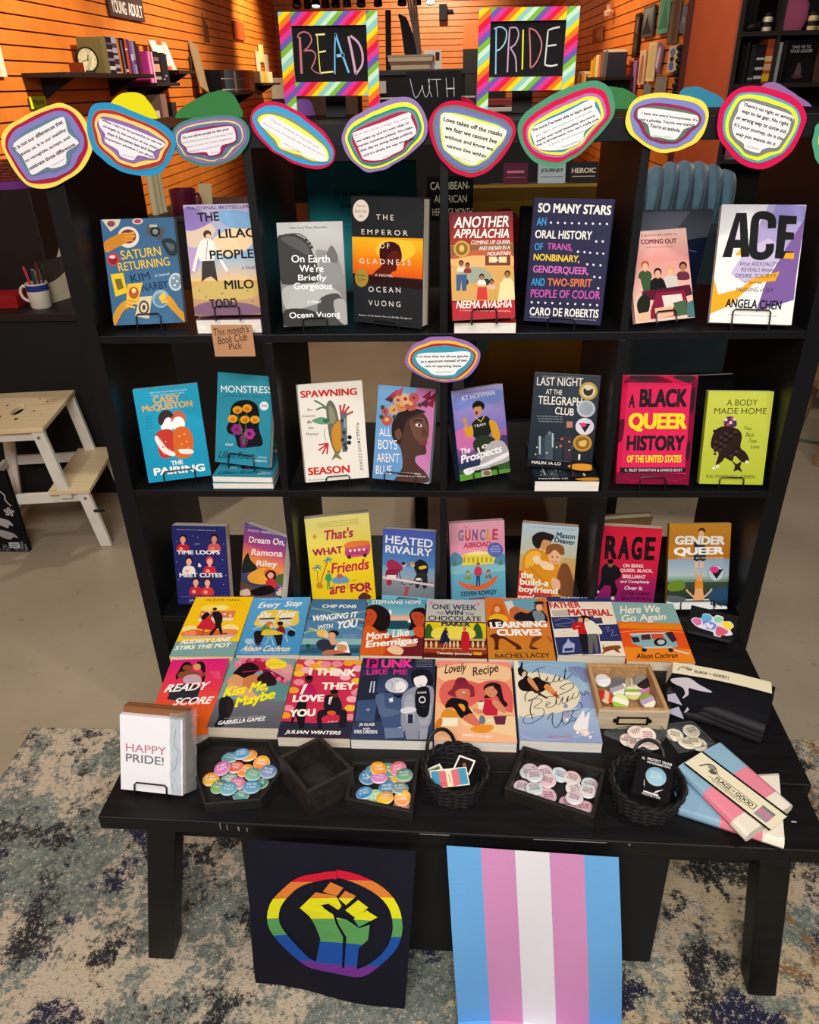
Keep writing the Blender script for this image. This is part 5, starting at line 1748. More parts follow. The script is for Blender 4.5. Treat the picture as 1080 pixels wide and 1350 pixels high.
SIGNS = [
 ('paper_sign', 'yellow edged layered paper quote sign at the left end of the shelf top', (0.028,-0.006,1.439), [('ecd860', '80 -2 69 -19 55 -34 38 -45 20 -53 2 -61 -17 -66 -38 -66 -55 -60 -66 -47 -74 -32 -79 -17 -83 1 -79 21 -62 37 -40 46 -22 54 -3 60 17 66 39 70 58 63 72 51 80 34 80 16'), ('a81c44', '71 -2 60 -17 48 -30 34 -40 18 -47 2 -54 -15 -57 -33 -58 -51 -55 -61 -43 -67 -30 -72 -15 -77 1 -71 19 -55 33 -36 41 -19 48 -3 54 15 59 36 63 54 58 65 46 71 31 74 15'), ('7f7cba', '64 -2 52 -15 43 -27 31 -37 16 -43 2 -48 -13 -50 -30 -52 -48 -52 -56 -40 -62 -27 -67 -14 -72 1 -65 17 -50 30 -32 37 -17 43 -3 48 14 54 33 58 50 54 59 42 65 28 69 14'), ('5f7f92', '52 -1 40 -11 35 -22 26 -31 13 -35 1 -39 -10 -38 -24 -41 -42 -45 -49 -34 -53 -23 -57 -12 -64 1 -55 14 -40 24 -26 30 -14 35 -2 39 11 44 27 49 44 48 49 35 53 23 60 12'), ('e9e7ec', 'C -62 4 -42 18 -7 32 36 48 43 43 44 23 59 7 33 -7 27 -26 1 -33 -9 -31 -38 -43 -44 -32 -50 -12')], [('It is not our differences that', '-60 -3 39 39', 6.0), ('divide us. It is our inability', '-51 -14 42 26', 6.0), ('to recognize, accept, and', '-45 -24 46 14', 6.0), ('celebrate those differences.', '-42 -36 54 4', 6.0), ('AUDRE LORDE', '1 -30 26 -19', 2.0)]),
 ('paper_sign', 'blue edged layered paper quote sign, second from the left end', (0.177,-0.009000000000000001,1.446), [('2f90c4', '84 -2 75 -21 62 -37 46 -51 24 -55 5 -54 -11 -51 -24 -47 -35 -41 -46 -34 -55 -25 -66 -14 -70 1 -71 18 -66 38 -53 58 -28 62 -6 57 10 50 23 45 35 40 48 35 63 28 78 16'), ('6a8f94', '77 -2 67 -18 56 -34 38 -43 19 -45 4 -46 -9 -44 -21 -40 -30 -35 -38 -28 -46 -21 -55 -12 -61 1 -61 16 -60 35 -47 51 -24 52 -5 47 8 42 19 38 29 34 40 29 53 23 66 14'), ('b03034', '75 -2 64 -18 54 -33 36 -40 18 -43 4 -44 -9 -42 -20 -38 -29 -33 -36 -27 -43 -19 -52 -11 -58 1 -59 15 -58 34 -45 49 -22 50 -5 45 8 40 18 36 28 32 38 28 50 22 63 13'), ('f2cf70', '71 -2 60 -16 50 -30 31 -35 16 -38 3 -40 -8 -37 -18 -34 -26 -30 -32 -23 -38 -17 -46 -10 -53 1 -53 14 -54 31 -42 45 -20 44 -4 40 7 35 16 32 25 29 34 25 45 20 57 12'), ('8a6aa8', '66 -2 54 -15 46 -28 26 -29 13 -31 3 -34 -7 -32 -15 -29 -22 -26 -26 -20 -31 -14 -38 -8 -47 0 -47 12 -50 29 -38 41 -17 37 -4 33 6 30 14 27 21 24 28 21 38 17 49 10'), ('ece8f2', 'C -44 37 -31 35 16 19 63 -2 57 -10 41 -16 41 -27 14 -21 3 -29 -18 -22 -21 -12 -41 1 -38 13 -45 25')], [('When I dare to be powerful, to use my', '-40 33 58 -7', 5.0), ('strength in the service of my vision,', '-40 24 51 -14', 5.0), ('then it becomes less and less', '-35 13 41 -18', 5.0), ('important whether I am afraid', '-40 5 39 -27', 5.0), ('AUDRE LORDE', '-16 -20 6 -26', 2.0)]),
 ('paper_sign', 'dark green edged layered paper quote sign over the first divider', (0.319,-0.006,1.444), [('4a7f74', '70 -1 59 -15 45 -26 31 -32 18 -36 6 -39 -6 -39 -18 -40 -30 -37 -41 -31 -53 -25 -61 -13 -66 1 -63 17 -50 29 -33 35 -19 38 -6 39 6 40 19 41 33 41 51 39 66 31 74 16'), ('7f72a6', '65 -1 52 -14 40 -23 28 -29 16 -33 5 -35 -5 -35 -16 -35 -26 -33 -37 -28 -50 -23 -57 -12 -62 1 -59 16 -46 26 -29 31 -17 34 -5 35 6 36 17 37 30 37 47 36 62 29 69 15'), ('ecdc78', '58 -1 43 -11 34 -19 25 -26 14 -28 5 -31 -5 -31 -13 -29 -22 -27 -32 -24 -46 -21 -52 -11 -58 1 -54 15 -40 23 -25 27 -14 29 -4 30 5 31 15 32 26 32 41 32 57 26 62 13'), ('7f72a6', '56 -1 39 -10 31 -18 23 -24 13 -27 4 -29 -4 -29 -12 -27 -20 -25 -30 -23 -44 -20 -50 -10 -56 1 -52 14 -37 22 -24 25 -13 27 -4 28 5 29 14 30 24 30 39 30 55 25 60 13'), ('3f82a2', '53 -1 36 -9 29 -16 22 -23 12 -25 4 -27 -4 -27 -11 -24 -19 -23 -28 -21 -42 -19 -48 -10 -54 1 -50 13 -35 20 -22 23 -12 25 -4 26 4 27 13 28 23 28 37 28 52 24 57 12'), ('a01c50', '49 -1 31 -8 25 -14 20 -21 11 -23 4 -24 -4 -24 -9 -21 -16 -20 -25 -19 -40 -18 -45 -9 -51 1 -47 13 -32 18 -20 21 -11 22 -3 23 4 24 11 25 21 25 34 26 49 23 53 11'), ('e4e0e8', 'C -47 9 -40 14 4 20 39 24 48 19 49 4 43 -1 22 -7 17 -18 -2 -22 -7 -16 -36 -17 -41 -8 -48 -1')], [('Do not allow people to dim your', '-44 4 40 17', 5.0), ('shine because they are blinded. Tell', '-46 -3 45 10', 4.0), ('them to put on some sunglasses,', '-40 -10 44 3', 4.0), ('because we were born this way', '-36 -17 43 -5', 4.0), ('LADY GAGA', '2 -19 16 -17', 2.0)]),
 ('paper_sign', 'slanted crimson edged layered paper quote sign with blue ring', (0.466,-0.009000000000000001,1.444), [('cc1c4e', '67 -1 75 -19 68 -38 47 -47 25 -45 8 -40 -4 -36 -12 -31 -20 -26 -28 -22 -37 -17 -45 -9 -55 1 -67 18 -68 39 -54 54 -32 60 -11 57 5 49 17 43 27 36 36 29 46 22 57 13'), ('3f9fd4', '61 -1 71 -18 66 -36 43 -42 21 -39 7 -35 -3 -31 -11 -27 -18 -23 -25 -20 -33 -15 -39 -8 -48 1 -59 16 -65 37 -50 50 -29 54 -10 50 4 43 15 38 23 32 31 26 40 19 50 11'), ('7a8f86', '50 0 64 -16 62 -35 37 -36 16 -30 5 -27 -2 -24 -9 -21 -15 -19 -21 -16 -27 -12 -31 -6 -36 1 -45 12 -59 34 -44 44 -24 44 -8 39 3 34 12 29 18 25 25 20 32 15 40 9'), ('f2ee62', '44 0 60 -15 61 -34 33 -33 13 -24 4 -22 -2 -20 -7 -18 -13 -16 -18 -14 -23 -11 -26 -5 -29 1 -38 10 -56 32 -41 41 -21 38 -7 33 3 28 10 24 15 21 21 17 27 13 34 8'), ('eeeaf0', 'C -52 29 -44 35 -32 39 -3 24 29 5 54 -12 59 -32 51 -35 30 -29 18 -24 12 -18 -19 -11 -20 0 -32 11 -49 21')], [("There's nothing wrong with you.", '-34 31 47 -15', 4.0), ("There's a lot wrong with the world you live in", '-48 26 55 -28', 4.0), ('CHRIS COLFER', '-15 -5 12 -19', 2.0)]),
 ('paper_sign', 'purple edged layered paper quote sign with a yellow ring', (0.631,-0.006,1.444), [('9079b6', '68 -2 55 -15 43 -24 33 -31 22 -37 11 -42 -1 -49 -17 -52 -36 -54 -51 -44 -65 -32 -74 -17 -78 1 -71 18 -59 32 -42 40 -28 47 -13 52 2 57 21 62 43 61 59 50 69 33 73 16'), ('eeee3c', '61 -2 48 -13 39 -22 30 -28 20 -33 10 -38 -1 -43 -15 -47 -32 -48 -48 -41 -60 -30 -67 -15 -72 1 -65 17 -51 28 -36 34 -24 40 -11 44 2 49 18 53 38 54 54 46 63 30 66 14'), ('2f8d8d', '55 -1 43 -12 36 -20 27 -26 18 -30 9 -35 -1 -39 -14 -43 -29 -44 -45 -39 -55 -28 -62 -14 -67 1 -60 15 -45 24 -32 30 -21 35 -10 38 2 42 16 46 34 48 51 42 59 28 62 13'), ('7a8a92', '50 -1 40 -11 34 -19 26 -24 17 -29 9 -32 -1 -36 -13 -40 -27 -40 -43 -37 -52 -26 -59 -13 -63 1 -56 14 -41 22 -29 27 -19 31 -9 34 2 38 14 41 31 44 48 40 55 26 58 12'), ('a82a4c', '47 -1 36 -10 32 -18 24 -23 16 -27 8 -30 -1 -34 -12 -37 -25 -38 -41 -36 -50 -25 -55 -13 -60 1 -53 13 -37 20 -26 24 -16 27 -8 30 1 33 13 37 28 40 45 38 52 25 55 12'), ('eee6f0', 'C -58 6 -50 12 -2 26 40 39 44 30 49 21 52 6 32 -7 29 -17 13 -25 -10 -34 -39 -33 -45 -24 -52 -8')], [('There will not be a magic day when', '-58 2 40 29', 4.0), ("we wake up and it's now okay to", '-51 -7 41 21', 5.0), ('express ourselves publicly. We make', '-50 -15 47 14', 5.0), ('that day by doing things publicly', '-45 -22 47 6', 5.0), ("until it's simply the way things are", '-41 -30 49 -3', 5.0), ('TAMMY BALDWIN', '-7 -32 26 -22', 2.0)]),
 ('paper_sign', 'red edged layered paper quote sign at the centre with grey and yellow rings', (0.777,-0.009000000000000001,1.436), [('c61c46', '73 -1 64 -16 54 -29 43 -39 32 -48 17 -54 1 -57 -15 -53 -30 -47 -41 -37 -52 -26 -60 -13 -67 2 -71 19 -70 37 -58 53 -41 62 -20 63 -1 58 14 53 30 48 48 43 67 35 78 18'), ('6f7a7a', '67 -1 57 -14 48 -25 39 -35 28 -43 15 -48 1 -50 -13 -46 -26 -41 -37 -33 -47 -23 -55 -12 -60 1 -64 17 -64 34 -55 50 -36 56 -18 55 -1 51 13 47 26 43 42 38 60 31 72 17'), ('6f77b8', '63 -1 53 -13 45 -24 36 -32 26 -39 14 -44 1 -46 -12 -43 -24 -38 -34 -30 -44 -22 -52 -11 -57 1 -60 16 -60 32 -53 48 -34 52 -16 51 -1 46 12 43 24 39 39 35 56 29 69 16'), ('7f9c9c', '57 -1 47 -12 39 -21 32 -29 22 -34 12 -39 1 -40 -11 -37 -21 -32 -30 -26 -39 -19 -48 -10 -51 1 -53 14 -54 29 -50 45 -30 46 -14 43 -1 40 10 37 21 34 33 31 49 26 63 15'), ('ecf052', '55 -1 45 -11 37 -20 30 -27 21 -32 12 -37 1 -38 -10 -35 -19 -30 -28 -25 -37 -18 -46 -10 -49 1 -51 13 -52 28 -49 44 -29 44 -13 41 -1 38 9 35 20 32 31 29 47 24 61 14'), ('f2eee2', 'C -50 31 -47 44 -34 43 9 31 57 19 60 10 48 -4 33 -20 27 -27 14 -31 8 -37 -8 -32 -28 -22 -44 -11 -47 9')], [('Love takes off the masks', '-47 33 54 7', 7.0), ('we fear we cannot live', '-44 20 45 -4', 7.0), ('without and know we', '-45 7 39 -15', 6.0), ('cannot live within', '-42 -7 27 -26', 6.0), ('JAMES BALDWIN', '-24 -25 7 -33', 2.0)]),
 ('paper_sign', 'green edged layered paper quote sign with crimson and mauve rings', (0.947,-0.006,1.456), [('4f9272', '62 -1 52 -13 43 -22 35 -30 27 -38 17 -46 4 -53 -14 -62 -35 -62 -57 -54 -74 -38 -85 -19 -89 2 -80 20 -63 32 -48 41 -35 48 -21 54 -5 60 14 65 38 68 60 58 71 38 73 17'), ('d01c4e', '53 -1 45 -11 37 -19 31 -27 24 -34 15 -41 4 -46 -12 -54 -31 -53 -50 -48 -68 -35 -78 -18 -80 2 -68 17 -53 27 -40 34 -29 40 -17 44 -4 49 11 54 33 58 53 51 63 33 66 15'), ('b272b2', '46 -1 38 -10 33 -17 28 -24 22 -31 13 -36 3 -41 -10 -47 -27 -47 -45 -43 -63 -33 -73 -16 -73 1 -58 15 -44 23 -33 28 -24 33 -14 36 -4 41 9 45 28 50 47 45 57 30 59 14'), ('f2ea42', '42 -1 35 -9 30 -15 26 -23 20 -29 12 -33 3 -37 -10 -43 -24 -43 -42 -40 -60 -31 -70 -16 -69 1 -52 13 -39 20 -29 25 -21 28 -12 32 -3 35 8 39 25 45 43 42 52 28 55 13'), ('3f8cbc', '37 -1 30 -8 26 -14 24 -21 18 -26 11 -30 2 -33 -8 -38 -22 -38 -39 -37 -57 -30 -66 -15 -64 1 -45 11 -33 17 -24 20 -17 23 -10 26 -3 29 7 33 21 39 39 38 48 25 50 12'), ('eeecf2', 'C -67 -4 -57 4 -10 22 33 41 39 30 49 17 47 8 34 -1 24 -10 22 -23 -9 -35 -51 -34 -62 -18')], [("The more I've been able to learn about", '-64 -7 35 29', 5.0), ('gay rights and equal pay and gender', '-57 -15 37 22', 4.0), ('equity and racial inequality, the more', '-55 -24 41 14', 5.0), ("that it all intersects. You can't really pick", '-55 -31 48 9', 5.0), ("it apart. It's all intertwined", '-34 -30 32 -6', 4.0), ('MEGAN RAPINOE', '-11 -33 20 -23', 3.0)]),
 ('paper_sign', 'pale yellow edged layered paper quote sign with periwinkle ring', (1.107,-0.006,1.457), [('f4de52', '71 -2 67 -17 58 -29 44 -36 31 -41 19 -43 7 -45 -6 -43 -19 -38 -31 -32 -43 -24 -57 -14 -66 1 -66 16 -61 31 -50 41 -35 45 -21 47 -7 47 7 45 22 43 39 40 60 32 71 16'), ('7f88c6', '66 -1 57 -15 50 -25 38 -31 28 -36 16 -37 6 -38 -5 -37 -16 -33 -27 -28 -38 -21 -49 -12 -56 1 -60 15 -57 28 -44 36 -30 39 -18 40 -6 40 6 38 19 36 33 34 51 28 65 15'), ('9a2a56', '59 -1 46 -12 40 -20 31 -26 23 -30 13 -30 4 -30 -4 -29 -13 -26 -23 -23 -31 -17 -38 -9 -44 1 -54 13 -51 25 -37 30 -25 32 -14 32 -4 31 5 30 15 28 26 26 41 22 57 13'), ('5f766a', '56 -1 40 -10 35 -18 28 -23 21 -27 12 -27 4 -26 -4 -25 -11 -23 -20 -21 -27 -15 -33 -8 -37 0 -50 12 -48 24 -34 27 -21 28 -12 27 -4 27 4 25 12 24 22 22 36 19 53 12'), ('f0eef0', 'C -48 15 -44 25 -6 22 43 14 54 9 52 -2 33 -8 27 -17 18 -24 -7 -20 -21 -18 -25 -10 -30 1 -45 8')], [("I hate the word homophobia. It's", '-42 15 53 2', 5.0), ("not a phobia. You're not scared.", '-45 5 50 -6', 6.0), ("You're an asshole.", '-26 -4 27 -13', 6.0), ('MORGAN FREEMAN', '-18 -18 16 -22', 2.0)]),
 ('paper_sign', 'tall crimson edged layered paper quote sign with lime ring, right end of shelf', (1.264,-0.009000000000000001,1.445), [('d21a52', '75 -1 71 -17 65 -32 55 -43 43 -52 29 -59 13 -61 -5 -57 -21 -50 -36 -39 -48 -27 -61 -14 -68 1 -70 18 -69 34 -61 48 -50 60 -32 66 -13 66 6 62 25 57 45 50 64 37 77 18'), ('5fa4c4', '66 -1 62 -15 56 -27 48 -37 36 -43 24 -48 11 -51 -4 -48 -18 -42 -30 -33 -41 -23 -52 -12 -59 1 -61 16 -60 30 -53 42 -44 54 -28 57 -11 56 5 53 21 48 38 42 56 32 67 16'), ('deee3e', '62 -1 57 -14 52 -25 45 -35 32 -39 22 -43 10 -47 -4 -44 -17 -39 -27 -30 -38 -21 -49 -11 -55 1 -57 15 -55 28 -50 40 -42 51 -26 54 -10 52 5 49 19 44 35 39 53 30 63 15'), ('7f8289', '56 -1 51 -13 46 -23 40 -31 27 -33 18 -36 8 -40 -3 -38 -15 -34 -24 -26 -33 -19 -43 -10 -49 1 -51 13 -49 24 -45 36 -38 46 -23 48 -9 45 4 42 17 38 31 34 47 27 57 14'), ('f4f0f2', 'C -45 15 -40 29 -39 40 -29 44 4 36 52 21 51 11 50 -3 43 -16 36 -27 22 -27 12 -30 6 -35 -17 -28 -21 -20 -36 -11 -44 2')], [("There's no right or wrong", '-34 36 52 12', 7.0), ('way to be gay. No right', '-35 26 47 4', 7.0), ('or wrong way to come out.', '-42 16 47 -8', 7.0), ("It's your journey, do it the", '-43 6 43 -18', 7.0), ('way you wanna do it', '-38 -8 32 -26', 7.0), ('TAN FRANCE', '-16 -25 6 -31', 3.0)]),
 ('paper_sign', 'green edged paper sign cut off by the right edge of the photo', (1.392,-0.006,1.424), [('4fa27e', '31 0 32 -7 31 -15 30 -23 27 -31 20 -36 11 -43 -2 -41 -13 -33 -21 -24 -25 -15 -29 -7 -32 1 -32 8 -32 16 -32 25 -26 31 -19 35 -8 35 2 33 10 27 18 21 24 15 28 7'), ('e6e65a', '23 0 24 -6 23 -10 21 -16 18 -21 14 -25 8 -29 -1 -27 -9 -23 -14 -16 -17 -10 -20 -4 -22 1 -23 6 -23 12 -22 18 -19 22 -13 26 -6 25 1 23 8 20 14 16 18 11 20 5'), ('7f7cba', '19 0 20 -5 18 -8 17 -12 14 -16 11 -19 6 -22 -1 -21 -7 -17 -11 -12 -13 -8 -15 -3 -17 1 -18 5 -18 9 -17 14 -15 18 -11 21 -5 20 1 18 6 16 11 14 15 9 17 4'), ('f0f0f0', 'C -14 5 -10 16 9 11 16 -3 6 -16 -6 -11')], []),
 ('paper_sign', 'small purple edged layered paper quote sign on the second board', (0.731,-0.006,1.040), [('9c70b8', '71 -1 62 -17 50 -30 36 -37 22 -40 11 -42 0 -42 -10 -40 -20 -37 -33 -34 -46 -28 -63 -17 -77 0 -71 20 -60 36 -42 44 -28 51 -13 52 0 52 14 52 27 48 43 44 59 35 73 20'), ('f4c83e', '65 0 55 -16 44 -27 33 -34 20 -36 10 -37 0 -38 -9 -36 -19 -34 -30 -31 -42 -25 -57 -15 -70 0 -66 19 -53 32 -36 38 -24 43 -11 44 0 44 12 44 23 42 37 38 54 31 68 18'), ('b81e36', '61 0 51 -14 40 -24 30 -31 19 -34 9 -35 0 -35 -8 -34 -18 -32 -28 -29 -39 -23 -52 -14 -65 0 -63 18 -48 29 -33 34 -21 38 -10 39 0 39 10 39 21 37 34 34 50 29 64 17'), ('3f9cb8', '57 0 47 -13 37 -22 28 -29 18 -32 9 -32 0 -33 -8 -31 -17 -30 -26 -27 -36 -22 -49 -13 -61 0 -60 17 -45 27 -29 31 -19 34 -9 34 0 35 9 35 19 33 31 31 47 28 61 16'), ('f2f8fa', 'C -55 12 -42 20 3 21 48 23 53 11 44 -4 29 -15 19 -25 -17 -25 -32 -14 -47 -4')], [('It is time that we all see gender', '-53 10 51 10', 6.0), ('as a spectrum instead of two', '-45 -1 48 1', 7.0), ('sets of opposing ideals', '-37 -10 36 -10', 6.0), ('EMMA WATSON', '-14 -21 16 -20', 3.0)]),
 ('paper_sign', 'yellow rounded paper sign back rising behind the blue edged sign', (0.043,0.397,1.479), [('f4ec1e', '53 -1 54 -14 48 -28 42 -45 27 -58 7 -60 -12 -63 -31 -62 -43 -49 -53 -38 -57 -25 -55 -11 -54 1 -53 14 -43 25 -31 34 -18 40 -4 42 9 42 21 40 31 35 37 27 43 19 48 10')], []),
 ('paper_sign', 'green rounded paper sign back rising behind the dark green edged sign', (0.222,0.397,1.477), [('3f8448', '66 -1 64 -17 60 -34 49 -50 28 -56 10 -61 -10 -66 -28 -62 -46 -56 -65 -49 -80 -37 -86 -18 -82 1 -61 16 -43 24 -29 30 -17 35 -6 39 6 41 21 44 35 42 49 36 56 25 62 13')], []),
 ('paper_sign', 'red pointed paper sign back showing beside the chalk word board', (0.794,0.397,1.463), [('c41c44', '41 0 54 -13 51 -27 49 -43 31 -48 15 -48 1 -49 -14 -49 -23 -35 -28 -24 -32 -16 -36 -7 -35 1 -33 9 -31 17 -29 26 -24 36 -11 32 -1 25 5 20 10 16 15 14 20 11 28 7')], []),
 ('paper_sign', 'green low paper sign back between the green and pale yellow signs', (1.106,0.397,1.479), [('3f7f4c', '40 -1 42 -10 45 -23 38 -31 29 -38 19 -45 5 -46 -8 -42 -21 -38 -35 -34 -42 -22 -43 -10 -44 1 -45 11 -47 24 -38 31 -25 33 -14 32 -4 30 5 29 14 26 22 22 32 17 38 9')], []),
 ('paper_sign', 'blue low paper sign back between the pale yellow and crimson signs', (1.279,0.397,1.476), [('3a8aaa', '54 -1 55 -13 56 -27 47 -37 34 -41 21 -45 9 -49 -5 -42 -17 -36 -29 -30 -41 -22 -43 -10 -45 1 -48 12 -45 23 -37 30 -24 31 -14 32 -4 30 4 27 12 24 20 21 30 17 43 10')], []),
 ('paper_sign', 'lilac paper sign back behind the tall crimson sign', (1.456,0.397,1.471), [('a87ab8', '55 -1 65 -16 66 -32 59 -46 43 -51 28 -55 12 -57 -4 -49 -18 -42 -32 -35 -45 -25 -49 -12 -52 1 -55 13 -59 29 -50 38 -36 42 -20 39 -7 33 2 28 10 24 18 20 26 15 38 9')], []),
 ('paper_sign', 'violet paper sign back under the left rainbow frame', (0.422,0.397,1.474), [('8a5cac', '26 -1 25 -7 24 -13 23 -22 20 -36 9 -39 -3 -41 -15 -38 -20 -27 -24 -20 -28 -13 -27 -6 -26 0 -24 6 -23 13 -20 20 -14 25 -5 27 3 27 11 26 17 22 22 17 23 11 24 5')], []),
]
CHALK_READ = [('c07078', 3.3, '14 74 13 14'), ('c07078', 1.8, '10 73 13 79 23 82 33 78 36 68 29 58 19 51'), ('c07078', 1.8, '19 51 35 52 42 44 38 32 32 23'), ('c07078', 1.3, '32 23 39 17 52 13'), ('e8e070', 1.3, '47 77 48 46 49 15'), ('f0e890', 2.1, '44 77 62 78'), ('f0e890', 1.9, '49 49 62 51'), ('f0e890', 1.9, '48 15 74 17'), ('6fb4dc', 2.1, '82 79 79 51 77 13'), ('6fb4dc', 3.0, '82 78 91 51 104 15'), ('7fbce0', 3.9, '82 43 97 44'), ('c8a0b8', 3.6, '106 74 112 45 117 13'), ('c8a0b8', 3.0, '110 75 124 64 131 48 130 28 117 12')]
CHALK_PRIDE = [('8cc4e4', 1.8, '11 79 13 5'), ('9accd8', 1.8, '7 78 19 81 30 74 29 58 21 47 13 43'), ('c0a0c4', 2.0, '36 79 35 45 35 8'), ('c0a0c4', 1.8, '35 79 48 79 53 68 48 54 38 47'), ('b898c0', 2.0, '39 47 49 32 52 8'), ('ece44a', 2.0, '61 76 63 12'), ('c87a7c', 1.8, '72 78 76 44 78 14'), ('c87a7c', 1.8, '72 78 85 73 96 56 95 38 87 21 78 14'), ('d8d8d8', 2.0, '107 74 106 48 105 19'), ('d8d8d8', 2.2, '107 74 116 77 128 79'), ('d8d8d8', 2.0, '106 49 124 51'), ('d8d8d8', 2.2, '105 19 116 17 129 19')]
CHALK_WITH = [('cfcfd4', 0.9, '0 62 4 44 11 27 22 41 25 50 27 38 33 28 40 43 37 61'), ('cfcfd4', 0.9, '40 62 39 43 45 28'), ('cfcfd4', 1.1, '43 60 64 60'), ('cfcfd4', 0.9, '54 59 57 28'), ('cfcfd4', 0.9, '74 62 77 27'), ('cfcfd4', 0.9, '90 62 91 28'), ('cfcfd4', 1.9, '74 43 92 43')]
# frame corners [[0.444, 0.2, 1.532], [0.816, 0.2, 1.533], [0.658, 0.33, 1.47]]
HEX_BADGES = [(0.346, -0.532, 0, '88a8a0', 'a8c0b8'), (0.402, -0.506, 0, 'c8d0e0', '8aa0c0'), (0.313, -0.533, 0, 'f0a030', 'e8b840'), (0.353, -0.51, 0, 'f08060', 'e86a50'), (0.376, -0.565, 0, '6ab0a8', '5aa098'), (0.404, -0.538, 0, '5a9a80', '4a8a70'), (0.337, -0.487, 0, '3f8aa8', '6ab0c0'), (0.358, -0.482, 0, '7ab4d8', '5a9ac8'), (0.372, -0.482, 1, 'f0803a', 'f8b828'), (0.399, -0.498, 1, 'f8b81c', 'f07a58'), (0.332, -0.519, 1, 'c860a0', 'd080b8'), (0.373, -0.517, 1, 'f8b028', 'f08a40'), (0.391, -0.532, 1, '5a9a80', '88c0a0'), (0.418, -0.525, 1, '4a78a8', '88a0c8'), (0.334, -0.554, 1, '3f6a70', '8ac060'), (0.366, -0.55, 1, 'd86a98', 'e090b0'), (0.355, -0.565, 0, '4a9ab0', '7ab8c8'), (0.395, -0.56, 1, '3f8ac0', '6aa8c8')]
SQUARE_BADGES = [(0.672, -0.503, 0, '6a8a98', '88a0a8'), (0.6, -0.513, 0, 'c890c0', 'd8a0c8'), (0.597, -0.528, 0, '3f80b0', '5a98c0'), (0.637, -0.531, 0, '7ab0b0', '5a98a8'), (0.655, -0.527, 0, 'e8a030', 'f0b848'), (0.634, -0.55, 0, '5a98c0', '4a88b0'), (0.657, -0.553, 0, '6a8a98', '88a8a8'), (0.662, -0.583, 0, 'f07a70', 'f8a060'), (0.614, -0.57, 0, 'a8d0a0', '88b888'), (0.608, -0.498, 0, '3a86b8', '5aa0cc'), (0.634, -0.504, 1, '4f8a70', '6aa088'), (0.652, -0.51, 1, 'd86080', 'e88aa0'), (0.617, -0.521, 1, 'f0a81c', 'e89a28'), (0.674, -0.534, 1, '4a7a88', '7ac080'), (0.62, -0.541, 1, 'd878c0', 'e090d0'), (0.595, -0.562, 1, '5aa8d0', '3f88c0'), (0.632, -0.575, 1, 'f09a48', 'f8d41c'), (0.663, -0.574, 1, 'f8c41c', 'f08a68')]
PALE_BADGES = [(0.891, -0.499, 1, 'e8c8d4', 'd8b8c8'), (0.916, -0.508, 1, 'e8d0d8', 'd8c8d0'), (0.886, -0.51, 0, 'd8d8dc', 'c8d8dc'), (0.942, -0.513, 0, 'd8e0e4', 'c0d8e0'), (0.873, -0.537, 0, 'e0c8d0', 'd8d0d4'), (0.895, -0.527, 0, 'e8c8d0', 'c8dce0'), (0.918, -0.53, 0, 'e8d0d4', 'd8b8c4'), (0.893, -0.548, 0, 'd8e0e0', 'c8d8d8'), (0.915, -0.559, 0, 'e0b8c4', 'c8a0b0'), (0.963, -0.52, 0, 'e8c0b8', 'd8d8dc'), (0.963, -0.544, 1, 'ecdcd8', 'd8dce0'), (0.993, -0.529, 0, 'd0e0e4', 'e8c8c8'), (0.985, -0.552, 0, 'd8e4e8', 'e0d0d0'), (0.949, -0.57, 0, 'c8a0b0', 'd8c0cc'), (0.974, -0.583, 0, 'e8c0c8', 'd8b0bc'), (0.959, -0.57, 1, 'f0d0d8', 'd8e0e4')]
CREAM_BADGES = [(1.083, -0.421, 0, 'f4e4dc', 'ecd8d0'), (1.093, -0.433, 0, 'f4e4dc', 'ecd8d0'), (1.109, -0.435, 0, 'f4e0d8', 'ecd4cc'), (1.124, -0.436, 0, 'f4e0d8', 'ecd4cc'), (1.098, -0.413, 1, 'f6e8e2', 'f0dcd4'), (1.116, -0.424, 1, 'f6e8e2', 'f0dcd4')]
IVORY_BADGES = [(1.212, -0.429, 0, 'f2e8d0', 'e8dcc0'), (1.202, -0.427, 0, 'f2e8d0', 'e8dcc0'), (1.208, -0.395, 0, 'd8d4c8', 'b8b0a0'), (1.174, -0.406, 1, 'f6eed8', 'eee2c8'), (1.186, -0.436, 1, 'f6eed8', 'eee2c8')]
STRIPED_BADGES = [(1.059, -0.269, 1, 'f0f0f0', 'd8d8dc'), (1.138, -0.279, 1, '2a2624', '8a8680'), (1.092, -0.271, 0, 'f2f2f2', '6a6a70'), (1.083, -0.302, 1, 'e8e4e0', 'a8a4a8'), (1.117, -0.268, 0, 'd8ccb8', 'b8a890'), (1.112, -0.313, 1, 'd8d488', 'f0ecd0'), (1.056, -0.325, 1, 'e84a2a', 'e89a7a'), (1.083, -0.338, 1, '9ac84a', 'f0ecd8'), (1.136, -0.334, 1, 'f0ecd8', '8aa04a'), (1.135, -0.292, 0, 'c87a9a', 'e8d8d8')]
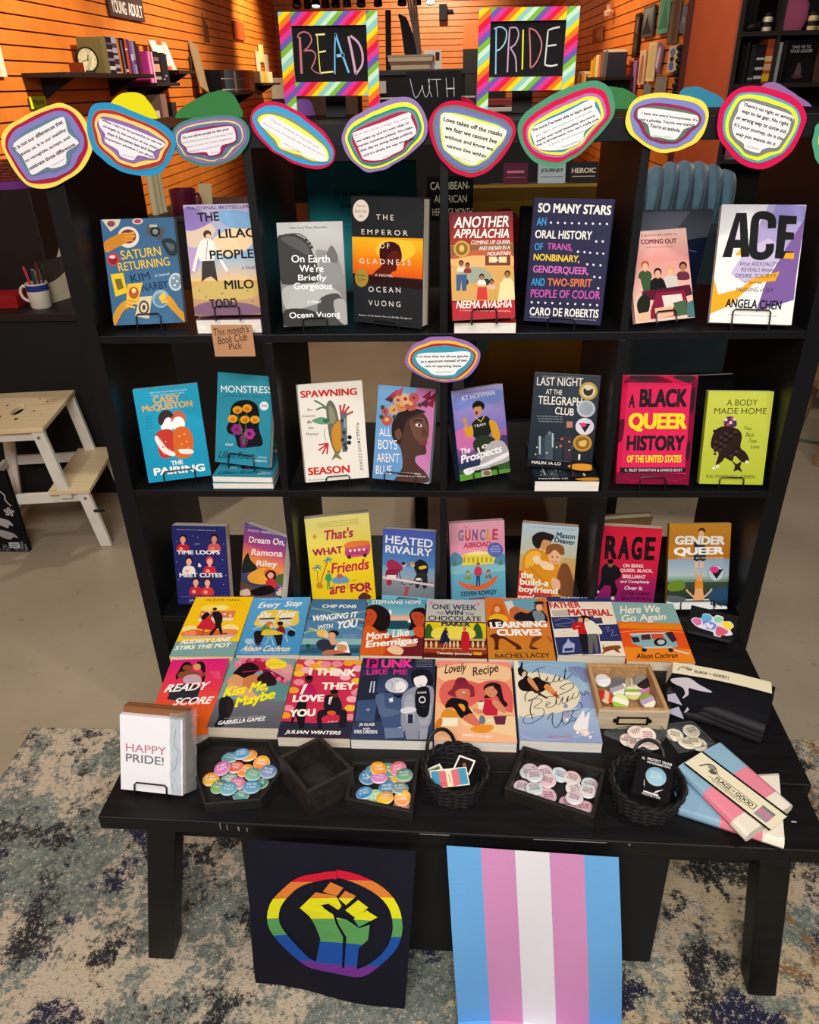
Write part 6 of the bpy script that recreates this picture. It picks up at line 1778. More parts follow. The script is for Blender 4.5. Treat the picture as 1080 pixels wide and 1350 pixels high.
FIST = '''p d8203c 536 129 584 132 582 177 540 172
p d8203c 584 132 636 140 629 179 600 181 582 177
p e8883c 629 179 627 187 600 181
p d8203c 629 179 636 140 687 151 679 175
p e8883c 629 179 679 175 672 199 627 187
p d8203c 679 175 687 151 736 165 733 171
p e8883c 679 175 733 171 715 213 672 199
p d8203c 733 171 736 165 748 170
p e8883c 733 171 748 170 783 183 758 230 715 213
p e8883c 783 183 825 203 795 249 758 230
p e8883c 825 203 860 227 839 251 803 254 795 249
p f2ee28 839 251 824 268 803 254
p e8883c 839 251 860 227 883 247
p f2ee28 839 251 883 247 890 254 847 290 824 268
p f2ee28 890 254 914 285 866 315 847 290
p f2ee28 914 285 933 323 879 345 866 315
p f2ee28 933 323 942 354 883 360 879 345
p 62a862 942 354 945 364 888 379 883 360
p 62a862 945 364 951 406 892 413 888 379
p 62a862 951 406 949 447 890 447 892 413
p 62a862 949 447 946 461 886 468 890 447
p 2458b4 946 461 941 488 883 483 886 468
p 2458b4 941 488 926 529 871 519 883 483
p 2458b4 926 529 903 568 852 555 871 519
p 2458b4 903 568 874 607 828 592 852 555
p 2458b4 874 607 841 647 799 626 828 592
p 2458b4 841 647 824 668 784 674 767 660 799 626
p 7a3aa0 824 668 805 690 784 674
p 2458b4 784 674 744 680 767 660
p 7a3aa0 784 674 805 690 763 734 730 692 744 680
p 7a3aa0 763 734 718 768 691 716 730 692
p 7a3aa0 718 768 668 783 649 730 691 716
p 7a3aa0 668 783 614 787 604 735 649 730
p 7a3aa0 614 787 558 789 558 738 604 735
p 7a3aa0 558 789 501 794 507 741 558 738
p 7a3aa0 501 794 442 797 455 741 507 741
p 7a3aa0 442 797 391 794 410 736 455 741
p 2458b4 375 738 381 725 403 734
p 7a3aa0 391 794 354 784 375 738 403 734 410 736
p 2458b4 375 738 340 744 361 709 381 725
p 7a3aa0 375 738 354 784 326 766 340 744
p 2458b4 340 744 305 749 295 741 339 686 361 709
p 7a3aa0 340 744 326 766 305 749
p 2458b4 295 741 257 703 309 653 339 686
p 2458b4 257 703 216 657 277 613 309 653
p 2458b4 216 657 181 611 249 573 277 613
p 62a862 179 557 224 537 233 551
p 2458b4 181 611 153 569 179 557 233 551 249 573
p 62a862 179 557 148 561 130 527 203 502 224 537
p 2458b4 179 557 153 569 148 561
p 62a862 130 527 116 485 189 467 203 502
p f2ee28 113 443 112 439 185 431 186 435
p 62a862 116 485 113 443 186 435 189 467
p f2ee28 112 439 118 394 189 396 185 431
p f2ee28 118 394 131 352 198 364 189 396
p f2ee28 131 352 152 315 214 334 198 364
p e8883c 155 313 181 283 233 306
p f2ee28 152 315 155 313 233 306 235 306 214 334
p e8883c 233 306 181 283 211 253 258 282 236 305
p f2ee28 233 306 236 305 235 306
p e8883c 211 253 241 225 280 259 258 282
p d8203c 263 206 272 200 277 205
p e8883c 241 225 263 206 277 205 305 239 280 259
p d8203c 277 205 272 200 306 179 321 202
p e8883c 277 205 321 202 333 222 305 239
p d8203c 321 202 306 179 347 164 363 199
p e8883c 321 202 363 199 367 208 333 222
p d8203c 363 199 347 164 391 154 405 196 404 196
p e8883c 363 199 404 196 367 208
p d8203c 391 154 432 146 441 186 405 196
p d8203c 432 146 467 137 473 178 441 186
p d8203c 467 137 499 131 505 173 473 178
p d8203c 499 131 536 129 540 172 505 173
p e8883c 459 250 502 192 580 220 546 269 494 261
p e8883c 559 280 592 236 659 259 647 272
p f2ee28 559 280 647 272 601 319 555 285
p f2ee28 598 350 673 280 735 314 667 390
p f2ee28 652 397 650 396 727 332 794 361 759 385
p 62a862 652 397 759 385 685 437
p e8883c 378 296 414 258 537 270 545 281
p f2ee28 318 359 378 296 545 281 574 327 555 353 494 321 446 332 471 358 524 388 531 410 387 426 376 409
p 62a862 531 410 542 445 588 520 588 557 442 576 445 557 412 469 387 426
p 2458b4 588 557 587 709 416 736 442 576
p 7a3aa0 587 709 587 743 410 771 416 736
p f2ee28 547 409 545 404 576 405
p 62a862 547 409 576 405 608 407 685 444 751 412 745 500 713 540 608 554 609 514 559 443
p 2458b4 713 540 688 570 683 693 602 706 608 554
p 7a3aa0 683 693 682 727 601 740 602 706'''
MOTIF_TOP = [[(1.185, -0.309), (1.218, -0.306), (1.234, -0.325), (1.253, -0.346), (1.231, -0.343), (1.215, -0.336), (1.21, -0.337), (1.205, -0.354), (1.191, -0.364), (1.2, -0.35), (1.199, -0.334), (1.184, -0.321)]]
MOTIF_SIDE = [[(1.166, -0.352, 0.487), (1.179, -0.355, 0.494), (1.193, -0.366, 0.473), (1.168, -0.356, 0.475)], [(1.168, -0.361, 0.455), (1.187, -0.365, 0.469), (1.198, -0.375, 0.446), (1.17, -0.363, 0.45)], [(1.197, -0.371, 0.46), (1.202, -0.369, 0.472), (1.205, -0.372, 0.468), (1.2, -0.372, 0.46)]]

# ------------------------------------------------------------------ rug
def rug_material():
    m = mat('rug_pile', '7d8478', .95); nt = m.node_tree; b = nt.nodes['Principled BSDF']; L = nt.links.new
    tc = nt.nodes.new('ShaderNodeTexCoord')
    def noise(sc, det, off, rough=.6):
        mp = nt.nodes.new('ShaderNodeMapping'); mp.inputs['Location'].default_value = off; n = nt.nodes.new('ShaderNodeTexNoise'); n.inputs['Scale'].default_value = sc; n.inputs['Detail'].default_value = det; n.inputs['Roughness'].default_value = rough
        L(tc.outputs['Object'], mp.inputs[0]); L(mp.outputs[0], n.inputs['Vector']); return n.outputs['Fac']
    def ramp(src, p0, p1):
        r = nt.nodes.new('ShaderNodeValToRGB'); r.color_ramp.elements[0].position = p0; r.color_ramp.elements[1].position = p1; L(src, r.inputs[0]); return r.outputs[0]
    def mix(fac, a, c):
        x = nt.nodes.new('ShaderNodeMixRGB'); L(fac, x.inputs[0])
        if isinstance(a, str): x.inputs[1].default_value = lin(a)
        else: L(a, x.inputs[1])
        x.inputs[2].default_value = lin(c); return x.outputs[0]
    def comb(lo, hi, w, extra=None):
        m1 = nt.nodes.new('ShaderNodeMath'); m1.operation = 'MULTIPLY'; L(lo, m1.inputs[0]); m1.inputs[1].default_value = w
        m2 = nt.nodes.new('ShaderNodeMath'); m2.operation = 'MULTIPLY_ADD'; L(hi, m2.inputs[0]); m2.inputs[1].default_value = 1 - w; L(m1.outputs[0], m2.inputs[2])
        if extra is None: return m2.outputs[0]
        m3 = nt.nodes.new('ShaderNodeMath'); m3.operation = 'ADD'; L(m2.outputs[0], m3.inputs[0]); L(extra, m3.inputs[1]); return m3.outputs[0]
    sx = nt.nodes.new('ShaderNodeSeparateXYZ'); L(tc.outputs['Object'], sx.inputs[0])
    mr = nt.nodes.new('ShaderNodeMapRange'); mr.inputs[1].default_value = .45; mr.inputs[2].default_value = 1.15; mr.inputs[3].default_value = -.06; mr.inputs[4].default_value = .06; L(sx.outputs[0], mr.inputs[0])
    c = mix(ramp(noise(55, 6, (0, 0, 0), .8), .40, .60), '58625c', '8a938a')
    c = mix(ramp(comb(noise(4.2, 5, (3, 1, 0), .6), noise(42, 8, (1, 1, 0), .8), .55), .505, .53), c, 'cabaa4')
    c = mix(ramp(comb(noise(4.5, 4, (9, 2, 0), .6), noise(40, 8, (4, 1, 0), .8), .5, mr.outputs[0]), .53, .565), c, 'ccb795')
    c = mix(ramp(comb(noise(6, 4, (19, 12, 0), .6), noise(48, 8, (4, 9, 0), .8), .55, mr.outputs[0]), .60, .63), c, '93693a')
    c = mix(ramp(comb(noise(5.5, 4, (1, 7, 0), .6), noise(36, 9, (2, 3, 0), .85), .5), .53, .55), c, '1f1f24')
    c = mix(ramp(comb(noise(4.5, 3, (5, 5, 0), .5), noise(30, 9, (8, 3, 0), .85), .6), .57, .585), c, '12163a')
    c = mix(ramp(noise(110, 4, (2, 0, 0), .9), .55, .64), c, '4a4c48')
    c = mix(ramp(noise(100, 4, (7, 0, 0), .9), .56, .64), c, 'd9ccb8')
    L(c, b.inputs['Base Color'])
    bp = nt.nodes.new('ShaderNodeBump'); bp.inputs['Strength'].default_value = .6; bp.inputs['Distance'].default_value = .01; L(noise(260, 3, (0, 0, 0), .7), bp.inputs['Height']); L(bp.outputs[0], b.inputs['Normal'])
    return m
rug = MB().box(-.395, 2.2, -2.2, .003, 0, .009).build('area_rug', rug_material(), bevel=.004)
tag(rug, 'mottled grey, cream and navy area rug on the concrete floor under the table', 'rug')

# ------------------------------------------------------------------ the cube shelf
shelf = thing('bookcase', (.7345, .195, 0), 'black open cube bookcase full of books, wearing paper signs along its top', 'bookcase')
def sb(name, x0, x1, z0, z1, y0=0.0, y1=.39, bev=.0012):
    return MB().box(x0 - .7345, x1 - .7345, y0 - .195, y1 - .195, z0, z1).build(name, BLACK, shelf, bevel=bev)
sb('side_panel', 0, .038, 0, 1.431); sb('side_panel', 1.431, 1.469, 0, 1.431)
sb('top_panel', 0, 1.469, 1.431, 1.469); sb('bottom_panel', .038, 1.431, 0, .043)
for z in (.378, .729, 1.08): sb('shelf_board', .038, 1.431, z, z + .016, .001)
for z0, z1 in ((.043, .378), (.394, .729), (.745, 1.08), (1.096, 1.431)):
    for k in (1, 2, 3): sb('divider', .022 + .351 * k, .038 + .351 * k, z0, z1, .001)

# ------------------------------------------------------------------ the bench table
TM = RZ(-1.72, (.134, -.614, 0))
table = thing('bench_table', None, 'low black wooden display table with splayed legs in front of the bookcase', 'table', M=TM)
def tb(name, x0, x1, y0, y1, z0, z1, bev=.003): return MB().box(x0, x1, y0, y1, z0, z1).build(name, TABLEBLACK, table, bevel=bev)
tb('front_plank', 0, 1.233, 0, .1335, .4, .43); tb('rear_plank', .002, 1.249, .1355, .604, .4, .43)
tb('apron', .06, 1.17, .03, .05, .35, .4)
for xb, xt in ((.008, .082), (1.178, 1.121)):
    for yy in (.0, .5):
        mb = MB(); w, d = (.052, .05)
        vs = [Vector((x + dx, yy + dy, z)) for z, x in ((0.009, xb), (.4, xt)) for dx, dy in ((0, 0), (w, 0), (w, d), (0, d))]
        mb.add(vs, [(3, 2, 1, 0), (4, 5, 6, 7), (0, 1, 5, 4), (1, 2, 6, 5), (2, 3, 7, 6), (3, 0, 4, 7)])
        mb.build('leg', TABLEBLACK, table, bevel=.003)
sc = MB()
for x, z, w, h in ((.216, .415, .0016, .014), (.228, .414, .0014, .012), (.247, .413, .003, .010), (.262, .412, .0018, .009), (.905, .424, .004, .003), (.56, .4265, .05, .0012), (.75, .4268, .12, .001)): sc.box(x, x + w, -.0004, .001, z, z + h, col='8a8884')
sc.box(1.185, 1.193, .055, .058, .4298, .4303, col='b8b6b0'); sc.build('scuff_marks', PAPER, table)
crate = MB()
crate.add([Vector((x, y, z)) for z, a, b_ in ((.0095, .347, 1.142), (.345, .362, 1.135)) for x, y in ((a, -.575), (b_, -.595), (b_, -.12), (a, -.10))], [(3, 2, 1, 0), (4, 5, 6, 7), (0, 1, 5, 4), (1, 2, 6, 5), (2, 3, 7, 6), (3, 0, 4, 7)])
tag(crate.build('storage_crate', mat('black_cloth_cover', '0b0b0e', .85, bump=.1, scale=300), bevel=.006), 'long black cloth covered crate on the rug under the display table', 'crate')

# ------------------------------------------------------------------ books
def make_book(key, group, label, w, h, t, spine, hard, art, M, wave=0.0):
    r = thing('book', None, label, 'book', group, M=M)
    tc = .0022 if hard else .0007; ov = .003 if hard else .0006
    c = MB().box(-w / 2, w / 2, 0, h, -tc, 0, col=spine); draw(c, art, w, h, 6e-5); c.build('front_cover', PRINT, r, weld=False)
    b = MB().box(-w / 2, w / 2, 0, h, -t, -t + tc, col=spine)
    if hard:
        k = 7; P = [(-w / 2 - .0035 * math.sin(math.pi * i / k), -t + t * i / k) for i in range(k + 1)]
        b.prism([(x, z) for x, z in P] + [(-w / 2 + .002, 0), (-w / 2 + .002, -t)], 0, h, Matrix(((1, 0, 0, 0), (0, 0, 1, 0), (0, 1, 0, 0), (0, 0, 0, 1))), col=spine)
    else: b.box(-w / 2, -w / 2 + tc, 0, h, -t + tc, -tc, col=spine)
    b.build('spine_and_back_cover', PRINT, r)
    MB().box(-w / 2 + tc + .0002, w / 2 - ov, ov, h - ov, -t + tc, -tc).build('page_block', WHITEPAGES if key in ('spawn', 'ace', 'bqh', 'earth', 'just', 'punk', 'lovely') else PAGES, r)
    return r
def book_matrix(x, y, z, yaw, lean):
    a, l = math.radians(yaw), math.radians(lean)
    X = Vector((math.cos(a), math.sin(a), 0)); F = Vector((-math.sin(a), math.cos(a), 0)); Yv = Vector((0, 0, math.cos(l))) + F * math.sin(l); N = X.cross(Yv)
    m = Matrix((X, Yv, N)).transposed().to_4x4(); m.translation = (x, y, z); return m
PLACE = {}
for key, group, label, (x, y, z, yaw, lean, w, h, t), spine, hard, art in BOOKS:
    M = book_matrix(x, y, z, yaw, lean); PLACE[key] = (M, w, h, t, z, yaw, lean)
    make_book(key, group, label, w, h, t, spine, hard, art, M)
DB = {b[0]: b for b in BOOKS}
# second copies lying flat underneath some of the standing books
def under(key, x, y, z, yaw, n, ts, labels):
    _, _, _, (a, b_, c, d, e, w, h, t), spine, hard, art = DB[key]
    for i in range(n):
        z += ts[i]; make_book('spawn', 'book copies lying flat under a standing copy', labels[i], w, h, ts[i] - .0004, spine, 0, art, book_matrix(x, y + .002 * i, z, yaw - 2 * i, 90))
under('lilac', .303, .012, 1.0962, 1.5, 1, [.028], ['flat copy with white page edges lying under the pastel sky paperback'])
under('appal', .812, -.004, 1.0962, -1, 1, [.022], ['flat copy with white page edges lying under the maroon paperback'])
under('tele', .999, -.002, .7452, 0, 1, [.026], ['flat copy with white page edges lying under the four seal paperback'])
under('monst', .286, .008, .7452, 0, 2, [.015, .015], ['lower of two flat copies lying under the teal flower head paperback', 'upper of two flat copies lying under the teal flower head paperback'])

# wire easels under the standing books
def easel(key, lw, lip, base_z, label, off=0.0):
    M, w, h, t, z, yaw, lean = PLACE[key]
    r = thing('wire_easel', None, label, 'book stand', 'wire easels under the books', M=M)
    zb = -t - .004
    iM = M.inverted(); dn = (iM.to_3x3() @ Vector((0, 0, -1)))
    def down(p):                                     # drop a point to the board it stands on
        wz = (M @ Vector(p)).z; return Vector(p) + dn * max(0, wz - base_z - .0018)
    a = []
    y0 = -.0034
    lipp = [(-lw, y0, -.004), (-lw, y0, .0042), (-lw, lip - .004, .0046), (-lw + .004, lip, .0046), (lw - .004, lip, .0046), (lw, lip - .004, .0046), (lw, y0, .0042), (lw, y0, -.004)]
    MB().tube([(x + off, y, q) for x, y, q in lipp], .0015).build('lip', WIRE, r, smooth=True)
    hh = min(.12, h * .6)
    for s in (-1, 1):
        p = [down((s * lw + off, y0, .003)), (s * lw + off, y0, .003), (s * lw + off, y0, zb)]
        MB().tube(p, .0015, 6).build('foot', WIRE, r, smooth=True)
    bk = [(-lw + off, y0, zb), (-lw + off, hh - .02, zb), (-lw + .02 + off, hh, zb), (lw - .02 + off, hh, zb), (lw + off, hh - .02, zb), (lw + off, y0, zb)]
    MB().tube(bk, .0015, 6).build('back_rest', WIRE, r, smooth=True)
    top = Vector((off, hh, zb - .002)); q = down((off, hh, zb - .03)); MB().tube([top, q], .0015, 6).build('rear_leg', WIRE, r, smooth=True)
    return r
EZ = [('saturn', .024, .02, 1.096, 'blue yellow lettered'), ('lilac', .024, .018, 1.124, 'pastel sky'), ('earth', .024, .016, 1.096, 'grey photo'), ('appal', .024, .018, 1.118, 'maroon family photo'), ('coming', .022, .018, 1.096, 'thin pink seated friends'),
      ('ace', .034, .026, 1.096, 'white black capital'), ('pairing', .034, .022, .745, 'turquoise kissing couple'), ('monst', .032, .024, .775, 'teal flower head'), ('boys', .036, .018, .745, 'flower crown profile'), ('prosp', .030, .018, .745, 'lilac ball player'),
      ('tele', .026, .018, .771, 'four seal street scene'), ('bqh', .027, .016, .745, 'hot pink'), ('body', .025, .016, .745, 'lime green'), ('spawn', .026, .010, .745, 'cream fish'), ('gq', .04, .022, .394, 'orange and lake'),
      ('loops', .026, .014, .394, 'navy six people'), ('dream', .026, .014, .394, 'sunset script'), ('friends', .03, .014, .394, 'yellow pink van'), ('heated', .026, .014, .394, 'blue hockey'), ('guncle', .026, .014, .394, 'pink rowing boat'), ('bfp', .026, .014, .394, 'yellow jumper hug'), ('rage', .026, .014, .394, 'red dancer'), ('stars', .026, .010, 1.096, 'dark navy capitals'), ('emperor', .028, .008, 1.096, 'sunset panel hardcover')]
for k, lw, lip, bz, d in EZ: easel(k, lw, lip, bz, f'black wire easel holding the {d} book')

# books standing on the far side of the shelf, seen from behind
def back_book(label, x0, x1, y, z, h, t, col, art='', lean=-8, yaw=0):
    w = x1 - x0; return make_book('b', None, label, w, h, t, col, 1, art, book_matrix((x0 + x1) / 2, y, z, yaw, lean))
back_book('large teal picture book on the far side of the top shelf, blurb side showing', .432, .672, .342, 1.099, .285, .012, '38a0aa', 'r 38a0aa 0 0 1000 1000\nt 0c2a30 1 0 240 250 800 252 52 Tall_and_short,_Straight_and_curvy,\nt 0c2a30 1 0 290 340 740 342 50 Sports_has_got_a_love_injury\nt 3a7a80 0 0 150 440 850 442 26 a_team_is_only_as_strong_as_every_one_of_its_players_so_come_and_join_the_game\nt 3a7a80 0 0 150 490 850 492 26 everybody_gets_a_turn_to_shine_when_we_all_cheer_together_at_the_match')
back_book('glossy dark grey and blue book lying back behind the white black capital book', 1.14, 1.30, .30, 1.099, .185, .012, '5a5e6c', 'r 5a5e6c 0 0 1000 1000\np 7a7e8e 0 0 700 0 500 300 0 420\np 1c2440 200 400 1000 300 1000 1000 100 1000\nc 5a6aa0 14 150 500 500 420 900 480', -14)
back_book('black hardcover on the far side of the middle shelf, behind the lime green book', 1.27, 1.42, .30, .748, .165, .014, '15151a', '', -10, 6)
back_book('cream edged brown book on the far side behind the red dancer book', 1.135, 1.27, .27, .397, .145, .02, 'a08050', '', -12, 8)
back_book('tall black hardcover on the far side behind the dark navy hardcover', .90, 1.06, .30, 1.099, .19, .016, '1a1618', '', -8, -4)

# ------------------------------------------------------------------ layered paper signs
SIGN_N = [0]
def paper_sign(name, label, loc, layers, texts):
    r = thing(name, loc, label, 'sign', 'layered paper quote signs'); d = 0.0
    for i, (col, pts) in enumerate(layers):
        mb = MB(); card = pts.startswith('C'); q = list(map(float, pts.lstrip('C ').split()))
        P = smooth_pts([(q[k] / 1000, q[k + 1] / 1000) for k in range(0, len(q), 2)], True, 3)
        F = Matrix(((1, 0, 0, 0), (0, 0, -1, 0), (0, 1, 0, 0), (0, 0, 0, 1)))          # local xy -> world xz, thickness towards the viewer
        th = .0016 if i == 0 else .0009
        mb.prism(P, d, d + th, F, col)
        if card:
            z = d + th + .0001
            for T, ab, h in texts:
                x0, y0, x1, y1 = [float(v) / 1000 for v in ab.split()]
                vs, fs = text_mesh(T, 3 if h > 4 else 0, 0, (x0, y0), (x1, y1), h / 1000)
                mb.add([F @ Vector((x, y, z + q)) for x, y, q in vs], fs, '2a2a30' if h > 4 else '6a6a70')
        d += th
        mb.build('backing' if i == 0 else ('quote_card' if card else 'paper_ring'), PAPER, r, weld=False)
    return r
for s in SIGNS: paper_sign(*s)
note = thing('paper_note', (.314, -.010, 1.088), 'small brown handwritten note card on the shelf edge below the pastel sky book', 'note')
nb = MB().box(-.041, .041, -.0006, 0, -.032, .032, col='b98a68')
NW = Matrix(((1, 0, 0, 0), (0, 0, -1, 0), (0, 1, 0, 0), (0, 0, 0, 1)))
for T, x0, y0, x1, y1, h in (("This month's", -.038, .010, .036, .017, .015), ('Book Club', -.031, -.007, .031, .001, .015), ('Pick', -.010, -.019, .018, -.015, .013)):
    vs, fs = text_mesh(T, 0, 1, (x0, y0), (x1, y1), h); nb.add([NW @ Vector((x, y, .0008 + q)) for x, y, q in vs], fs, '2a1a18')
nb.build('card', PAPER, note, weld=False)

# ------------------------------------------------------------------ rainbow framed chalkboards
STRIPES = ['c8e8cc', '7ab83c', '6c5ab0', 'd83c98', 'e01c44', 'f0762a', 'f8d81c', '8ecac4']
def rainbow_rail(name, parent, w, h, origin, phase, th=.012):
    mb = MB().box(0, w, -th, 0, 0, h, col='e8e0d0'); p = .0112
    k0 = -int((w + h) / p) - 2
    for k in range(-2, int((w + h) / p) + 3):
        a = k * p - phase % p; idx = int(math.floor((k * p - phase % p + phase) / p + .5))
        # stripes run up to the right at 40 degrees
        P = clip([(a - 1.15 * h * 0 - h * 1.1, 0), (a - h * 1.1 + p * 1.02, 0), (a + p * 1.02, h), (a, h)], w, h) if w > h else None
        if w <= h:
            P = clip([(0, a), (w, a + w * .8), (w, a + w * .8 + p * 1.02), (0, a + p * 1.02)], w, h)
        if P: 
            m2 = MB(); poly(m2, P, 0, STRIPES[idx % 8]); mb.add([(x, -th - .0002, y) for x, y, _ in m2.v], m2.f, STRIPES[idx % 8])
    o = mb.build(name, PAPER, parent, weld=False); o.location = origin; return o
def chalk_frame(label, x0, x1, bx0, bx1, zt, btop, bbot, rail_b, skew, chalk):
    y = .2; r = thing('chalkboard_frame', ((x0 + x1) / 2, y, 1.469), label, 'chalkboard'); o = Vector(((x0 + x1) / 2, y, 1.469)); r.rotation_euler[1] = skew
    L = bx0 - x0; R_ = x1 - bx1
    rainbow_rail('side_rail', r, L, zt - 1.469, (x0 - o.x, .006, 0), 0)
    rainbow_rail('side_rail', r, R_, zt - 1.469, (bx1 - o.x, .006, 0), .031)
    rainbow_rail('top_rail', r, bx1 - bx0 - .0006, zt - btop, (bx0 - o.x + .0003, .006, btop - 1.469), .012)
    rainbow_rail('bottom_rail', r, bx1 - bx0 - .0006, bbot - rail_b, (bx0 - o.x + .0003, .006, rail_b - 1.469), .012)
    mb = MB().box(bx0 - o.x, bx1 - o.x, 0, .004, bbot - 1.469, btop - 1.469, col='1b191b')
    for c, w, pts in chalk:
        q = list(map(float, pts.split())); P = smooth_pts([(q[k] / 1000 + bx0 - o.x, q[k + 1] / 1000 + bbot - 1.469) for k in range(0, len(q), 2)], False)
        m2 = MB(); stroke(m2, P, w / 1000 * 1.3, 0, c); mb.add([(x, -.0004, z) for x, z, _ in m2.v], m2.f, c)
    mb.build('chalk_panel', CHALK, r, weld=False)
    leg = MB().box(-.02, .02, .012, .016, 0, .12, col='1a1a1c').build('rear_prop', MATTE, r); leg.rotation_euler[0] = math.radians(-14); leg.location = (0, .03, .004)
    return r
chalk_frame('rainbow striped frame with chalk lettering READ, standing on the bookcase top', .421, .606, .444, .585, 1.645, 1.623, 1.5315, 1.508, math.radians(.6), CHALK_READ)
chalk_frame('rainbow striped frame with chalk lettering PRIDE, standing on the bookcase top', .794, .978, .816, .955, 1.643, 1.622, 1.5325, 1.5095, math.radians(.3), CHALK_PRIDE)
wb = MB().box(-.058, .056, 0, .006, 0, .078, col='19181b')
for c, w, pts in CHALK_WITH:
    q = list(map(float, pts.split())); m2 = MB(); stroke(m2, smooth_pts([(q[k] / 1000 - .050, q[k + 1] / 1000 + .003) for k in range(0, len(q), 2)], False), w / 1000, 0, c); wb.add([(x, -.0004, z) for x, z, _ in m2.v], m2.f, c)
wo = wb.build('chalk_sign', CHALK, weld=False); wo.location = (.711, .33, 1.469)
tag(wo, 'small black board chalked WITH between the two rainbow frames', 'chalkboard')

# ------------------------------------------------------------------ badges and their trays
def hue_name(h):
    r_, g, b_ = [int(h[i:i + 2], 16) for i in (0, 2, 4)]; mx, mn = max(r_, g, b_), min(r_, g, b_)
    if mx - mn < 28: return 'white' if mx > 205 else 'grey' if mx > 90 else 'black'
    if mx == r_: 
        if b_ > g + 25: return 'pink'
        return 'coral' if g < 140 else 'golden' if g < 205 else 'cream'
    if mx == g: return 'green'
    return 'blue' if b_ > r_ + 60 and g < b_ + 10 and r_ < 140 else 'lilac' if r_ > g else 'pale blue'
ORD = ['first', 'second', 'third', 'fourth', 'fifth', 'sixth', 'seventh', 'eighth', 'ninth', 'tenth', 'eleventh', 'twelfth']
BADGE_TXT = [('THEY', 'THEM'), ('SHE', 'HER'), ('HE', 'HIM'), ('ASK', 'ME')]
badge_backs = {}
def badge(c1, c2, txt, label, group, M, r=.0155):
    t = thing('pin_badge', None, label, 'badge', group, M=M)
    n = 26; mb = MB(); prof = [(r, .0008), (r * .985, .0022), (r * .93, .0032), (r * .80, .0038), (r * .5, .0043)]
    g = lambda y: tuple(a + (b - a) * min(1, max(0, (y / r + 1) / 2)) for a, b in zip(lin(c2), lin(c1)))
    rim = tuple(min(1, a * .45 + .5) for a in lin(c1)[:3]) + (1,)
    for i in range(len(prof) - 1):
        for j in range(n):
            P = [Vector((prof[a][0] * math.cos(6.28319 * b / n), prof[a][0] * math.sin(6.28319 * b / n), prof[a][1])) for a, b in ((i, j), (i, j + 1), (i + 1, j + 1), (i + 1, j))]
            mb.add(P, [(0, 1, 2, 3)], rim if i < 2 else g((P[0].y + P[2].y) / 2))
    for j in range(n):
        P = [Vector((prof[-1][0] * math.cos(6.28319 * b / n), prof[-1][0] * math.sin(6.28319 * b / n), prof[-1][1])) for b in (j, j + 1)] + [Vector((0, 0, .0045))]
        mb.add(P, [(0, 1, 2)], g((P[0].y + P[1].y) / 2))
    ink_c = tuple(a * .35 + .55 for a in lin(c1)[:3]) + (1,) if txt[0] == 'w' else {'d': '5a4a44', 'r': '8a3a44', 'm': '7a4a5a'}[txt[0]]
    for k, T in enumerate(txt[1]):
        m = len(txt[1]); hh = r * (.34 if m == 2 else .2); y0 = (m / 2 - k) * hh * 1.35 - hh * 1.1
        vs, fs = text_mesh(T, 3, 0, (-r * .55, y0), (r * .55, y0), hh); mb.add([(x, y, .0046 + q) for x, y, q in vs], fs, ink_c)
    mb.build('printed_face', GLOSS, t, weld=False)
    MB().lathe([(r * .97, .0009), (r * .9, 0), (r * .6, .0004), (0, .0004)], 20).build('metal_back', STEEL, t)
    return t
def heap(data, zf, style, tray, group, spread=10, r=.0155):
    names = [hue_name(d[3]) for d in data]; xs = {}
    for n in set(names): xs[n] = sorted([i for i in range(len(data)) if names[i] == n], key=lambda i: data[i][0])
    seen = []
    for i, (x, y, lv, c1, c2) in enumerate(data):
        if 'square' in tray: x, y = min(.664, max(.588, x)), min(-.516, max(-.588, y))
        n = names[i]; k = xs[n].index(i); tot = len(xs[n])
        lab = f'the only {n} round badge in the {tray}' if tot == 1 else f'{ORD[k]} {n} round badge from the left in the {tray}'
        under = sum(1 for (px, py, pz) in seen if math.hypot(px - x, py - y) < 2 * r * .94)
        z = zf + .0005 + .0049 * min(under, 5) * .8; seen.append((x, y, z))
        tilt = Matrix.Rotation(math.radians(rnd.uniform(-spread, spread)), 4, 'X') @ Matrix.Rotation(math.radians(rnd.uniform(-spread, spread)), 4, 'Y') if under else Matrix()
        z += .0018 if under else 0
        txt = ('w' if style == 'p' else style, BADGE_TXT[i % 4] if style == 'p' else [('YOU ARE', 'SAFE', 'WITH ME'), ('PROTECT', 'TRANS', 'KIDS')][i % 2])
        badge(c1, c2, txt, lab, group, Matrix.Translation((x, y, z)) @ tilt @ Matrix.Rotation(math.radians(rnd.uniform(-25, 25)), 4, 'Z'), r)
TRAYWOOD = mat('dark_stained_wood', '1a1614', .6, noise=.4, scale=14, stretch=(1, 6, 6), bump=.05)
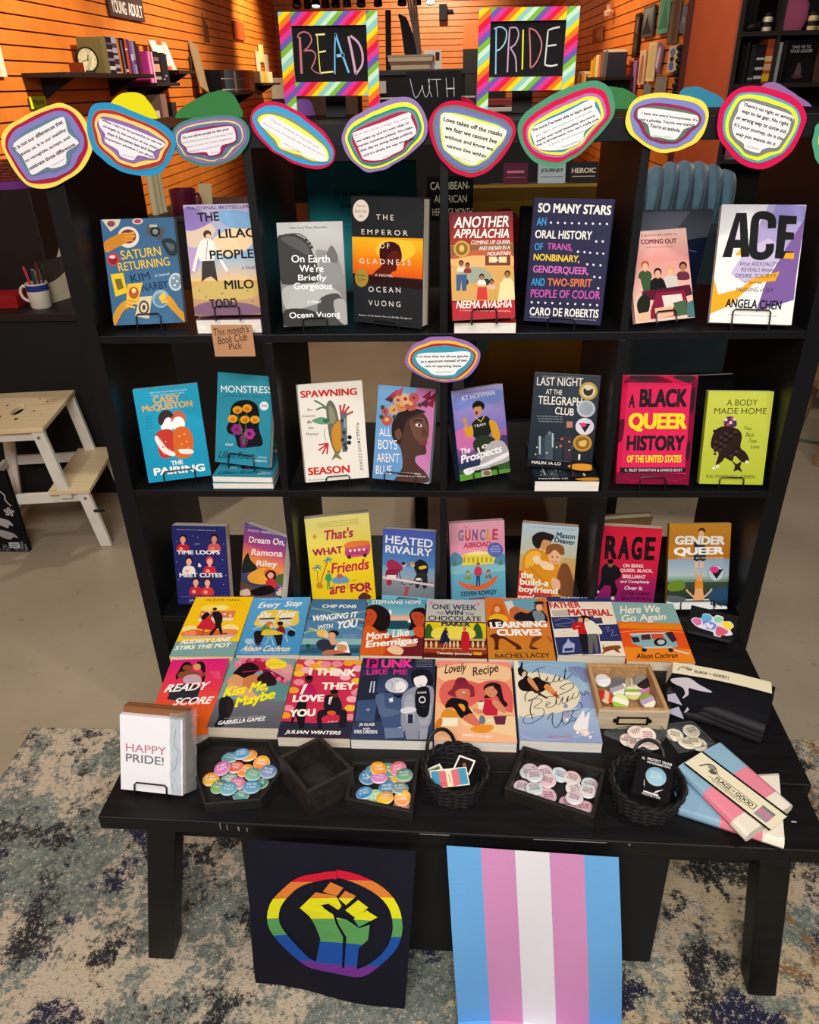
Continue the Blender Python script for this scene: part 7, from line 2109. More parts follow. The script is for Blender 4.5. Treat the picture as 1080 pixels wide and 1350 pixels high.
def walled_tray(name, label, pts, z, h, wall, material, cat='tray', thick_floor=.004):
    cx, cy = sum(p[0] for p in pts) / len(pts), sum(p[1] for p in pts) / len(pts)
    r = thing(name, (cx, cy, z), label, cat); P = [(x - cx, y - cy) for x, y in pts]
    if sum(P[i][0] * P[(i + 1) % len(P)][1] - P[(i + 1) % len(P)][0] * P[i][1] for i in range(len(P))) < 0: P = P[::-1]
    n = len(P)
    def inset(d):
        out = []
        for i in range(n):
            a, b, c = Vector(P[i - 1]), Vector(P[i]), Vector(P[(i + 1) % n]); d1, d2 = (b - a).normalized(), (c - b).normalized(); n1, n2 = Vector((-d1.y, d1.x)), Vector((-d2.y, d2.x)); m = (n1 + n2).normalized(); out.append(b + m * d / max(.3, m.dot(n1)))
        return out
    I = inset(wall)
    MB().prism([tuple(v) for v in inset(wall * .5)], .0003, thick_floor).build('base', material, r)
    for i in range(n):
        j = (i + 1) % n
        MB().prism([P[i], P[j], tuple(I[j]), tuple(I[i])], 0, h).build('wall', material, r, bevel=.0012)
    return r
T = .4303
walled_tray('hexagonal_tray', 'black hexagonal wooden tray heaped with pastel badges, beside the card pack', [(.257, -.482), (.322, -.602), (.418, -.590), (.447, -.515), (.404, -.452), (.290, -.447)], T, .024, .005, TRAYWOOD)
walled_tray('wooden_box', 'empty open dark wooden box set cornerwise at the front of the table', [(.440, -.526), (.508, -.474), (.578, -.550), (.503, -.604)], T, .060, .007, mat('brown_black_wood', '241c18', .6, noise=.4, scale=14, stretch=(1, 6, 6), bump=.05), 'box')
walled_tray('square_tray', 'square black wooden tray heaped with bright pronoun badges, left of the round basket', [(.567, -.502), (.690, -.491), (.682, -.612), (.563, -.586)], T, .026, .007, TRAYWOOD)
walled_tray('oblong_tray', 'long black wooden tray of pale badges at the front of the table', [(.880, -.462), (1.022, -.514), (.984, -.617), (.839, -.560)], T, .030, .007, TRAYWOOD)
heap(HEX_BADGES, T + .0045, 'p', 'hexagonal tray', 'pastel badges in the hexagonal tray')
heap(SQUARE_BADGES, T + .0045, 'p', 'square tray', 'bright badges in the square tray')
heap(PALE_BADGES, T + .0045, 'm', 'long front tray', 'pale badges in the long front tray')
PINE = mat('pale_pine', 'b98f60', .6, noise=.18, scale=9, stretch=(14, 1.2, 14)); GREYPINE = mat('whitewashed_pine', 'c8b79c', .65, noise=.16, scale=9, stretch=(1.2, 14, 14))
dr = walled_tray('drawer_box', 'small pale pine drawer box with a metal label holder, full of striped badges', [(1.029, -.251), (1.158, -.251), (1.164, -.384), (1.030, -.384)], T, .047, .008, PINE, 'box')
fr = MB().box(1.0300 - 1.0953, 1.164 - 1.0953, -.3885 + .3175, -.3845 + .3175, 0.0005, .047).build('front_panel', GREYPINE, dr, bevel=.0008)
lh = MB(); 
lh.box(-.030, .030, -.0735, -.0712, .014, .017).box(-.030, .030, -.0735, -.0712, .030, .033).box(-.030, -.026, -.0735, -.0712, .014, .033).box(.026, .030, -.0735, -.0712, .014, .033)
lh.lathe([(.005, 0), (.005, .002), (0, .002)], 12, Matrix.Translation((-.032, -.0712, .0235)) @ Matrix.Rotation(math.radians(90), 4, 'X')).lathe([(.005, 0), (.005, .002), (0, .002)], 12, Matrix.Translation((.032, -.0712, .0235)) @ Matrix.Rotation(math.radians(90), 4, 'X'))
lh.build('label_holder', mat('aged_bronze', '2a211b', .45, .7), fr); MB().box(-.026, .026, -.0718, -.0712, .017, .030).build('label_card', mat('blank_card', 'c9b596', .8), fr)
STRIPESETS = {'d8d488': ['d8d488', 'f0ecd0', '8ab04a', 'e8e0b0'], 'e84a2a': ['e84a2a', 'f0c8a8', 'c83a2a'], '9ac84a': ['9ac84a', 'f0ecd8', 'd8e8a0'], 'f0ecd8': ['f0ecd8', 'b8a0c0', '8aa04a'], 'e8e4e0': ['e8e4e0', 'a8a4a8', '6a6a6c'], 'd8ccb8': ['d8ccb8', 'e8e0d0', 'b8a890']}
def striped_badge(c1, c2, label, M, r=.0165):
    t = thing('pin_badge', None, label, 'badge', 'striped badges in the pine drawer box', M=M); mb = MB(); n = 28
    st = STRIPESETS.get(c1, [c1, c2]); prof = [(r, 0), (r, .003), (r * .97, .0045), (r * .85, .0056)]
    for i in range(3):
        for j in range(n):
            P = [Vector((prof[a][0] * math.cos(6.28319 * b / n), prof[a][0] * math.sin(6.28319 * b / n), prof[a][1])) for a, b in ((i, j), (i, j + 1), (i + 1, j + 1), (i + 1, j))]
            mb.add(P, [(0, 1, 2, 3)], st[int((P[0].y + P[1].y) / 2 / r * .499 * len(st) + len(st) / 2) % len(st)])
    rr = prof[-1][0]; C_ = [(rr * math.cos(6.28319 * j / n), rr * math.sin(6.28319 * j / n)) for j in range(n)]
    for k in range(len(st)):
        lo, hi = -rr + 2 * rr * k / len(st), -rr + 2 * rr * (k + 1) / len(st); Q = clip([(x + rr, y + rr - (lo + rr)) for x, y in C_], 2 * rr, hi - lo)
        m2 = MB(); poly(m2, [(x - rr, y + lo) for x, y in Q], .0058, st[k]); mb.add(m2.v, m2.f, st[k])
    mb.build('printed_face', GLOSS, t, weld=False); MB().lathe([(r * .98, .0001), (r * .6, -.0006), (0, -.0006)], 18).build('metal_back', STEEL, t)
SBN = ['white mirror-like round badge at the back left of the drawer box', 'black and silver round badge at the back right of the drawer box', 'white and grey badge lying under others in the drawer box', 'pale grey banded badge in the middle of the drawer box', 'beige badge standing at the back middle of the drawer box', 'yellow and green striped badge in the middle of the drawer box', 'red and pale orange striped badge at the left of the drawer box', 'lime striped badge leaning at the front of the drawer box', 'cream and olive striped badge at the front right of the drawer box', 'pink badge half hidden at the right of the drawer box']
for i, (x, y, lv, c1, c2) in enumerate(STRIPED_BADGES):
    x = min(1.139, max(1.056, x)); y = min(-.278, max(-.357, y))
    striped_badge(c1, c2, SBN[i], Matrix.Translation((x, y, T + (.0125 if lv == 0 else .022))) @ RZ([10, 40, 0, 25, 80, 0, 75, -28, 30, 10][i]) @ Matrix.Rotation(math.radians([4, 12, 14, 22, 35, 12, 20, 24, 26, 30][i]), 4, 'X'))
# two clear plastic dishes of cream badges
CLEAR = mat('clear_plastic', 'f0f2f4', .08); CLEAR.node_tree.nodes['Principled BSDF'].inputs['Transmission Weight'].default_value = .95; CLEAR.node_tree.nodes['Principled BSDF'].inputs['IOR'].default_value = 1.2
walled_tray('clear_dish', 'clear plastic dish of cream badges with red print, left of the other clear dish', [(1.040, -.404), (1.098, -.388), (1.162, -.404), (1.118, -.452)], T, .012, .0014, CLEAR, 'dish', .0015)
walled_tray('clear_dish', 'clear plastic dish of ivory badges beside the folded black flag', [(1.150, -.386), (1.215, -.374), (1.242, -.432), (1.170, -.448)], T, .012, .0014, CLEAR, 'dish', .0015)
heap(CREAM_BADGES, T + .003, 'r', 'left clear dish', 'cream badges in the left clear dish', 14, .0160)
heap(IVORY_BADGES, T + .003, 'd', 'right clear dish', 'ivory badges in the right clear dish', 10, .0160)

# ------------------------------------------------------------------ woven baskets
WICKER = mat('black_wicker', '0d0d0f', .55)
def basket(label, x, y, r0, r1, h, handle=None):
    t = thing('woven_basket', (x, y, T), label, 'basket'); n = 26
    MB().lathe([(0, .0005), (r0 * .95, .0005), (r0 * .95, .004), (0, .004)], 28).build('base', WICKER, t)
    st = MB()
    for j in range(n):
        a = 6.28319 * j / n; st.tube([(r0 * math.cos(a), r0 * math.sin(a), .002), (r1 * math.cos(a), r1 * math.sin(a), h)], .0014, 5)
    st.build('stakes', WICKER, t)
    wv = MB(); rows = int(h / .0052)
    for k in range(rows):
        z = .003 + k * .0052; r = r0 + (r1 - r0) * z / h
        wv.tube([((r + .0022 * (1 if (i + k) % 2 else -1)) * math.cos(6.28319 * i / n), (r + .0022 * (1 if (i + k) % 2 else -1)) * math.sin(6.28319 * i / n), z) for i in range(n)], .0027, 6, closed=True)
    wv.build('weave', WICKER, t, smooth=True)
    rim = MB()
    for ph in (0, math.pi): rim.tube([((r1 + .003 * math.cos(9 * a + ph)) * math.cos(a), (r1 + .003 * math.cos(9 * a + ph)) * math.sin(a), h + .0015 + .003 * math.sin(9 * a + ph)) for a in (6.28319 * i / 108 for i in range(108))], .0032, 6, closed=True)
    rim.build('rim', WICKER, t, smooth=True)
    if handle:
        a0, hw, hh, hx = handle; P = []
        for i in range(15):
            s = math.pi * i / 14; P.append((math.cos(a0) * r1 + hw * math.cos(s) * -math.sin(a0) + math.cos(a0) * hx * math.sin(s), math.sin(a0) * r1 + hw * math.cos(s) * math.cos(a0) + math.sin(a0) * hx * math.sin(s), h + hh * math.sin(s) - .004))
        MB().tube(P, .0035, 8).build('handle', WICKER, t, smooth=True)
    return t
basket('round black woven basket with one raised handle, holding stickers', .755, -.533, .047, .055, .046, (math.radians(118), .028, .036, .012))
basket('round black woven basket at the right, holding a black card with a round blue badge', 1.083, -.556, .050, .060, .048, (math.radians(75), .026, .022, .02))
def sticker(label, M, art, w, h, name='sticker', cat='sticker', outline='f2ecdc', group=None):
    mb = MB().box(-w / 2, w / 2, 0, h, -.0006, 0, col=outline); draw(mb, art, w, h, 5e-5); o = mb.build(name, PRINT, weld=False); o.matrix_world = M; tag(o, label, cat, group); return o
sticker('white edged sticker of an open striped flag book, topmost in the round basket', Matrix.Translation((.747, -.563, T + .034)) @ RZ(9) @ Matrix.Rotation(math.radians(8), 4, 'X'),
        'p 4a9abc 30 60 230 70 230 960 40 950\np e0707c 230 70 420 110 420 990 230 960\np f0e2c0 420 110 570 110 570 990 420 990\np e0707c 570 110 760 60 760 950 570 990\np 4a9abc 760 60 970 50 970 940 760 950\nl c8485a 14 240 700 400 800\nl c8485a 14 240 780 400 880\nl 8a7a5a 20 500 300 500 800', .066, .036, group='stickers in the round basket')
sticker('white edged sticker with a dark centre, behind the flag book sticker', Matrix.Translation((.765, -.527, T + .030)) @ RZ(-24) @ Matrix.Rotation(math.radians(14), 4, 'X'), 'r 1c1a1c 90 110 910 890\ne a05a3a 500 500 600 500 500 640', .032, .030, group='stickers in the round basket')
sticker('cream sticker with green and orange panels poking out at the left of the round basket', Matrix.Translation((.724, -.541, T + .030)) @ RZ(30) @ Matrix.Rotation(math.radians(10), 4, 'X'), 'r 8a9a70 100 120 900 420\nr d87a5a 100 520 900 800\nl 2a2a2a 60 150 300 850 300', .034, .024, group='stickers in the round basket')
cardM = Matrix.Translation((1.079, -.590, T + .047)) @ RZ(-20) @ Matrix.Rotation(math.radians(16), 4, 'X') @ Matrix.Scale(1.18, 4)
bc = MB().box(-.026, .026, 0, .066, -.001, 0, col='0e0e10')
draw(bc, 'r 101012 0 0 1000 1000\nt e8e8ec 2 0 110 150 190 150 60 I_WILL\nt e8e8ec 2 0 260 130 920 130 62 PROTECT_TRANS\nt e8e8ec 2 0 260 205 900 205 55 AND_NON-BINARY_PEOPLE\np e8e8ec 260 600 300 690 285 690 320 790 270 715 285 715\np e8e8ec 820 720 620 800 700 795 560 860 690 830 640 830\nl e8e8ec 40 300 880 700 890\nt e8e8ec 1 0 280 960 760 960 50 PROTECTOR', .052, .066, 1e-4)
bco = bc.build('badge_card', PRINT, weld=False); bco.matrix_world = cardM; tag(bco, 'black printed backing card tucked into the right woven basket', 'card')
badge('7ab0cc', '9cc8dc', ('w', ('PROTECT', 'TRANS', 'PEOPLE')), 'large pale blue round badge pinned on the black card in the basket', None, cardM @ Matrix.Translation((.003, .034, .0005)), .0145)

# ------------------------------------------------------------------ greeting card pack
cm = book_matrix(.217, -.569, .442, -5.8, 22)
pack = thing('greeting_cards', None, 'pack of white greeting cards in crinkled cellophane on a small stand', 'cards', M=cm)
w, h = .116, .152
f = MB().box(-w / 2, w / 2, 0, h - .012, -.010, 0, col='ececf4')
draw(f, 't c08494 1 0 90 480 740 484 105 HAPPY\nt 6c6c7a 1 0 90 620 700 624 110 PRIDE!\nc bcdcec 18 860 60 800 300 880 520 800 760 860 960\nc d4ecf4 26 930 40 890 260 950 480 880 700 940 960\nc 9aa4ac 12 900 120 870 330 930 420 890 620 850 700\nc a8c8dc 10 800 560 860 640 790 720 880 800 820 900', w, h - .012, 1e-4); f.build('front_card', PAPER, pack, weld=False)  # pale blue and grey strokes paint cellophane crinkle glints onto the card
MB().box(-w / 2 + .002, w / 2 + .003, .001, h, -.030, -.0104, col='8a5a3a').build('kraft_envelopes', PAPER, pack)
cel = MB(); rows = []
for j in range(19):
    yv = h * j / 18; rows.append([Vector((w / 2 - .022 + .030 * i / 5, yv, .0018 + (0 if i < 4 else -.010 * (i - 3)) + rnd.uniform(-.0012, .0016))) for i in range(7)])
cel.grid(rows); MELLO = mat('cellophane', 'e8f4f8', .12); MELLO.node_tree.nodes['Principled BSDF'].inputs['Transmission Weight'].default_value = .75; MELLO.node_tree.nodes['Principled BSDF'].inputs['Alpha'].default_value = .75
cel.build('cellophane_fold', MELLO, pack, weld=False)
PLACE['pack'] = (cm, w, h, .030, .442, -5.8, 22); easel('pack', .03, .018, .4318, 'black wire easel holding the greeting card pack')

# ------------------------------------------------------------------ folded flags and other flat packs
def slab(P, z0, z1, puff=.004, n=10):
    """rounded folded cloth: quad P (4 xy corners) between z0 and z1"""
    mb = MB(); a, b, c, d = [Vector((*p, 0)) for p in P]; prof = [(0, .5), (.02, .82), (.07, 1.0), (.3, 1.04), (.5, 1.06), (.7, 1.04), (.93, 1.0), (.98, .82), (1, .5), (.98, .18), (.93, 0), (.07, 0), (.02, .18)]
    rows = []
    for i in range(n + 1):
        s = i / n; l0, l1 = a.lerp(b, s), d.lerp(c, s)
        rows.append([l0.lerp(l1, t) + Vector((0, 0, z0 + (z1 - z0) * q + puff * .3 * math.sin(9 * s + 5 * t) * (q > .9))) for t, q in prof + [prof[0]]])
    return rows
def folded(name, label, P, z0, z1, cat, colfun, group=None):
    t = thing(name, (0, 0, 0), label, cat, group); c = sum((Vector((*p, 0)) for p in P), Vector()) / 4; c.z = z0; t.location = c
    rows = [[v - c for v in r] for r in slab(P, z0, z1, .002)]; mb = MB(); mb.grid(rows, cols=colfun)
    mb.add(rows[0][:-1], [tuple(range(len(rows[0]) - 1))], colfun(0, 3)); mb.add(rows[-1][:-1], [tuple(range(len(rows[0]) - 1))[::-1]], colfun(len(rows) - 2, 3))
    mb.build('cloth', CLOTH, t, weld=False); return t, c
LOGO = 'l 2a2622 14 40 800 40 500 110 250 150 780\nb 9a928a 110 260 170 180 240 240 220 420 150 420\nb 6a625c 200 300 300 340 300 480 220 500\nc 2a2622 12 100 280 170 190 250 230 300 340 300 470 210 500\n'
def band_art(extra): return 'r ece4c4 0 0 1000 1000\nl 1c1a1a 26 0 20 1000 20\nl 1c1a1a 26 0 980 1000 980\n' + extra
tr = lambda i, j: '8fb4cc' if i < 4 else ('e88a9c' if i < 8 else 'ece4d4')
lo, c0 = folded('folded_flag', 'lower folded blue, pink and white striped flag pack lying askew beneath another', [(1.135, -.520), (1.318, -.470), (1.345, -.545), (1.278, -.652), (1.135, -.595)][0:1] + [(1.330, -.500), (1.283, -.652), (1.133, -.588)], T, T + .018, 'flag', tr, 'striped flag packs')
lo2 = MB().box(-.0006, .0006, -.05, .05, .0185, .0192, col='1c1a1a'); lo2o = lo2.build('black_cord', PRINT, lo); lo2o.location = (.075, .01, 0); lo2o.rotation_euler[2] = math.radians(40)
up, c1 = folded('folded_flag', 'upper folded blue, pink and white striped flag pack with cream paper band', [(1.243, -.451), (1.318, -.587), (1.218, -.652), (1.146, -.512)], T + .019, T + .038, 'flag', tr, 'striped flag packs')
# band along the pack: from back left to front right
ba, bb = Vector((1.163, -.505, T + .0404)), Vector((1.262, -.640, T + .0404)); ux = (bb - ba).normalized(); uy = Vector((-ux.y, ux.x, 0)); L = (bb - ba).length
bm_ = Matrix((ux, uy, Vector((0, 0, 1)))).transposed().to_4x4(); bm_.translation = (ba + bb) / 2 - uy * .006
band = MB().box(-L / 2, L / 2, 0, .050, -.0006, 0, col='ece4c4')
draw(band, band_art('l 2a2622 12 110 640 150 300 180 300\nb 9a928a 150 300 200 230 240 310 220 470 170 430\nb 6a625c 215 380 270 420 260 560 210 540\nc 2a2622 10 110 620 150 300 200 230 240 300 280 430 250 570 200 540\nl 2a2622 7 250 470 760 470\nl 2a2622 7 250 740 760 740\nl 2a2622 7 760 470 760 740\nt 2a2622 3 0 310 690 480 690 170 FLAGS\nt 6a625c 1 0 492 660 530 660 110 FOR\nt 2a2622 3 0 545 690 735 690 170 GOOD\nt 6a625c 0 0 300 860 640 860 70 THE_TRANSGENDER_PRIDE_FLAG\nr 9a949a 790 300 930 840\nr d87a98 790 500 930 640\nr 7a747c 790 300 930 400'), L, .050, 1e-4)
bo = band.build('paper_band', PRINT, up, weld=False); bo.matrix_parent_inverse = Matrix.Translation(-c1); bo.matrix_world = bm_
bo.location = bm_.to_translation() ; 
# big black folded flag with cream band
bl, cB = folded('folded_flag', 'thick folded black flag pack with white motif and cream paper band, right rear of table', [(1.205, -.275), (1.385, -.318), (1.338, -.410), (1.178, -.352)], T, T + .055, 'flag', lambda i, j: '14141a')
mot = MB(); 
for P in MOTIF_TOP: poly(mot, smooth_pts([(x - cB.x, y - cB.y) for x, y in P], True), .0590, 'cfc8d4')
for P in MOTIF_SIDE: mot.add([Vector(p) - cB for p in P], [tuple(range(len(P)))], 'b8b4cc')
mot.build('white_motif', CLOTH, bl, weld=False)
side = MB()
for k, zz in enumerate((.012, .022, .034)): side.tube([(-.098, .0 + .01 * k, zz), (-.02, -.036, zz + .003), (.055, -.078, zz)], .012, 10)
side.build('cloth_folds', CLOTH if False else mat('black_flag_cloth', '13141a', .7, bump=.1, scale=200), bl, smooth=True)
rows = []
A0, A1 = Vector((1.192, -.277, T)), Vector((1.372, -.335, T)); ud = (A1 - A0); un = Vector((-ud.y, ud.x, 0)).normalized()
for i in range(25):
    s = i / 24; zz = .0605 + .005 * math.sin(math.pi * s) if .04 < s < .96 else .052
    if i == 0 or i == 24: zz = .030
    base = A0 + ud * (s * 1.06 - .03) + Vector((0, 0, zz)); rows.append([base + un * .017 - cB, base - un * .017 - cB])
bd = MB().grid(rows, 'ece4c4')
def on_band(u, v, lift=.0004):
    s = max(0, min(23.999, u * 24)); i = int(s); a = rows[i][0].lerp(rows[i][1], v); b_ = rows[i + 1][0].lerp(rows[i + 1][1], v); return a.lerp(b_, s - i) + Vector((0, 0, lift))
flat = MB(); draw(flat, 'l 2a2622 7 90 700 110 420 140 330\nb b8b0a4 130 330 160 250 190 330 175 480 145 480\nb 8a827a 170 380 215 400 215 540 180 540\nc 2a2622 7 90 680 125 330 165 250 200 340 225 430 200 560 170 540\nl 2a2622 5 210 420 560 420\nl 2a2622 5 210 760 560 760\nl 2a2622 5 560 420 560 760\nt 2a2622 3 0 250 690 365 690 230 FLAGS\nt 6a625c 1 0 378 660 405 660 150 FOR\nt 2a2622 3 0 418 690 545 690 230 GOOD', 1, 1)
bd.add([on_band(x + .5, 1 - y, .0004 + z) for x, y, z in flat.v], flat.f, '2a2622'); bd.c[-len(flat.c):] = flat.c
bd.build('paper_band', PRINT, bl, weld=False)
# cloud sticker on a black card standing at the back right corner
sM = book_matrix(1.328, -.105, T + .002, -24, 28)
st = thing('sticker_display', None, 'black card with a rainbow cloud shaped sticker at the back right of the table', 'sticker', M=sM)
cd = MB().box(-.050, .050, 0, .060, -.0015, 0, col='0d0d0f')
draw(cd, 'b e0dcec 60 560 130 420 250 400 280 220 400 170 500 240 560 140 700 160 720 300 860 260 950 400 900 560 960 700 860 800 760 820 720 930 600 920 560 800 400 780 200 740\nb 5ab0d8 260 400 290 240 400 200 480 280 450 420 330 470\nb d870a8 80 560 140 450 260 440 280 600 200 700\nb f0d83a 700 400 780 280 900 320 930 450 880 560 760 520\nb d85a7a 620 560 760 560 860 640 820 760 700 880 620 820\nb 7a8ad8 300 480 480 430 600 520 560 700 400 720\nb 8ad0a0 520 260 600 180 690 220 680 360 560 400\nt f8f8fc 3 2 330 700 560 690 230 the', .100, .060, 1e-4)
cd.build('sticker_card', PRINT, st, weld=False)
MB().box(-.045, .045, .001, .005, -.02, .028).build('stand', MATTE, st)

# ------------------------------------------------------------------ flags hanging from the table edge
def hanging(label, tl, tr_, br, bl_, base, art, n=18, wave=.004, tail=None, name='hanging_flag'):
    c = Vector(tl); t = thing(name, tl, label, 'flag')
    def S_(u, v):                                   # u across, v down
        a = Vector(tl).lerp(Vector(tr_), u); b_ = Vector(bl_).lerp(Vector(br), u); p = a.lerp(b_, v)
        p.y -= wave * math.sin(u * 7 + v * 3) * min(1, v * 2) + .010 * math.sin(math.pi * min(1, v)) ; return p - c
    mb = MB(); rows = [[S_(j / n, i / n) for j in range(n + 1)] for i in range(n + 1)]
    if tail:
        for k in range(1, 5): rows.append([rows[n][j] + Vector((0, -tail * k / 4, (.006 if k < 3 else .0) * 0)) for j in range(n + 1)])
    mb.grid(rows[::-1], cols=lambda i, j: base(j / n, 1))
    if art:
        f_ = MB(); draw(f_, art, 1, 1, 0, 4e-5)
        def P(x, y, z): q = S_(x + .5, 1 - y); return q + Vector((0, -.0022 - z, .0006))
        k = len(mb.c); mb.add([P(*v) for v in f_.v], f_.f, 'fff'); mb.c[k:] = f_.c
    o = mb.build('cloth', CLOTH, t, weld=False); o.modifiers.new('thickness', 'SOLIDIFY').thickness = .0006
    return t
hanging('black flag with a rainbow ring and raised fist, hanging from the table edge', (.402, -.640, .415), (.688, -.650, .408), (.662, -.697, .012), (.370, -.656, .012), lambda u, v: '1c1d2a', FIST)
hanging('vertical blue, pink and white striped flag hanging from the table edge to the rug', (.739, -.650, .424), (1.021, -.658, .415), (1.062, -.712, .012), (.762, -.715, .012), lambda u, v: ['70b2ee', 'd896c8', 'eaeaf2', 'd896c8', '70b2ee'][min(4, int(u * 5 + 1e-6))], '', n=20, tail=.12)

# ------------------------------------------------------------------ step stool and chalk panel at the left
BIRCH = mat('bare_birch', 'e6d0a6', .55, noise=.10, scale=7, stretch=(1, 12, 12)); WHITEWOOD = mat('white_painted_wood', 'e6e2d8', .55, noise=.06, scale=12)
SM = RZ(7.5, (-.570, .943, 0))
stool = thing('step_stool', None, 'wooden two step stool with bare birch treads and white legs, left of the bookcase', 'stool', M=SM)
def tread(name, x0, x1, y0, y1, z, hole=False):
    mb = MB()
    if hole:
        cx, cy = (x0 + x1) / 2, (y0 + y1) / 2; n = 16
        H = [(cx + .020 * math.cos(6.28319 * i / n), cy + .052 * math.sin(6.28319 * i / n)) for i in range(n)]
        for zt, fl in ((z, 1), (z - .018, -1)):
            B_ = [(x1, y0), (x1, y1), (x0, y1), (x0, y0)]
            tr_ = tessellate_polygon([[Vector((*p, 0)) for p in B_], [Vector((*p, 0)) for p in H]]); al = B_ + H
            for t in tr_:
                p, q, r = [al[i] for i in t]; cr = (q[0] - p[0]) * (r[1] - p[1]) - (q[1] - p[1]) * (r[0] - p[0])
                mb.add([(*al[i], zt) for i in (t if cr * fl > 0 else t[::-1])], [(0, 1, 2)])
        for ring, fl in ((B_, 1), (H, -1)):
            k = len(ring)
            for i in range(k):
                a, b = ring[i], ring[(i + 1) % k]; q = [(*a, z - .018), (*b, z - .018), (*b, z), (*a, z)]; mb.add(q if fl > 0 else q[::-1], [(0, 1, 2, 3)])
    else: mb.box(x0, x1, y0, y1, z - .018, z)
    return mb.build(name, BIRCH, stool, bevel=.003)
# local x runs from the low step's outer edge (0) to the back (-.43); y is the width
tread('top_tread', -.405, -.105, .0, .385, .50, True); tread('low_tread', -.150, .0, .0, .385, .25)
spl = MB()
for (cx, cy, r, k) in ((-.23, .10, .010, 5), (-.30, .13, .008, 7), (-.19, .17, .006, 5), (-.17, .26, .005, 6), (-.31, .24, .005, 5), (-.21, .30, .004, 5), (-.33, .19, .003, 5), (-.15, .13, .003, 5)):
    poly(spl, [(cx + r * rnd.uniform(.6, 1.3) * math.cos(6.28 * i / k), cy + r * rnd.uniform(.6, 1.6) * math.sin(6.28 * i / k)) for i in range(k)], .5006, '1c1812')
spl.build('ink_splashes', PRINT, stool, weld=False)
def leg4(name, xb, xt, y, zb, zt, w=.042, d=.020):
    mb = MB(); vs = [Vector((x + a, y + b, z)) for z, x in ((zb, xb), (zt, xt)) for a, b in ((0, 0), (w, 0), (w, d), (0, d))]
    return mb.add(vs, [(3, 2, 1, 0), (4, 5, 6, 7), (0, 1, 5, 4), (1, 2, 6, 5), (2, 3, 7, 6), (3, 0, 4, 7)]).build(name, WHITEWOOD, stool, bevel=.002)
for y in (.004, .361):
    lg = leg4('leg', -.014, -.050, y, .0, .232); leg4('leg', -.470, -.400, y, .0, .482)
    ul = leg4('upper_leg', -.112, -.150, y, .215, .482)
    MB().box(-.428, -.03, y + .0202, y + .036, .190, .230).build('side_rail', WHITEWOOD, stool, bevel=.002)
    MB().box(-.395, -.112, y + .0202, y + .036, .444, .482).build('top_rail', WHITEWOOD, stool, bevel=.002)
    for sx, sz, pa in ((-.024, .212, lg), (-.128, .462, ul)): MB().lathe([(.006, 0), (.006, .002), (.003, .003), (0, .003)], 14, Matrix.Translation((sx, y if y < .1 else y + .02, sz)) @ Matrix.Rotation(math.radians(90 if y < .1 else -90), 4, 'X')).build('screw', STEEL, pa)
MB().box(-.44, -.424, .04, .346, .205, .235).build('rear_stretcher', WHITEWOOD, stool, bevel=.002); MB().box(-.155, -.139, .024, .361, .20, .235).build('rear_stretcher', WHITEWOOD, stool, bevel=.002)
MB().box(-.006, .034, .0032, .0038, .150, .163).build('tape_mark', MATTE, stool)

cbm = thing('floor_chalkboard', (-.92, .905, 0), 'black chalk drawn panel with white flowers and leaves leaning before the step stool', 'chalkboard')
cb = MB().box(-.10, .075, 0, .02, 0, .335, col='141416')
def cs(c, w, pts, closed=False):
    m2 = MB(); stroke(m2, smooth_pts(pts, closed), w, 0, c); cb.add([(x, -.0005, z) for x, z, _ in m2.v], m2.f, c)
def cp(c, pts):
    m2 = MB(); poly(m2, smooth_pts(pts, True), 0, c); cb.add([(x, -.0005, z) for x, z, _ in m2.v], m2.f, c)
cs('c8c8cc', .004, [(.02, .33), (.035, .30), (.03, .27), (.048, .245), (.045, .225), (.06, .20)])
for a in range(5): cs('d0d0d4', .003, [(.045, .175), (.045 + .018 * math.cos(1.257 * a), .175 + .018 * math.sin(1.257 * a)), (.045 + .014 * math.cos(1.257 * a + .6), .175 + .014 * math.sin(1.257 * a + .6)), (.045, .175)])
cp('a8a8ac', [(-.02, .15), (.03, .14), (.045, .115), (.03, .118), (.02, .105), (-.01, .12), (-.03, .12)]); cp('9a9a9e', [(-.03, .10), (.03, .085), (.048, .062), (.03, .066), (.015, .055), (-.02, .07)])
for i in range(60):
    x = rnd.uniform(-.09, .072); cs('8a8c90', .0014, [(x, rnd.uniform(.002, .01)), (x + rnd.uniform(-.006, .006), rnd.uniform(.02, .035 + .02 * max(0, x) / .07))])
cb.box(.005, .045, -.0016, -.0006, .018, .042, col='c4ccd2')
for z in (.036, .030, .024): cb.box(.010, .010 + .5 * z + .014, -.0019, -.0016, z - .0012, z + .0012, col='3a3a40')
cb.build('panel', CHALK, cbm, weld=False)

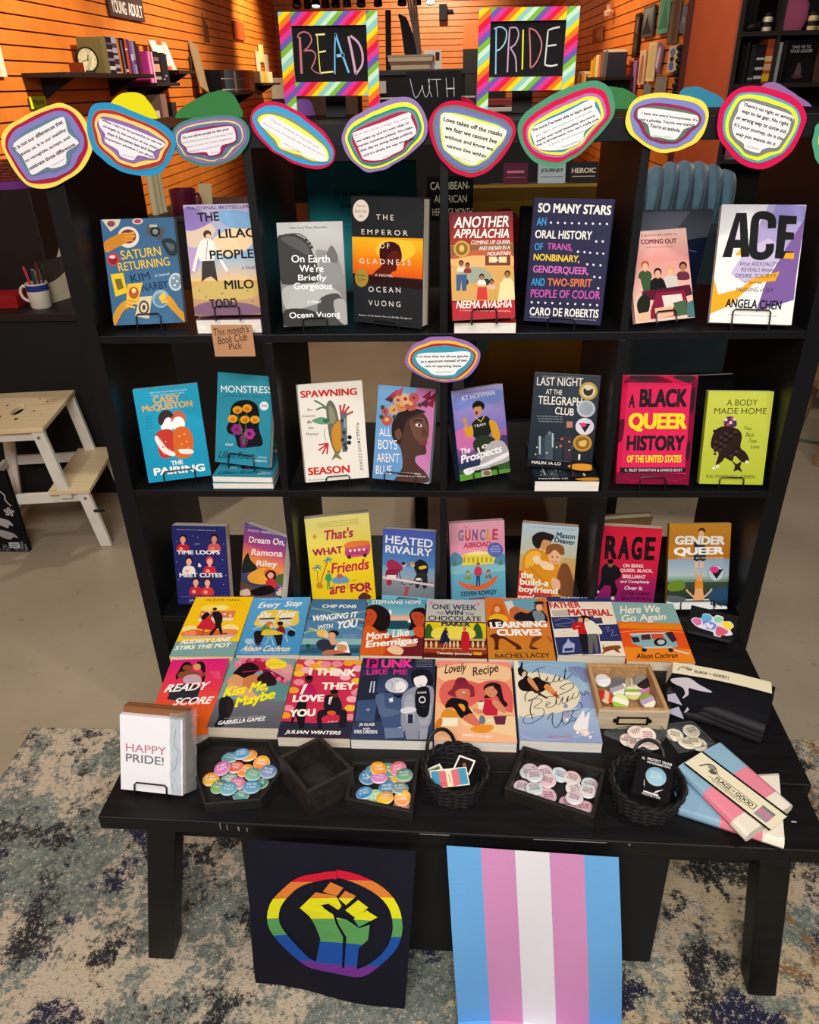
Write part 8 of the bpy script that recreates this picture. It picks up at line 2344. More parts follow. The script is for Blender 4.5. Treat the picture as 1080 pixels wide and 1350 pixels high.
# ------------------------------------------------------------------ the dark counter on the left with mug, files and papers
ctr = thing('counter', (-1.08, 1.75, 0), 'long black covered counter behind the step stool', 'counter')
MB().box(-.60, .61, -.37, .37, 0, .755).build('black_cover', mat('black_table_cloth', '0a0a0c', .85, bump=.15, scale=12), ctr, bevel=.006); MB().box(-.61, .62, -.385, .38, .756, .785).build('worktop', DARK, ctr, bevel=.003)
mg = thing('mug', (-.855, 1.47, .785), 'cream mug with a blue band, full of pens, on the dark counter', 'mug')
MB().lathe([(0, .003), (.033, .003), (.036, 0), (.040, .006), (.042, .06), (.042, .066), (.0421, .067), (.042, .090), (.042, .095), (.0385, .095), (.037, .01), (0, .008)], 32, cols=['e4dccb'] * 6 + ['2c3f8c'] + ['e4dccb'] * 4).build('cup', ink('glazed_china', .25), mg, smooth=True)
MB().tube([(-.040, 0, .078), (-.056, 0, .082), (-.068, 0, .072), (-.072, 0, .055), (-.067, 0, .038), (-.055, 0, .027), (-.040, 0, .022)], .006, 10, col='e4dccb').build('handle', ink('glazed_china'), mg, smooth=True)
for k, (dx, dy, ln, c, lab) in enumerate([(-.012, -.01, .085, 'd8305a', 'bright pink pen standing in the cream mug'), (.008, -.016, .075, '1e4a50', 'dark teal pen at the front of the cream mug'), (.022, -.004, .08, '26302e', 'black pen at the right of the cream mug'), (-.024, .012, .07, 'd8d0c0', 'white pen leaning left in the cream mug'), (.002, .014, .09, '7a2a2c', 'dark red pen at the back of the cream mug'), (-.004, .0, .07, '3a3c40', 'grey pen in the middle of the cream mug')]):
    mm = Matrix.Translation((-.855 + dx * .9, 1.47 + dy * .9, .797)) @ Matrix.Rotation(dx * 7, 4, 'Y') @ Matrix.Rotation(-dy * 7, 4, 'X')
    o = MB().tube([(0, 0, 0), (0, 0, .085 + ln * .7)], .0045, 8, col=c).tube([(0, 0, .085 + ln * .7), (0, 0, .09 + ln * .7)], [.0045, .002], 8, col=c).build('pen', GLOSS, smooth=True); o.matrix_world = mm; tag(o, lab, 'pen', 'pens in the cream mug')
mf = thing('magazine_file', (-.80, 1.63, .785), 'cream cardboard magazine file with a curved cut, behind the pen mug', 'file holder')
CREAMCARD = mat('cream_card', 'ddd2b4', .8)
side = [(0, 0), (.24, 0), (.24, .075)] + [(.24 - .20 * math.sin(t), .075 + .165 * (1 - math.cos(t))) for t in (math.pi / 2 * i / 10 for i in range(1, 11))] + [(0, .24)]
FS = Matrix(((1, 0, 0, 0), (0, 0, 1, 0), (0, 1, 0, 0), (0, 0, 0, 1)))
for yy in (0, .085): MB().prism([(.12 - x, z) for x, z in side], yy, yy + .003, FS).build('side_panel', CREAMCARD, mf)
MB().box(.117, .12, .003, .085, 0, .24).build('spine_panel', CREAMCARD, mf); MB().box(-.12, -.117, .003, .085, 0, .075).build('front_panel', CREAMCARD, mf)
mf.rotation_euler[2] = math.radians(68)
for k, (c, h_) in enumerate((('4a4038', .20), ('2a2826', .19), ('8a7a68', .17), ('3a3434', .2), ('c8bca8', .16))):
    o = MB().box(-.10, .10, .010 + .014 * k, .020 + .014 * k, .0035, h_ * .75, col=c).build('booklet', PAPER); o.matrix_world = RZ(68, (-.80, 1.63, .785)); tag(o, ['brown', 'black', 'tan', 'charcoal', 'pale grey'][k] + ' booklet filed in the cream magazine file', 'booklet', 'booklets in the magazine file')
mon = thing('monitor', (-1.17, 1.72, .785), 'dark upright display screen box at the left end of the counter, seen from behind', 'monitor')
MB().box(-.30, .265, -.03, .16, .0, .405).build('housing', DARK, mon, bevel=.004)
bk_ = thing('basket', (-1.02, 1.78, 1.1905), 'red brown woven basket on top of the dark box at the left edge', 'basket')
wv = MB()
for k in range(6): wv.tube([((.085 + .004 * k + .003 * (1 if (i + k) % 2 else -1)) * math.cos(6.28319 * i / 28), (.085 + .004 * k + .003 * (1 if (i + k) % 2 else -1)) * math.sin(6.28319 * i / 28), .036 + .011 * k) for i in range(28)], .006, 6, closed=True)
wv.build('weave', mat('red_brown_wicker', '8a3a28', .6, noise=.4, scale=60), bk_, smooth=True); MB().lathe([(0, 0), (.098, 0), (.100, .028), (.085, .032), (0, .032)], 28).build('violet_cloth_band', mat('violet_cloth', '8a3aa0', .7), bk_)
for k, (x, y, z, rz, c, lab) in enumerate([(-.80, 1.95, .785, 12, '8a7a66', 'tan folder at the bottom of the counter paper pile'), (-.79, 1.95, .803, -6, 'b8a890', 'beige folder in the middle of the counter paper pile'), (-.78, 1.95, .823, 9, '4a4038', 'dark folder near the top of the counter paper pile'), (-.77, 1.95, .845, -3, 'a08c74', 'light brown folder on top of the counter paper pile')]):
    o = MB().box(-.11, .11, -.12, .12, .0006, .015, col=c).build('folder', PAPER, bevel=.001); o.matrix_world = RZ(rz, (x, y, z)); tag(o, lab, 'folder', 'folders piled on the counter')
bd2 = MB().box(-.005, .005, -.10, .10, 0, .33, col='7a5232').build('clipboard', PAPER, bevel=.001); bd2.matrix_world = RZ(68, (-.655, 1.66, .788)) @ Matrix.Rotation(math.radians(-14), 4, 'Y'); tag(bd2, 'brown hardboard clipboard leaning by the cream magazine file', 'clipboard')
rp = MB().box(-.08, .08, -.05, .05, 0, .05, col='a02028').build('red_box', PAPER, bevel=.002); rp.location = (-1.02, 1.50, .7855); tag(rp, 'small red box at the left edge of the counter', 'box')

# low cabinet behind the first column, with a mug and rolled papers
cab = thing('low_cabinet', (-.20, 1.80, 0), 'black cabinet behind the first bookcase column, burgundy mug on top', 'cabinet')
MB().box(-.19, .19, -.28, .28, 0, 1.085).build('body', MATTE, cab, bevel=.003); MB().box(-.20, .20, -.29, .29, 1.0852, 1.105).build('top', DARK, cab, bevel=.003)
m2_ = thing('mug', (-.272, 1.62, 1.1055), 'burgundy mug on the black cabinet behind the first column', 'mug')
MB().lathe([(0, .003), (.040, .003), (.043, .0), (.048, .01), (.050, .085), (.0465, .085), (.044, .012), (0, .01)], 28).build('cup', mat('burgundy_glaze', '5a1430', .3), m2_, smooth=True)
MB().tube([(.046, -.01, .070), (.066, -.02, .068), (.074, -.024, .045), (.064, -.02, .024), (.046, -.012, .018)], .006, 8).build('handle', mat('burgundy_glaze'), m2_, smooth=True)
for k in range(3):
    o = MB().lathe([(0, 0), (.013, 0), (.013, .16 + .02 * k), (.009, .16 + .02 * k), (.009, .01), (0, .01)], 16).build('paper_roll', mat('pale_paper', 'd8cfa8', .8)); o.location = (-.375 + .005 * k, 1.58 + .033 * k, 1.1055); tag(o, ['nearest', 'middle', 'furthest'][k] + ' cream paper roll standing left of the burgundy mug', 'paper roll', 'paper rolls on the black cabinet')
cardo = MB().box(-.03, .03, 0, .002, 0, .09, col='e0cda0').build('card', PAPER); cardo.location = (-.225, 1.74, 1.1055); cardo.rotation_euler = (math.radians(-10), 0, math.radians(-14)); tag(cardo, 'cream card standing behind the burgundy mug', 'card')

# ------------------------------------------------------------------ books and small things on the left wall
def small_book(w, d, h, col, label, loc, rz=0, lean=0, group=None, page='d8ceba', cat='book', name='book', tilt=0, spine=None):
    """stands on end: width w along x is its thickness, spine faces -y"""
    mb = MB().box(-w / 2, w / 2, 0, d, 0, h, col=col); mb.box(-w / 2 + .002, w / 2 - .002, .004, d + .0004, .003, h + .0003, col=page)
    if spine: 
        for z0, z1, c in spine: mb.box(-w / 2 - .0002, w / 2 + .0002, -.0003, .001, h * z0, h * z1, col=c)
    o = mb.build(name, PRINT, weld=False); o.matrix_world = RZ(rz, loc) @ Matrix.Rotation(math.radians(lean), 4, 'Y') @ Matrix.Rotation(math.radians(tilt), 4, 'X'); return tag(o, label, cat, group)
def wall_shelf(label, y0, y1, z, d=.27, x=-1.72):
    t = thing('wall_shelf', (x, (y0 + y1) / 2, z), label, 'shelf'); s = 1 if x < 0 else -1
    MB().box(min(0, s * d), max(0, s * d), -(y1 - y0) / 2, (y1 - y0) / 2, -.025, 0).build('board', DARK, t, bevel=.003)
    for q in (-.35, .35): MB().prism([(s * .002, -.026), (s * d * .8, -.026), (s * .002, -.14)], -.008 + q * (y1 - y0), .008 + q * (y1 - y0), FS).build('bracket', MATTE, t)
    return t
wall_shelf('dark wall shelf under the orange slats, carrying the clock and a row of books', 3.50, 5.02, 1.62)
wall_shelf('dark wall shelf beyond the clock shelf, carrying pink and black books', 5.04, 5.62, 1.565)
wall_shelf('short dark display ledge with leaning picture books on the left wall', 5.64, 6.12, 1.655)
wall_shelf('long dark wall shelf of books near the far end of the left wall', 7.0, 8.85, 1.475)
wall_shelf('furthest small wall shelf on the left wall, with pale books', 8.9, 10.0, 1.56)
wall_shelf('lower wall shelf of small goods under the pink and black books', 4.75, 5.7, 1.325)
ck = thing('clock', (-1.505, 3.96, 1.6203), 'round black desk clock with a cream face on the wall shelf', 'clock'); CM = RZ(48, (0, 0, .072)) @ Matrix.Rotation(math.radians(90), 4, 'X')
MB().lathe([(0, -.03), (.062, -.03), (.070, -.015), (.070, .010), (.066, .014), (.060, .006), (0, .006)], 36, CM).build('case', MATTE, ck, smooth=True)
fc = MB().lathe([(0, .0068), (.0595, .0068)][::-1], 36, CM, col='efe4bc')
for k in range(12):
    a = 6.28319 * k / 12; fc.box(-.0012, .0012, .046, .055, .0072, .0076, CM @ Matrix.Rotation(a, 4, 'Z'), col='2a2620')
fc.box(-.002, .002, -.006, .028, .0078, .0084, CM @ Matrix.Rotation(math.radians(-20), 4, 'Z'), col='1a1816').box(-.0015, .0015, -.008, .042, .0086, .0092, CM @ Matrix.Rotation(math.radians(105), 4, 'Z'), col='1a1816'); fc.build('dial', PRINT, ck, weld=False)
for s in (-1, 1): MB().tube([(.01 * 0 + s * .020, s * .038, .0), (s * .014, s * .028, .02)], .005, 8).build('foot', MATTE, ck)
brw = small_book(.02, .09, .05, '8a3a1c', 'small rust card holder at the near end of the clock shelf', (-1.52, 3.72, 1.6205), -90)
y = 4.22
SPX = -1.50
for k, (w, h, c, nm, sp) in enumerate([(.085, .205, '6e6640', 'wide olive', None), (.10, .21, '241c2c', 'thick black speckled', [(.1, .2, 'c8c0cc'), (.35, .42, '8a7a94'), (.6, .66, 'a898a8'), (.8, .84, '6a5a78')]), (.085, .215, 'a8a0b0', 'thick patterned', [(.05, .15, '2a2430'), (.25, .4, '3a3444'), (.5, .56, '2a2430'), (.7, .82, '4a4458')]), (.04, .205, 'c87a34', 'orange', None), (.035, .21, '2a1826', 'slim black', None), (.03, .2, '7a6a7c', 'grey mauve', None), (.045, .215, '1e1420', 'black', [(.05, .13, 'd8d0d0')]), (.045, .205, 'd0553c', 'coral red', [(.7, .76, 'f0d8c0')]), (.045, .21, '5a3470', 'purple', None), (.05, .205, '8a6ab0', 'violet', [(.4, .6, 'd8d0e4')]), (.04, .2, 'b0a4c0', 'pale lilac', [(.3, .45, '5a4a78')]), (.05, .205, '3a2450', 'dark indigo', None), (.05, .18, '5a2a3a', 'maroon', None)]):
    small_book(w - .002, .16, h, c, f'{nm} book on the wall shelf, {ORD[k] if k < 12 else "last"} to the right of the clock', (SPX, y + w / 2, 1.6203), 90, 0, 'books on the clock shelf', spine=sp); y += w
y = 5.06
for k, (w, h, c, nm, sp) in enumerate([(.035, .205, 'd040a0', 'magenta', None), (.035, .205, 'eab4d4', 'pale pink', None), (.035, .205, 'e0489c', 'hot pink', None), (.03, .205, 'f0d0e0', 'pinkish white', None), (.13, .21, '241c22', 'wide black illustrated', [(.1, .2, 'b89a84'), (.35, .6, 'd8a88c'), (.7, .82, '7a6a68')]), (.05, .2, '18161a', 'plain black', None), (.05, .2, '2a282e', 'charcoal', [(.1, .14, 'a8a8b0')]), (.05, .205, '1c2238', 'navy', [(.2, .26, '8a90a8')]), (.05, .2, '302c34', 'grey black', None)]):
    small_book(w - .002, .16, h, c, f'{nm} book on the second wall shelf, {ORD[k]} from the left', (SPX, y + w / 2, 1.5653), 90, 0, 'books on the second wall shelf', spine=sp); y += w
for k, (yy, c, c2, nm) in enumerate([(5.70, 'c8d0d0', 'e8e0d8', 'pale grey'), (5.84, 'b85a3c', 'e8d8c8', 'orange red'), (5.97, 'd8c0a8', 'f0e8e0', 'cream')]):
    o = MB().box(0, .010, -.055, .055, 0, .22, col=c); o.box(.0101, .0106, -.045, .045, .03, .19, col=c2); o = o.build('picture_book', PRINT, bevel=.001); o.matrix_world = Matrix.Translation((-1.60, yy, 1.6565)) @ RZ(-10) @ Matrix.Rotation(math.radians(-18), 4, 'Y'); tag(o, f'{nm} picture book leaning on the display ledge of the left wall', 'book', 'picture books on the display ledge')
y = 7.15
for k, (w, h, c, nm) in enumerate([(.14, .20, '161418', 'black upright'), (.42, .20, '3a5468', 'wide slate blue'), (.06, .2, 'd8d0c4', 'white spined'), (.25, .19, '4f7074', 'teal grey'), (.16, .2, '8a4a98', 'purple'), (.22, .21, 'c8582c', 'rust orange'), (.26, .21, 'e0bc94', 'cream fronted')]):
    small_book(w - .004, .16, h, c, f'{nm} book on the long far wall shelf, {ORD[k]} from the left', (SPX, y + w / 2, 1.4753), 90, 0, 'books on the long far wall shelf', spine=[(.1, .16, 'c8c0b8'), (.6, .64, 'a8a0a0')]); y += w
y = 9.0
for k, (w, c, nm) in enumerate([(.2, 'e0d0a0', 'cream'), (.2, 'd8a838', 'golden'), (.16, 'c8c0a8', 'pale grey'), (.2, 'e8d8b0', 'ivory')]):
    small_book(w - .004, .14, .12, c, f'{nm} small book on the furthest left wall shelf', (SPX, y + w / 2, 1.5603), 90, 0, 'books on the furthest wall shelf'); y += w
for k, (yy, w, h, c, nm) in enumerate([(4.86, .12, .09, 'b87a84', 'pink patterned box'), (5.02, .12, .05, 'd8c8c0', 'pale flat box'), (5.22, .14, .16, '8a6a60', 'brown framed print'), (5.46, .12, .10, '3a2a2a', 'dark wire rack')]):
    small_book(w, .12, h, c, f'{nm} on the low wall shelf under the books', (SPX, yy + .07, 1.3253), 90, 0, 'goods on the low wall shelf', page=c, cat='box', name='gift_box')
def wall_panel(name, label, y0, y1, z0, z1, col, cat, x=-1.708, th=.012, art=None, tilt=0, s=1):
    t = MB(); w, h = abs(y1 - y0), z1 - z0; t.box(-w / 2, w / 2, 0, h, -th, 0, col=col)
    if art: draw(t, art, w, h, 2e-4)
    o = t.build(name, PRINT, weld=False); M = Matrix(((0, 0, s, x + s * th), (s, 0, 0, (y0 + y1) / 2), (0, 1, 0, z0), (0, 0, 0, 1))); o.matrix_world = M @ Matrix.Rotation(math.radians(tilt), 4, 'Z'); return tag(o, label, cat)
wall_panel('shop_sign', 'dark brown board lettered YOUNG ADULT on the left wall', 5.01, 5.74, 1.995, 2.20, '4f3c38', 'sign', art='t ece4e0 2 0 60 880 460 890 400 YOUNG\nt ece4e0 2 0 520 880 950 890 400 ADULT')
wall_panel('paper_notice', 'cream paper notices pinned at the left edge of the orange wall', 2.8, 3.29, 1.60, 1.83, 'e8dcc0', 'notice', art='r c8d070 600 0 1000 300\nb d83a2a 850 350 960 400 900 500 820 450\nr d8d0b0 100 500 900 980\nl 8a8a80 20 150 620 800 620\nl 8a8a80 20 150 740 760 740\nl 8a8a80 20 150 860 700 860')
wall_panel('sticky_note', 'lime green handwritten sticky note on the wall above the yellow sign', 3.50, 3.71, 1.435, 1.50, 'd4ee3c', 'note', th=.003, art='t 2a6a2a 2 1 150 700 850 660 450 More')
wall_panel('plaque', 'narrow grey brown plaque on the left wall beyond the ledge', 6.86, 7.12, 1.64, 1.79, '4a3c34', 'plaque')
wall_panel('plaque', 'square dull orange plaque on the left wall near the far corner', 8.78, 9.30, 2.01, 2.19, 'b8502c', 'plaque')
for k, (y0, y1, z0, z1, c, nm) in enumerate([(9.82, 10.02, 1.69, 1.92, 'f0d8c0', 'left pale'), (10.05, 10.30, 1.80, 2.0, 'f4e8a8', 'middle yellow'), (10.33, 10.56, 1.69, 1.90, 'f0dcc8', 'right pale')]): wall_panel('greeting_card', f'{nm} card strip on the far left wall', y0, y1, z0, z1, c, 'card')
lp = MB().box(-.01, .01, -.11, .11, 0, .42, col='a88c6c').build('wooden_board', PRINT, bevel=.003); lp.matrix_world = Matrix.Translation((-1.62, 6.93, 1.50)) @ Matrix.Rotation(math.radians(-12), 4, 'Y') @ Matrix.Rotation(math.radians(-14), 4, 'X'); tag(lp, 'pale wooden board leaning against the left wall on the long far shelf', 'board')
rds = thing('display_rods', (-1.69, 7.45, 1.92), 'thin dark rods hanging on the left wall above the leaning board', 'rods')
for k in range(4): MB().tube([(0, .05 * k, .0), (0, .05 * k, .25 - .03 * k)], .006, 6).build('rod', mat('brown_metal', '4a2a1c', .5), rds)
for k, (yy, c) in enumerate(((10.75, 'd8d8dc'), (10.95, '1a1a1e'))): small_book(.06, .2, .26, c, ('white' if k == 0 else 'black') + ' upright thing in the far left corner shelf', (-1.55, yy, 1.36), 90, 8, None, page=c, cat='binder', name='binder')
shf = thing('corner_stand', (-1.5, 10.85, 0), 'black stand in the far left corner of the shop', 'stand'); MB().box(-.2, .2, -.3, .3, 0, 1.36).build('body', MATTE, shf)

# ------------------------------------------------------------------ middle of the shop
unit = thing('low_bookshelf', (.55, 5.25, 0), 'black low bookshelf in the middle of the shop behind the display', 'bookcase')
MB().box(-.33, .33, -.2, .25, 0, 1.575).build('body', MATTE, unit, bevel=.004); MB().box(-.345, .42, -.215, .27, 1.5752, 1.61).build('top', mat('charcoal_top', '26262a', .5), unit, bevel=.003); MB().box(-.34, .41, -.2165, -.2152, 1.42, 1.432).build('white_edge', mat('white_edge', 'd8d8d8', .5), unit)
for k, (w, h, c, nm) in enumerate([(.29, .030, 'c8b89c', 'bottom tan'), (.31, .022, '7a6654', 'second brown'), (.33, .028, 'c8bca8', 'third cream'), (.34, .016, 'a89c8c', 'top grey')]):
    o = MB().box(-w / 2, w / 2, -.1, .1, .0005, h - .0005, col=c).build('book', PAPER, bevel=.002); o.location = (.475, 5.15, 1.6102 + sum((.030, .022, .028, .016)[:k])); tag(o, f'{nm} book of the stack on the black low bookshelf', 'book', 'book stack on the low bookshelf')
fr_ = MB().box(-.065, .065, 0, .012, 0, .125, col='efe8e0'); fr_.add([(x, -.0005, z) for x, z in ((-.045, .05), (-.015, .05), (-.015, .10), (-.045, .10))], [(0, 1, 2, 3)], 'd8b83a'); fr_.add([(x, -.0005, z) for x, z in ((-.01, .05), (.014, .05), (.014, .09), (-.01, .09))], [(0, 1, 2, 3)], 'c86a5a'); fr_.add([(x, -.0005, z) for x, z in ((.02, .055), (.05, .055), (.05, .11), (.02, .11))], [(0, 1, 2, 3)], '4a2a2a')
fo = fr_.build('picture_card', PRINT, weld=False); fo.location = (.64, 5.10, 1.6103); fo.rotation_euler[0] = math.radians(-8); tag(fo, 'white picture card of three figures beside the stack on the low bookshelf', 'card')
sh = MB().lathe([(0, 0), (.04, 0), (.055, .03), (.03, .05), (.04, .075), (0, .08)], 14).build('shell_ornament', mat('cream_shell', 'e8cca8', .5)); sh.location = (.600, 5.21, 1.6103); sh.scale = (.6, .6, .6); tag(sh, 'small cream ornament between the book stack and the picture card', 'ornament')
lab_ = MB().box(-.045, .045, 0, .006, 0, .08, col='cfcfcf').build('shelf_label', PAPER); lab_.location = (.245, 5.03, 1.46); tag(lab_, 'pale printed label on the side of the black low bookshelf', 'label')
esl = thing('easel', (.45, 6.0, 0), 'tall black folding easel with grey slats rising behind the book stack', 'easel')
for p, q, r_ in (((-.20, 0, 1.55), (-.19, 0, 2.05), .024), ((-.10, 0, 2.02), (.02, .06, 1.70), .012)): MB().tube([p, q], r_, 8).build('leg', MATTE, esl)
MB().prism([(-.06, 1.73), (.08, 1.73), (-.04, 2.0), (-.10, 2.02)], 0, .02, FS).build('black_panel', MATTE, esl)
for k in range(4): MB().tube([(-.075 + .03 * k, -.02, 2.35), (.062 + .006 * k, -.02, 1.70)], .010, 6).build('slat', mat('grey_slat', '77706c', .6), esl)
MB().box(-.22, .22, -.15, .2, 0, 1.60).build('base_cabinet', MATTE, esl)
bx = thing('display_box', (-.14, 5.2, 0), 'brown box on a black plinth seen under the left rainbow frame', 'box'); MB().box(-.2, .21, -.15, .2, 1.285, 1.52).build('carton', mat('brown_carton', '4a332a', .7), bx, bevel=.004); MB().box(-.23, .24, -.18, .22, 0, 1.284).build('plinth', mat('slate_plinth', '24282e', .6), bx)
# display table with the chalk sign and the gradient banner
dtb = thing('display_table', (1.0, 1.25, 0), 'black table behind the bookcase carrying the banner board and chalk sign', 'table')
MB().box(-.40, .36, -.42, .40, .47, .50).build('top', MATTE, dtb, bevel=.004)
for a, b in ((-.37, -.38), (.29, -.38), (-.37, .33), (.29, .33)): MB().box(a, a + .045, b, b + .045, 0, .47).build('leg', MATTE, dtb)
bn = thing('banner_board', (1.0, 1.0, .5003), 'tall printed board fading from olive gold to maroon and black, behind the bookcase', 'board')
bm2 = MB().box(-.20, .195, 0, .755, -.012, 0, col='1c1010')
draw(bm2, 'g 4a3812 543a10 0 0 1000 60\np 644a14 0 60 1000 60 1000 140 600 180 300 140 0 125\np 54161f 0 120 320 85 520 180 800 160 1000 230 1000 340 0 340\nt 2a0c14 2 1 120 270 620 270 60 magical\ng 8a6014 6a4410 0 400 1000 600\ng 6a4410 140c08 0 600 1000 1000\nb 18303a 0 400 110 420 150 520 90 580 150 680 80 800 0 820\nb 3a5a3a 90 470 170 440 200 480 140 520\nb 4a3a2a 150 560 210 520 230 560 180 610\nb 3a5048 100 640 180 620 200 670 130 690\np a07c34 0 0 1000 0 1000 12 0 12', .40, .755, 2e-4)
bo2 = bm2.build('board', PRINT, bn, weld=False); bo2.rotation_euler[0] = math.radians(90); MB().box(-.02, .02, .013, .10, 0, .2).build('rear_prop', MATTE, bn)
chs = thing('chalk_sign', (.748, .86, .5003), 'small black chalk sign lettered CARIBBEAN-AMERICAN HERITAGE MONTH behind the bookcase', 'sign')
cs2 = MB().box(-.066, .066, 0, .006, .675, .795, col='151412')
for T, x0, x1, z in (('CARIBBEAN-', -.056, .056, .76), ('AMERICAN', -.045, .048, .725), ('HERITAGE MONTH', -.050, .064, .690)):
    vs, fs = text_mesh(T, 0, 0, (x0, z), (x1, z), .020); cs2.add([(x, -.0006 - q, zz) for x, zz, q in vs], fs, 'f0e8d0')
cs2.build('board', CHALK, chs, weld=False); MB().box(-.012, .012, .007, .018, .004, .68).build('post', MATTE, chs); MB().box(-.05, .05, -.03, .06, 0, .004).build('foot', MATTE, chs)
rs = thing('riser', (1.12, 1.82, 0), 'tall black riser behind the banner board with three small books standing on it', 'stand'); MB().box(-.2, .24, -.13, .2, 0, 1.15).build('body', MATTE, rs, bevel=.003)
for k, (x0, x1, c, T, tc_, nm) in enumerate([(.96, 1.055, '5a1c38', '', 'c87a8a', 'maroon'), (1.095, 1.20, 'b8c8cc', 'JOURNEY', '1c3a48', 'pale teal'), (1.215, 1.325, '2a2420', 'HEROIC', 'e8dcc8', 'dark brown')]):
    w = x1 - x0; b_ = MB().box(-w / 2, w / 2, 0, .10, -.02, 0, col=c); draw(b_, (f't {tc_} 3 0 80 400 920 400 180 {T}\n' if T else f'l {tc_} 90 150 320 850 320\n') + f'l {tc_} 20 100 520 900 520', w, .10, 2e-4); o = b_.build('small_book', PRINT, weld=False); o.matrix_world = book_matrix((x0 + x1) / 2 - .0, 1.74, 1.1508, 0, 12); tag(o, f'{nm} small book facing out on the tall black riser', 'book', 'books on the riser')
for k, (z, c) in enumerate(((1.3925, 'd8d0c8'), (1.43, 'cfc8c0'), (1.4665, '8a3a3a'))):
    o = MB().box(-.10, .12, -.08, .08, 0, .028, col=c).build('book', PAPER, bevel=.002); o.location = (1.03, 3.0, z - .05); tag(o, ['lowest white', 'middle cream', 'top red'][k] + ' book of the stack seen under the right rainbow frame', 'book', 'book stack under the right frame')
pst = thing('pedestal', (1.10, 3.05, 0), 'black pedestal carrying a short book stack behind the right frame', 'stand'); MB().box(-.24, .3, -.16, .2, 0, 1.341).build('body', MATTE, pst, bevel=.004)

# track lights in front of the back wall
TRK = mat('black_track_metal', '141416', .4, .6)
rail = MB().tube([(-1.2, 8.5, 2.43), (1.7, 8.5, 2.43)], .014, 6).build('track_rail', TRK); tag(rail, 'thin black lighting track hanging across the back of the shop', 'track')
rod = [MB().tube([(x, 8.5, 2.43), (x, 8.5, 3.6)], .006, 6).build('hanger', TRK, rail) for x in (-1.0, 1.5)]
GLOW = bpy.data.materials.new('lit_lamp_face'); GLOW.use_nodes = True; _b = GLOW.node_tree.nodes['Principled BSDF']; _b.inputs['Emission Color'].default_value = (1, .93, .8, 1); _b.inputs['Emission Strength'].default_value = 14
for k, x in enumerate((-.90, -.79, -.69, -.59, -.47, -.35, -.19, -.01, .26, .42, .57)):
    t = thing('track_lamp', (x, 8.5, 2.415), f'small black lamp on the lighting track, {ORD[k]} from the left', 'lamp', 'lamps on the lighting track'); q = Matrix.Rotation(math.radians((150, 205, 160, 200, 170, 190, 160, 200, 165, 190, 150)[k]), 4, 'X')
    sd_ = MB().lathe([(0, -.01), (.03, -.01), (.045, .05), (.05, .10), (.046, .10), (.04, .06), (0, .05)], 16, Matrix.Translation((0, 0, -.05)) @ q).build('shade', TRK, t, smooth=True); MB().tube([(0, 0, .014), (0, 0, -.045)], .006, 6).build('stem', TRK, t)
    MB().lathe([(.042, .085), (0, .085)], 16, Matrix.Translation((0, 0, -.05)) @ q).build('bulb', GLOW if k in (2, 10) else mat('unlit_lamp_face', 'a89a88', .4), sd_)
spk = thing('wall_speaker', (.70, 11.3, 2.28), 'small black speaker high on the back wall', 'speaker'); MB().box(-.055, .055, -.09, .06, 0, .19).build('box', MATTE, spk, bevel=.006); MB().box(-.012, .14, .0, .05, .10, .13).build('bracket', MATTE, spk)

# ------------------------------------------------------------------ right wall cards and shelves
for k, (y0, y1, z0, z1, c, nm, art, tl) in enumerate([(5.38, 5.55, 1.66, 1.95, '2c2420', 'narrow black', 'r 6a6058 300 100 700 450\nr 4a423c 300 560 700 900', 0), (4.94, 5.28, 1.78, 1.97, '4a5258', 'misty grey', 'g 8a949a 30383e 80 60 920 900\np 20262a 300 500 450 250 600 600 940 900 60 900', 0), (4.48, 4.80, 1.78, 2.06, '5cae92', 'mint green', 'p 3a8a70 100 900 500 350 900 900\nr d8d8cc 60 40 940 180', 0), (4.27, 4.50, 1.71, 1.95, '6a564a', 'grey brown', 'r 7c685a 100 60 400 940\nr 5a4a40 550 60 850 940', 0), (4.08, 4.22, 1.76, 1.90, '6a7488', 'slanted slate blue', 'e 9aa4b8 500 500 650 500 500 620', -14), (4.19, 4.40, 1.55, 1.70, 'dcd0b4', 'tall cream and blue', 'e 6a86c8 500 250 800 250 500 400\ne 2a2a30 500 500 750 500 500 600\ne 5a7ac8 500 760 800 760 500 920', 0), (4.76, 4.98, 1.50, 1.74, 'e6dcb4', 'tall pale yellow', 'r d8c88a 120 80 880 920', 0), (5.05, 5.24, 1.48, 1.70, 'e4c8a4', 'peach arched', 'b b87a5a 200 900 250 300 500 120 750 300 800 900', 0), (5.32, 5.50, 1.42, 1.64, 'a070b4', 'purple spined', 'r d87aa0 0 0 250 1000', 0), (4.62, 4.74, 1.56, 1.72, '8a6a9a', 'small lilac', 'r d8d0e0 100 100 600 900', -20), (4.80, 5.0, 1.38, 1.48, '7a868a', 'grey low', None, 0), (4.40, 4.66, 1.40, 1.53, '8a8a86', 'pale grey low', None, 0)]):
    wall_panel('greeting_card', f'{nm} card hanging on the right orange slat wall', y0, y1, z0, z1, c, 'card', x=2.208, art=art, tilt=tl, s=-1)
wall_panel('plaque', 'small dull pink square plaque on the right slat wall', 6.97, 7.5, 1.83, 1.95, 'b87058', 'plaque', x=2.208, s=-1, art='r d8b0a0 400 150 850 700')
orn = MB()
for k in range(9): orn.lathe([(0, -.02), (.018, -.012), (.024, 0), (.018, .012), (0, .02)], 10, Matrix.Translation((.01 * (k % 2), .012 * math.sin(k * 2), -.034 * k)))
oo = orn.build('bead_garland', MATTE); oo.location = (2.188, 4.10, 1.68); tag(oo, 'black lumpy bead garland hanging at the corner of the right slat wall', 'garland')
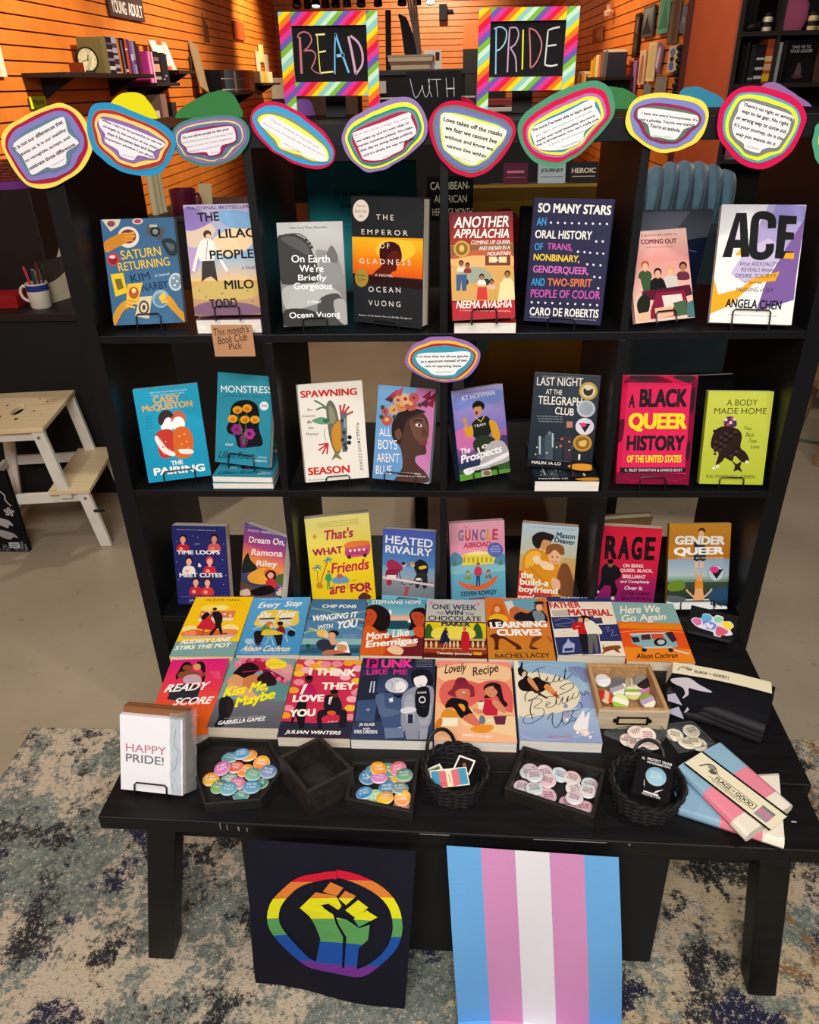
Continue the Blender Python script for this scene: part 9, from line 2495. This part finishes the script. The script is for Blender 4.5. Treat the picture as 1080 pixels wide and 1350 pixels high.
sm = thing('wall_clip', (2.17, 6.55, 2.0), 'small pale ornament high on the right slat wall', 'ornament'); MB().lathe([(0, 0), (.04, .0), (.05, .03), (.02, .05), (.03, .08), (0, .085)], 12).build('body', mat('pale_shell', 'd8b49c', .5), sm)
wall_shelf('upper dark shelf of cards and books on the right slat wall', 5.38, 6.3, 1.535, .24, 2.22); wall_shelf('lower dark shelf on the right slat wall', 5.38, 7.2, 1.44, .26, 2.22)
y = 6.26
for k, (w, h, c, nm, ln) in enumerate([(.12, .13, 'e8c03a', 'yellow', 0), (.12, .15, 'e0a428', 'golden', 0), (.16, .16, 'f0dca0', 'cream', 0), (.10, .16, 'd87a4a', 'orange', 0), (.14, .18, '7a6a64', 'grey brown', 8), (.12, .18, '5a626e', 'slate grey', 12)]):
    small_book(w - .01, .15, h, c, f'{nm} book on the upper shelf of the right slat wall', (2.0, y - w / 2, 1.5353), -90, ln, 'books on the right wall shelf'); y -= w
y = 7.1
for k, (w, h, c, nm) in enumerate([(.14, .12, '8a5a3a', 'brown'), (.12, .14, 'c87a4a', 'rust'), (.12, .12, '6a6a58', 'olive grey'), (.14, .14, 'd8a04a', 'amber'), (.12, .13, 'e0c070', 'straw'), (.14, .10, '3a2a2a', 'dark')]):
    small_book(w - .01, .15, h, c, f'{nm} book on the lower shelf of the right slat wall', (2.0, y - w / 2, 1.4403), -90, 6, 'books on the lower right wall shelf'); y -= w

# ------------------------------------------------------------------ black bookcase at the right
bcx = thing('tall_bookcase', (2.62, 3.38, 0), 'tall dark brown bookcase at the right edge with jars and black books', 'bookcase')
MB().box(-.385, -.36, -.18, .2, 0, 2.5).build('side_panel', DARK, bcx, bevel=.002); MB().box(.5, .525, -.18, .2, 0, 2.5).build('side_panel', DARK, bcx, bevel=.002); MB().box(-.36, .5, .18, .2, 0, 2.5).build('back_panel', MATTE, bcx)
for z in (.05, .45, .80, 1.12, 1.485, 1.72, 2.1, 2.48): MB().box(-.36, .5, -.178, .178, z - .022, z).build('shelf_board', DARK, bcx, bevel=.002)
MB().box(-.178, -.158, -.172, .178, 1.4852, 1.698).build('divider', DARK, bcx); MB().box(-.178, -.158, -.172, .178, 1.7202, 2.078).build('divider', DARK, bcx)
for k, (x, w, h, c, nm, sp) in enumerate([(2.292, .018, .17, '1a1618', 'first slim black', None), (2.312, .018, .19, '2a2428', 'slim charcoal', None), (2.345, .028, .175, '26282c', 'dark grey', [(.1, .16, '8a8a90')]), (2.383, .04, .18, '201c20', 'thick black white lettered', [(.12, .2, 'c0bcc0'), (.35, .42, 'c0bcc0'), (.6, .66, 'c0bcc0')]), (2.425, .036, .20, 'b8502a', 'orange and yellow', [(.05, .22, 'e0b82c'), (.30, .45, 'd8a888'), (.5, .62, 'e0c08a')])]):
    small_book(w, .14, h, c, f'{nm} book in the left cell of the tall dark bookcase', (x, 3.225, 1.4853), 0, 0, 'books in the left cell of the tall bookcase', spine=sp)
for k, (x, w, h, c, nm) in enumerate([(2.475, .022, .185, 'b8c4c0', 'pale grey green'), (2.50, .016, .19, '2a2a2c', 'slim black'), (2.694, .03, .19, '4a3a2c', 'brown'), (2.73, .03, .18, '8a6a4a', 'tan')]):
    small_book(w, .14, h, c, f'{nm} spine in the right cell of the tall dark bookcase', (x, 3.225, 1.4853), 0, 0, 'books in the right cell of the tall bookcase')
bb_ = MB().box(-.075, .075, 0, .195, -.02, 0, col='141216'); draw(bb_, 't d8d4d8 1 0 180 200 820 190 70 TAKE_ME_TO\nt d8d4d8 1 0 140 300 900 290 75 YOUR_LEADER\nb 5a4a56 470 560 560 560 620 820 400 820\ne 6a2a3a 500 860 700 860 500 900', .15, .195, 2e-4); o = bb_.build('black_book', PRINT, weld=False); o.matrix_world = book_matrix(2.593, 3.235, 1.4856, 0, 6); tag(o, 'black book facing out with white capitals in the tall dark bookcase', 'book')
for k, (x, c, lab) in enumerate([(2.40, 'e8dcc0', 'pale jar on the upper shelf of the tall dark bookcase, left cell'), (2.63, 'd8c08a', 'left of two pale jars with dark lids in the right cell'), (2.685, 'dcc490', 'right of two pale jars with dark lids in the right cell')]):
    t = thing('jar', (x, 3.27, 1.7203), lab, 'jar'); gl = MB().lathe([(0, 0), (.024, 0), (.025, .004), (.025, .06), (.018, .068), (0, .068)], 18).build('glass', mat('cream_wax_' + str(k), c, .3), t, smooth=True); MB().lathe([(.0255, .02), (.0255, .042)], 18).build('label_band', MATTE, gl); MB().lathe([(0, .066), (.022, .066), (.022, .082), (0, .082)], 18).build('lid', MATTE, t)
pc = thing('pink_ornament', (2.55, 3.32, 1.7203), 'pink rounded ornament standing in the right cell of the tall dark bookcase', 'ornament'); MB().lathe([(0, 0), (.05, .004), (.072, .05), (.066, .11), (.035, .15), (0, .16)], 20).build('body', mat('pink_plush', 'd86a98', .85, bump=.3, scale=200), pc, smooth=True); pc.scale = (1, .5, 1.1)
bird = MB().lathe([(0, -.05), (.02, -.03), (.026, 0), (.018, .03), (0, .045)], 14, Matrix.Rotation(math.radians(75), 4, 'Y')).build('dark_ornament', mat('brown_ornament', '2a1a18', .5), smooth=True); bird.location = (2.33, 3.27, 1.747); tag(bird, 'dark bird shaped ornament beside the pale jar in the tall bookcase', 'ornament')
mgz = MB().box(-.06, .06, -.08, .08, 0, .012, col='8a7a78'); mgz.add([(x, y, .0125) for x, y in ((-.05, -.06), (.02, -.07), (.03, .03), (-.04, .05))], [(0, 1, 2, 3)], 'd8c8c0'); mo = mgz.build('glossy_pack', GLOSS, weld=False); mo.location = (2.34, 3.30, 1.1203); tag(mo, 'glossy foil pack on a lower shelf of the tall dark bookcase', 'pack')
mo2 = MB().box(-.04, .04, 0, .01, 0, .10, col='c86a78').build('card', PAPER); mo2.location = (2.36, 3.34, 1.1203); tag(mo2, 'pink patterned card standing behind the foil pack', 'card')

# ------------------------------------------------------------------ velvet armchair and a wooden chair leg at the right
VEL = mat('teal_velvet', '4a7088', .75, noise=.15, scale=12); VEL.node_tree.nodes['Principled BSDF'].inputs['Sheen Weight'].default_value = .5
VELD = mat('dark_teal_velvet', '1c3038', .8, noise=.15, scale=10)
ac = thing('armchair', (1.93, 2.62, 0), 'teal velvet armchair with a channel tufted back behind the bookcase', 'chair')
rows = []
for j in range(13):
    v = j / 12; row = []
    for i in range(57):
        u = i / 56; ch = abs(math.sin(math.pi * u * 7)); z = .50 + (.60 - .07 * (2 * u - 1) ** 2) * v + .025 * ch * v
        row.append(Vector((-.26 + .56 * u + .10 * v, .34 - .075 * ch ** .6 * (1 - .75 * max(0, v - .75) / .25) + .10 * v + .05 * (max(0, v - .8) / .2) ** 2 - .012 * math.sin(9 * u + 11 * v) * ch, z)))
    rows.append(row)
bk2 = MB().grid(rows); back = [[Vector((p.x, .56, p.z)) for p in r] for r in rows]; bk2.grid([r[::-1] for r in back]); bk2.grid([rows[-1], back[-1]]); bk2.build('tufted_back', VEL, ac, smooth=True)
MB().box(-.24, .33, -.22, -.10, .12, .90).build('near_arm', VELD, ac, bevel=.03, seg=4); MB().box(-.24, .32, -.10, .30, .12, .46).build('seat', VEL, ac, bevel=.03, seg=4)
for a, b in ((-.22, -.2), (.26, -.2), (-.22, .3), (.26, .3)): MB().tube([(a, b, .13), (a, b, 0)], [.02, .012], 8).build('leg', MATTE, ac)
wc = thing('wooden_stool', (2.53, 1.80, 0), 'pale wooden stool leg at the right edge beyond the bookcase', 'stool')
OAK = mat('light_oak', '8a6c48', .5, noise=.12, scale=8, stretch=(8, 8, 1))
MB().box(-.22, .22, -.16, .16, .36, .40).build('seat', OAK, wc, bevel=.006)
for a, b in ((-.10, -.12), (.17, -.12), (-.10, .12), (.17, .12)): MB().tube([(a * .9, b * .9, .36), (a * 1.25 , b * 1.15, 0)], .022, 8).build('leg', OAK, wc, smooth=True)
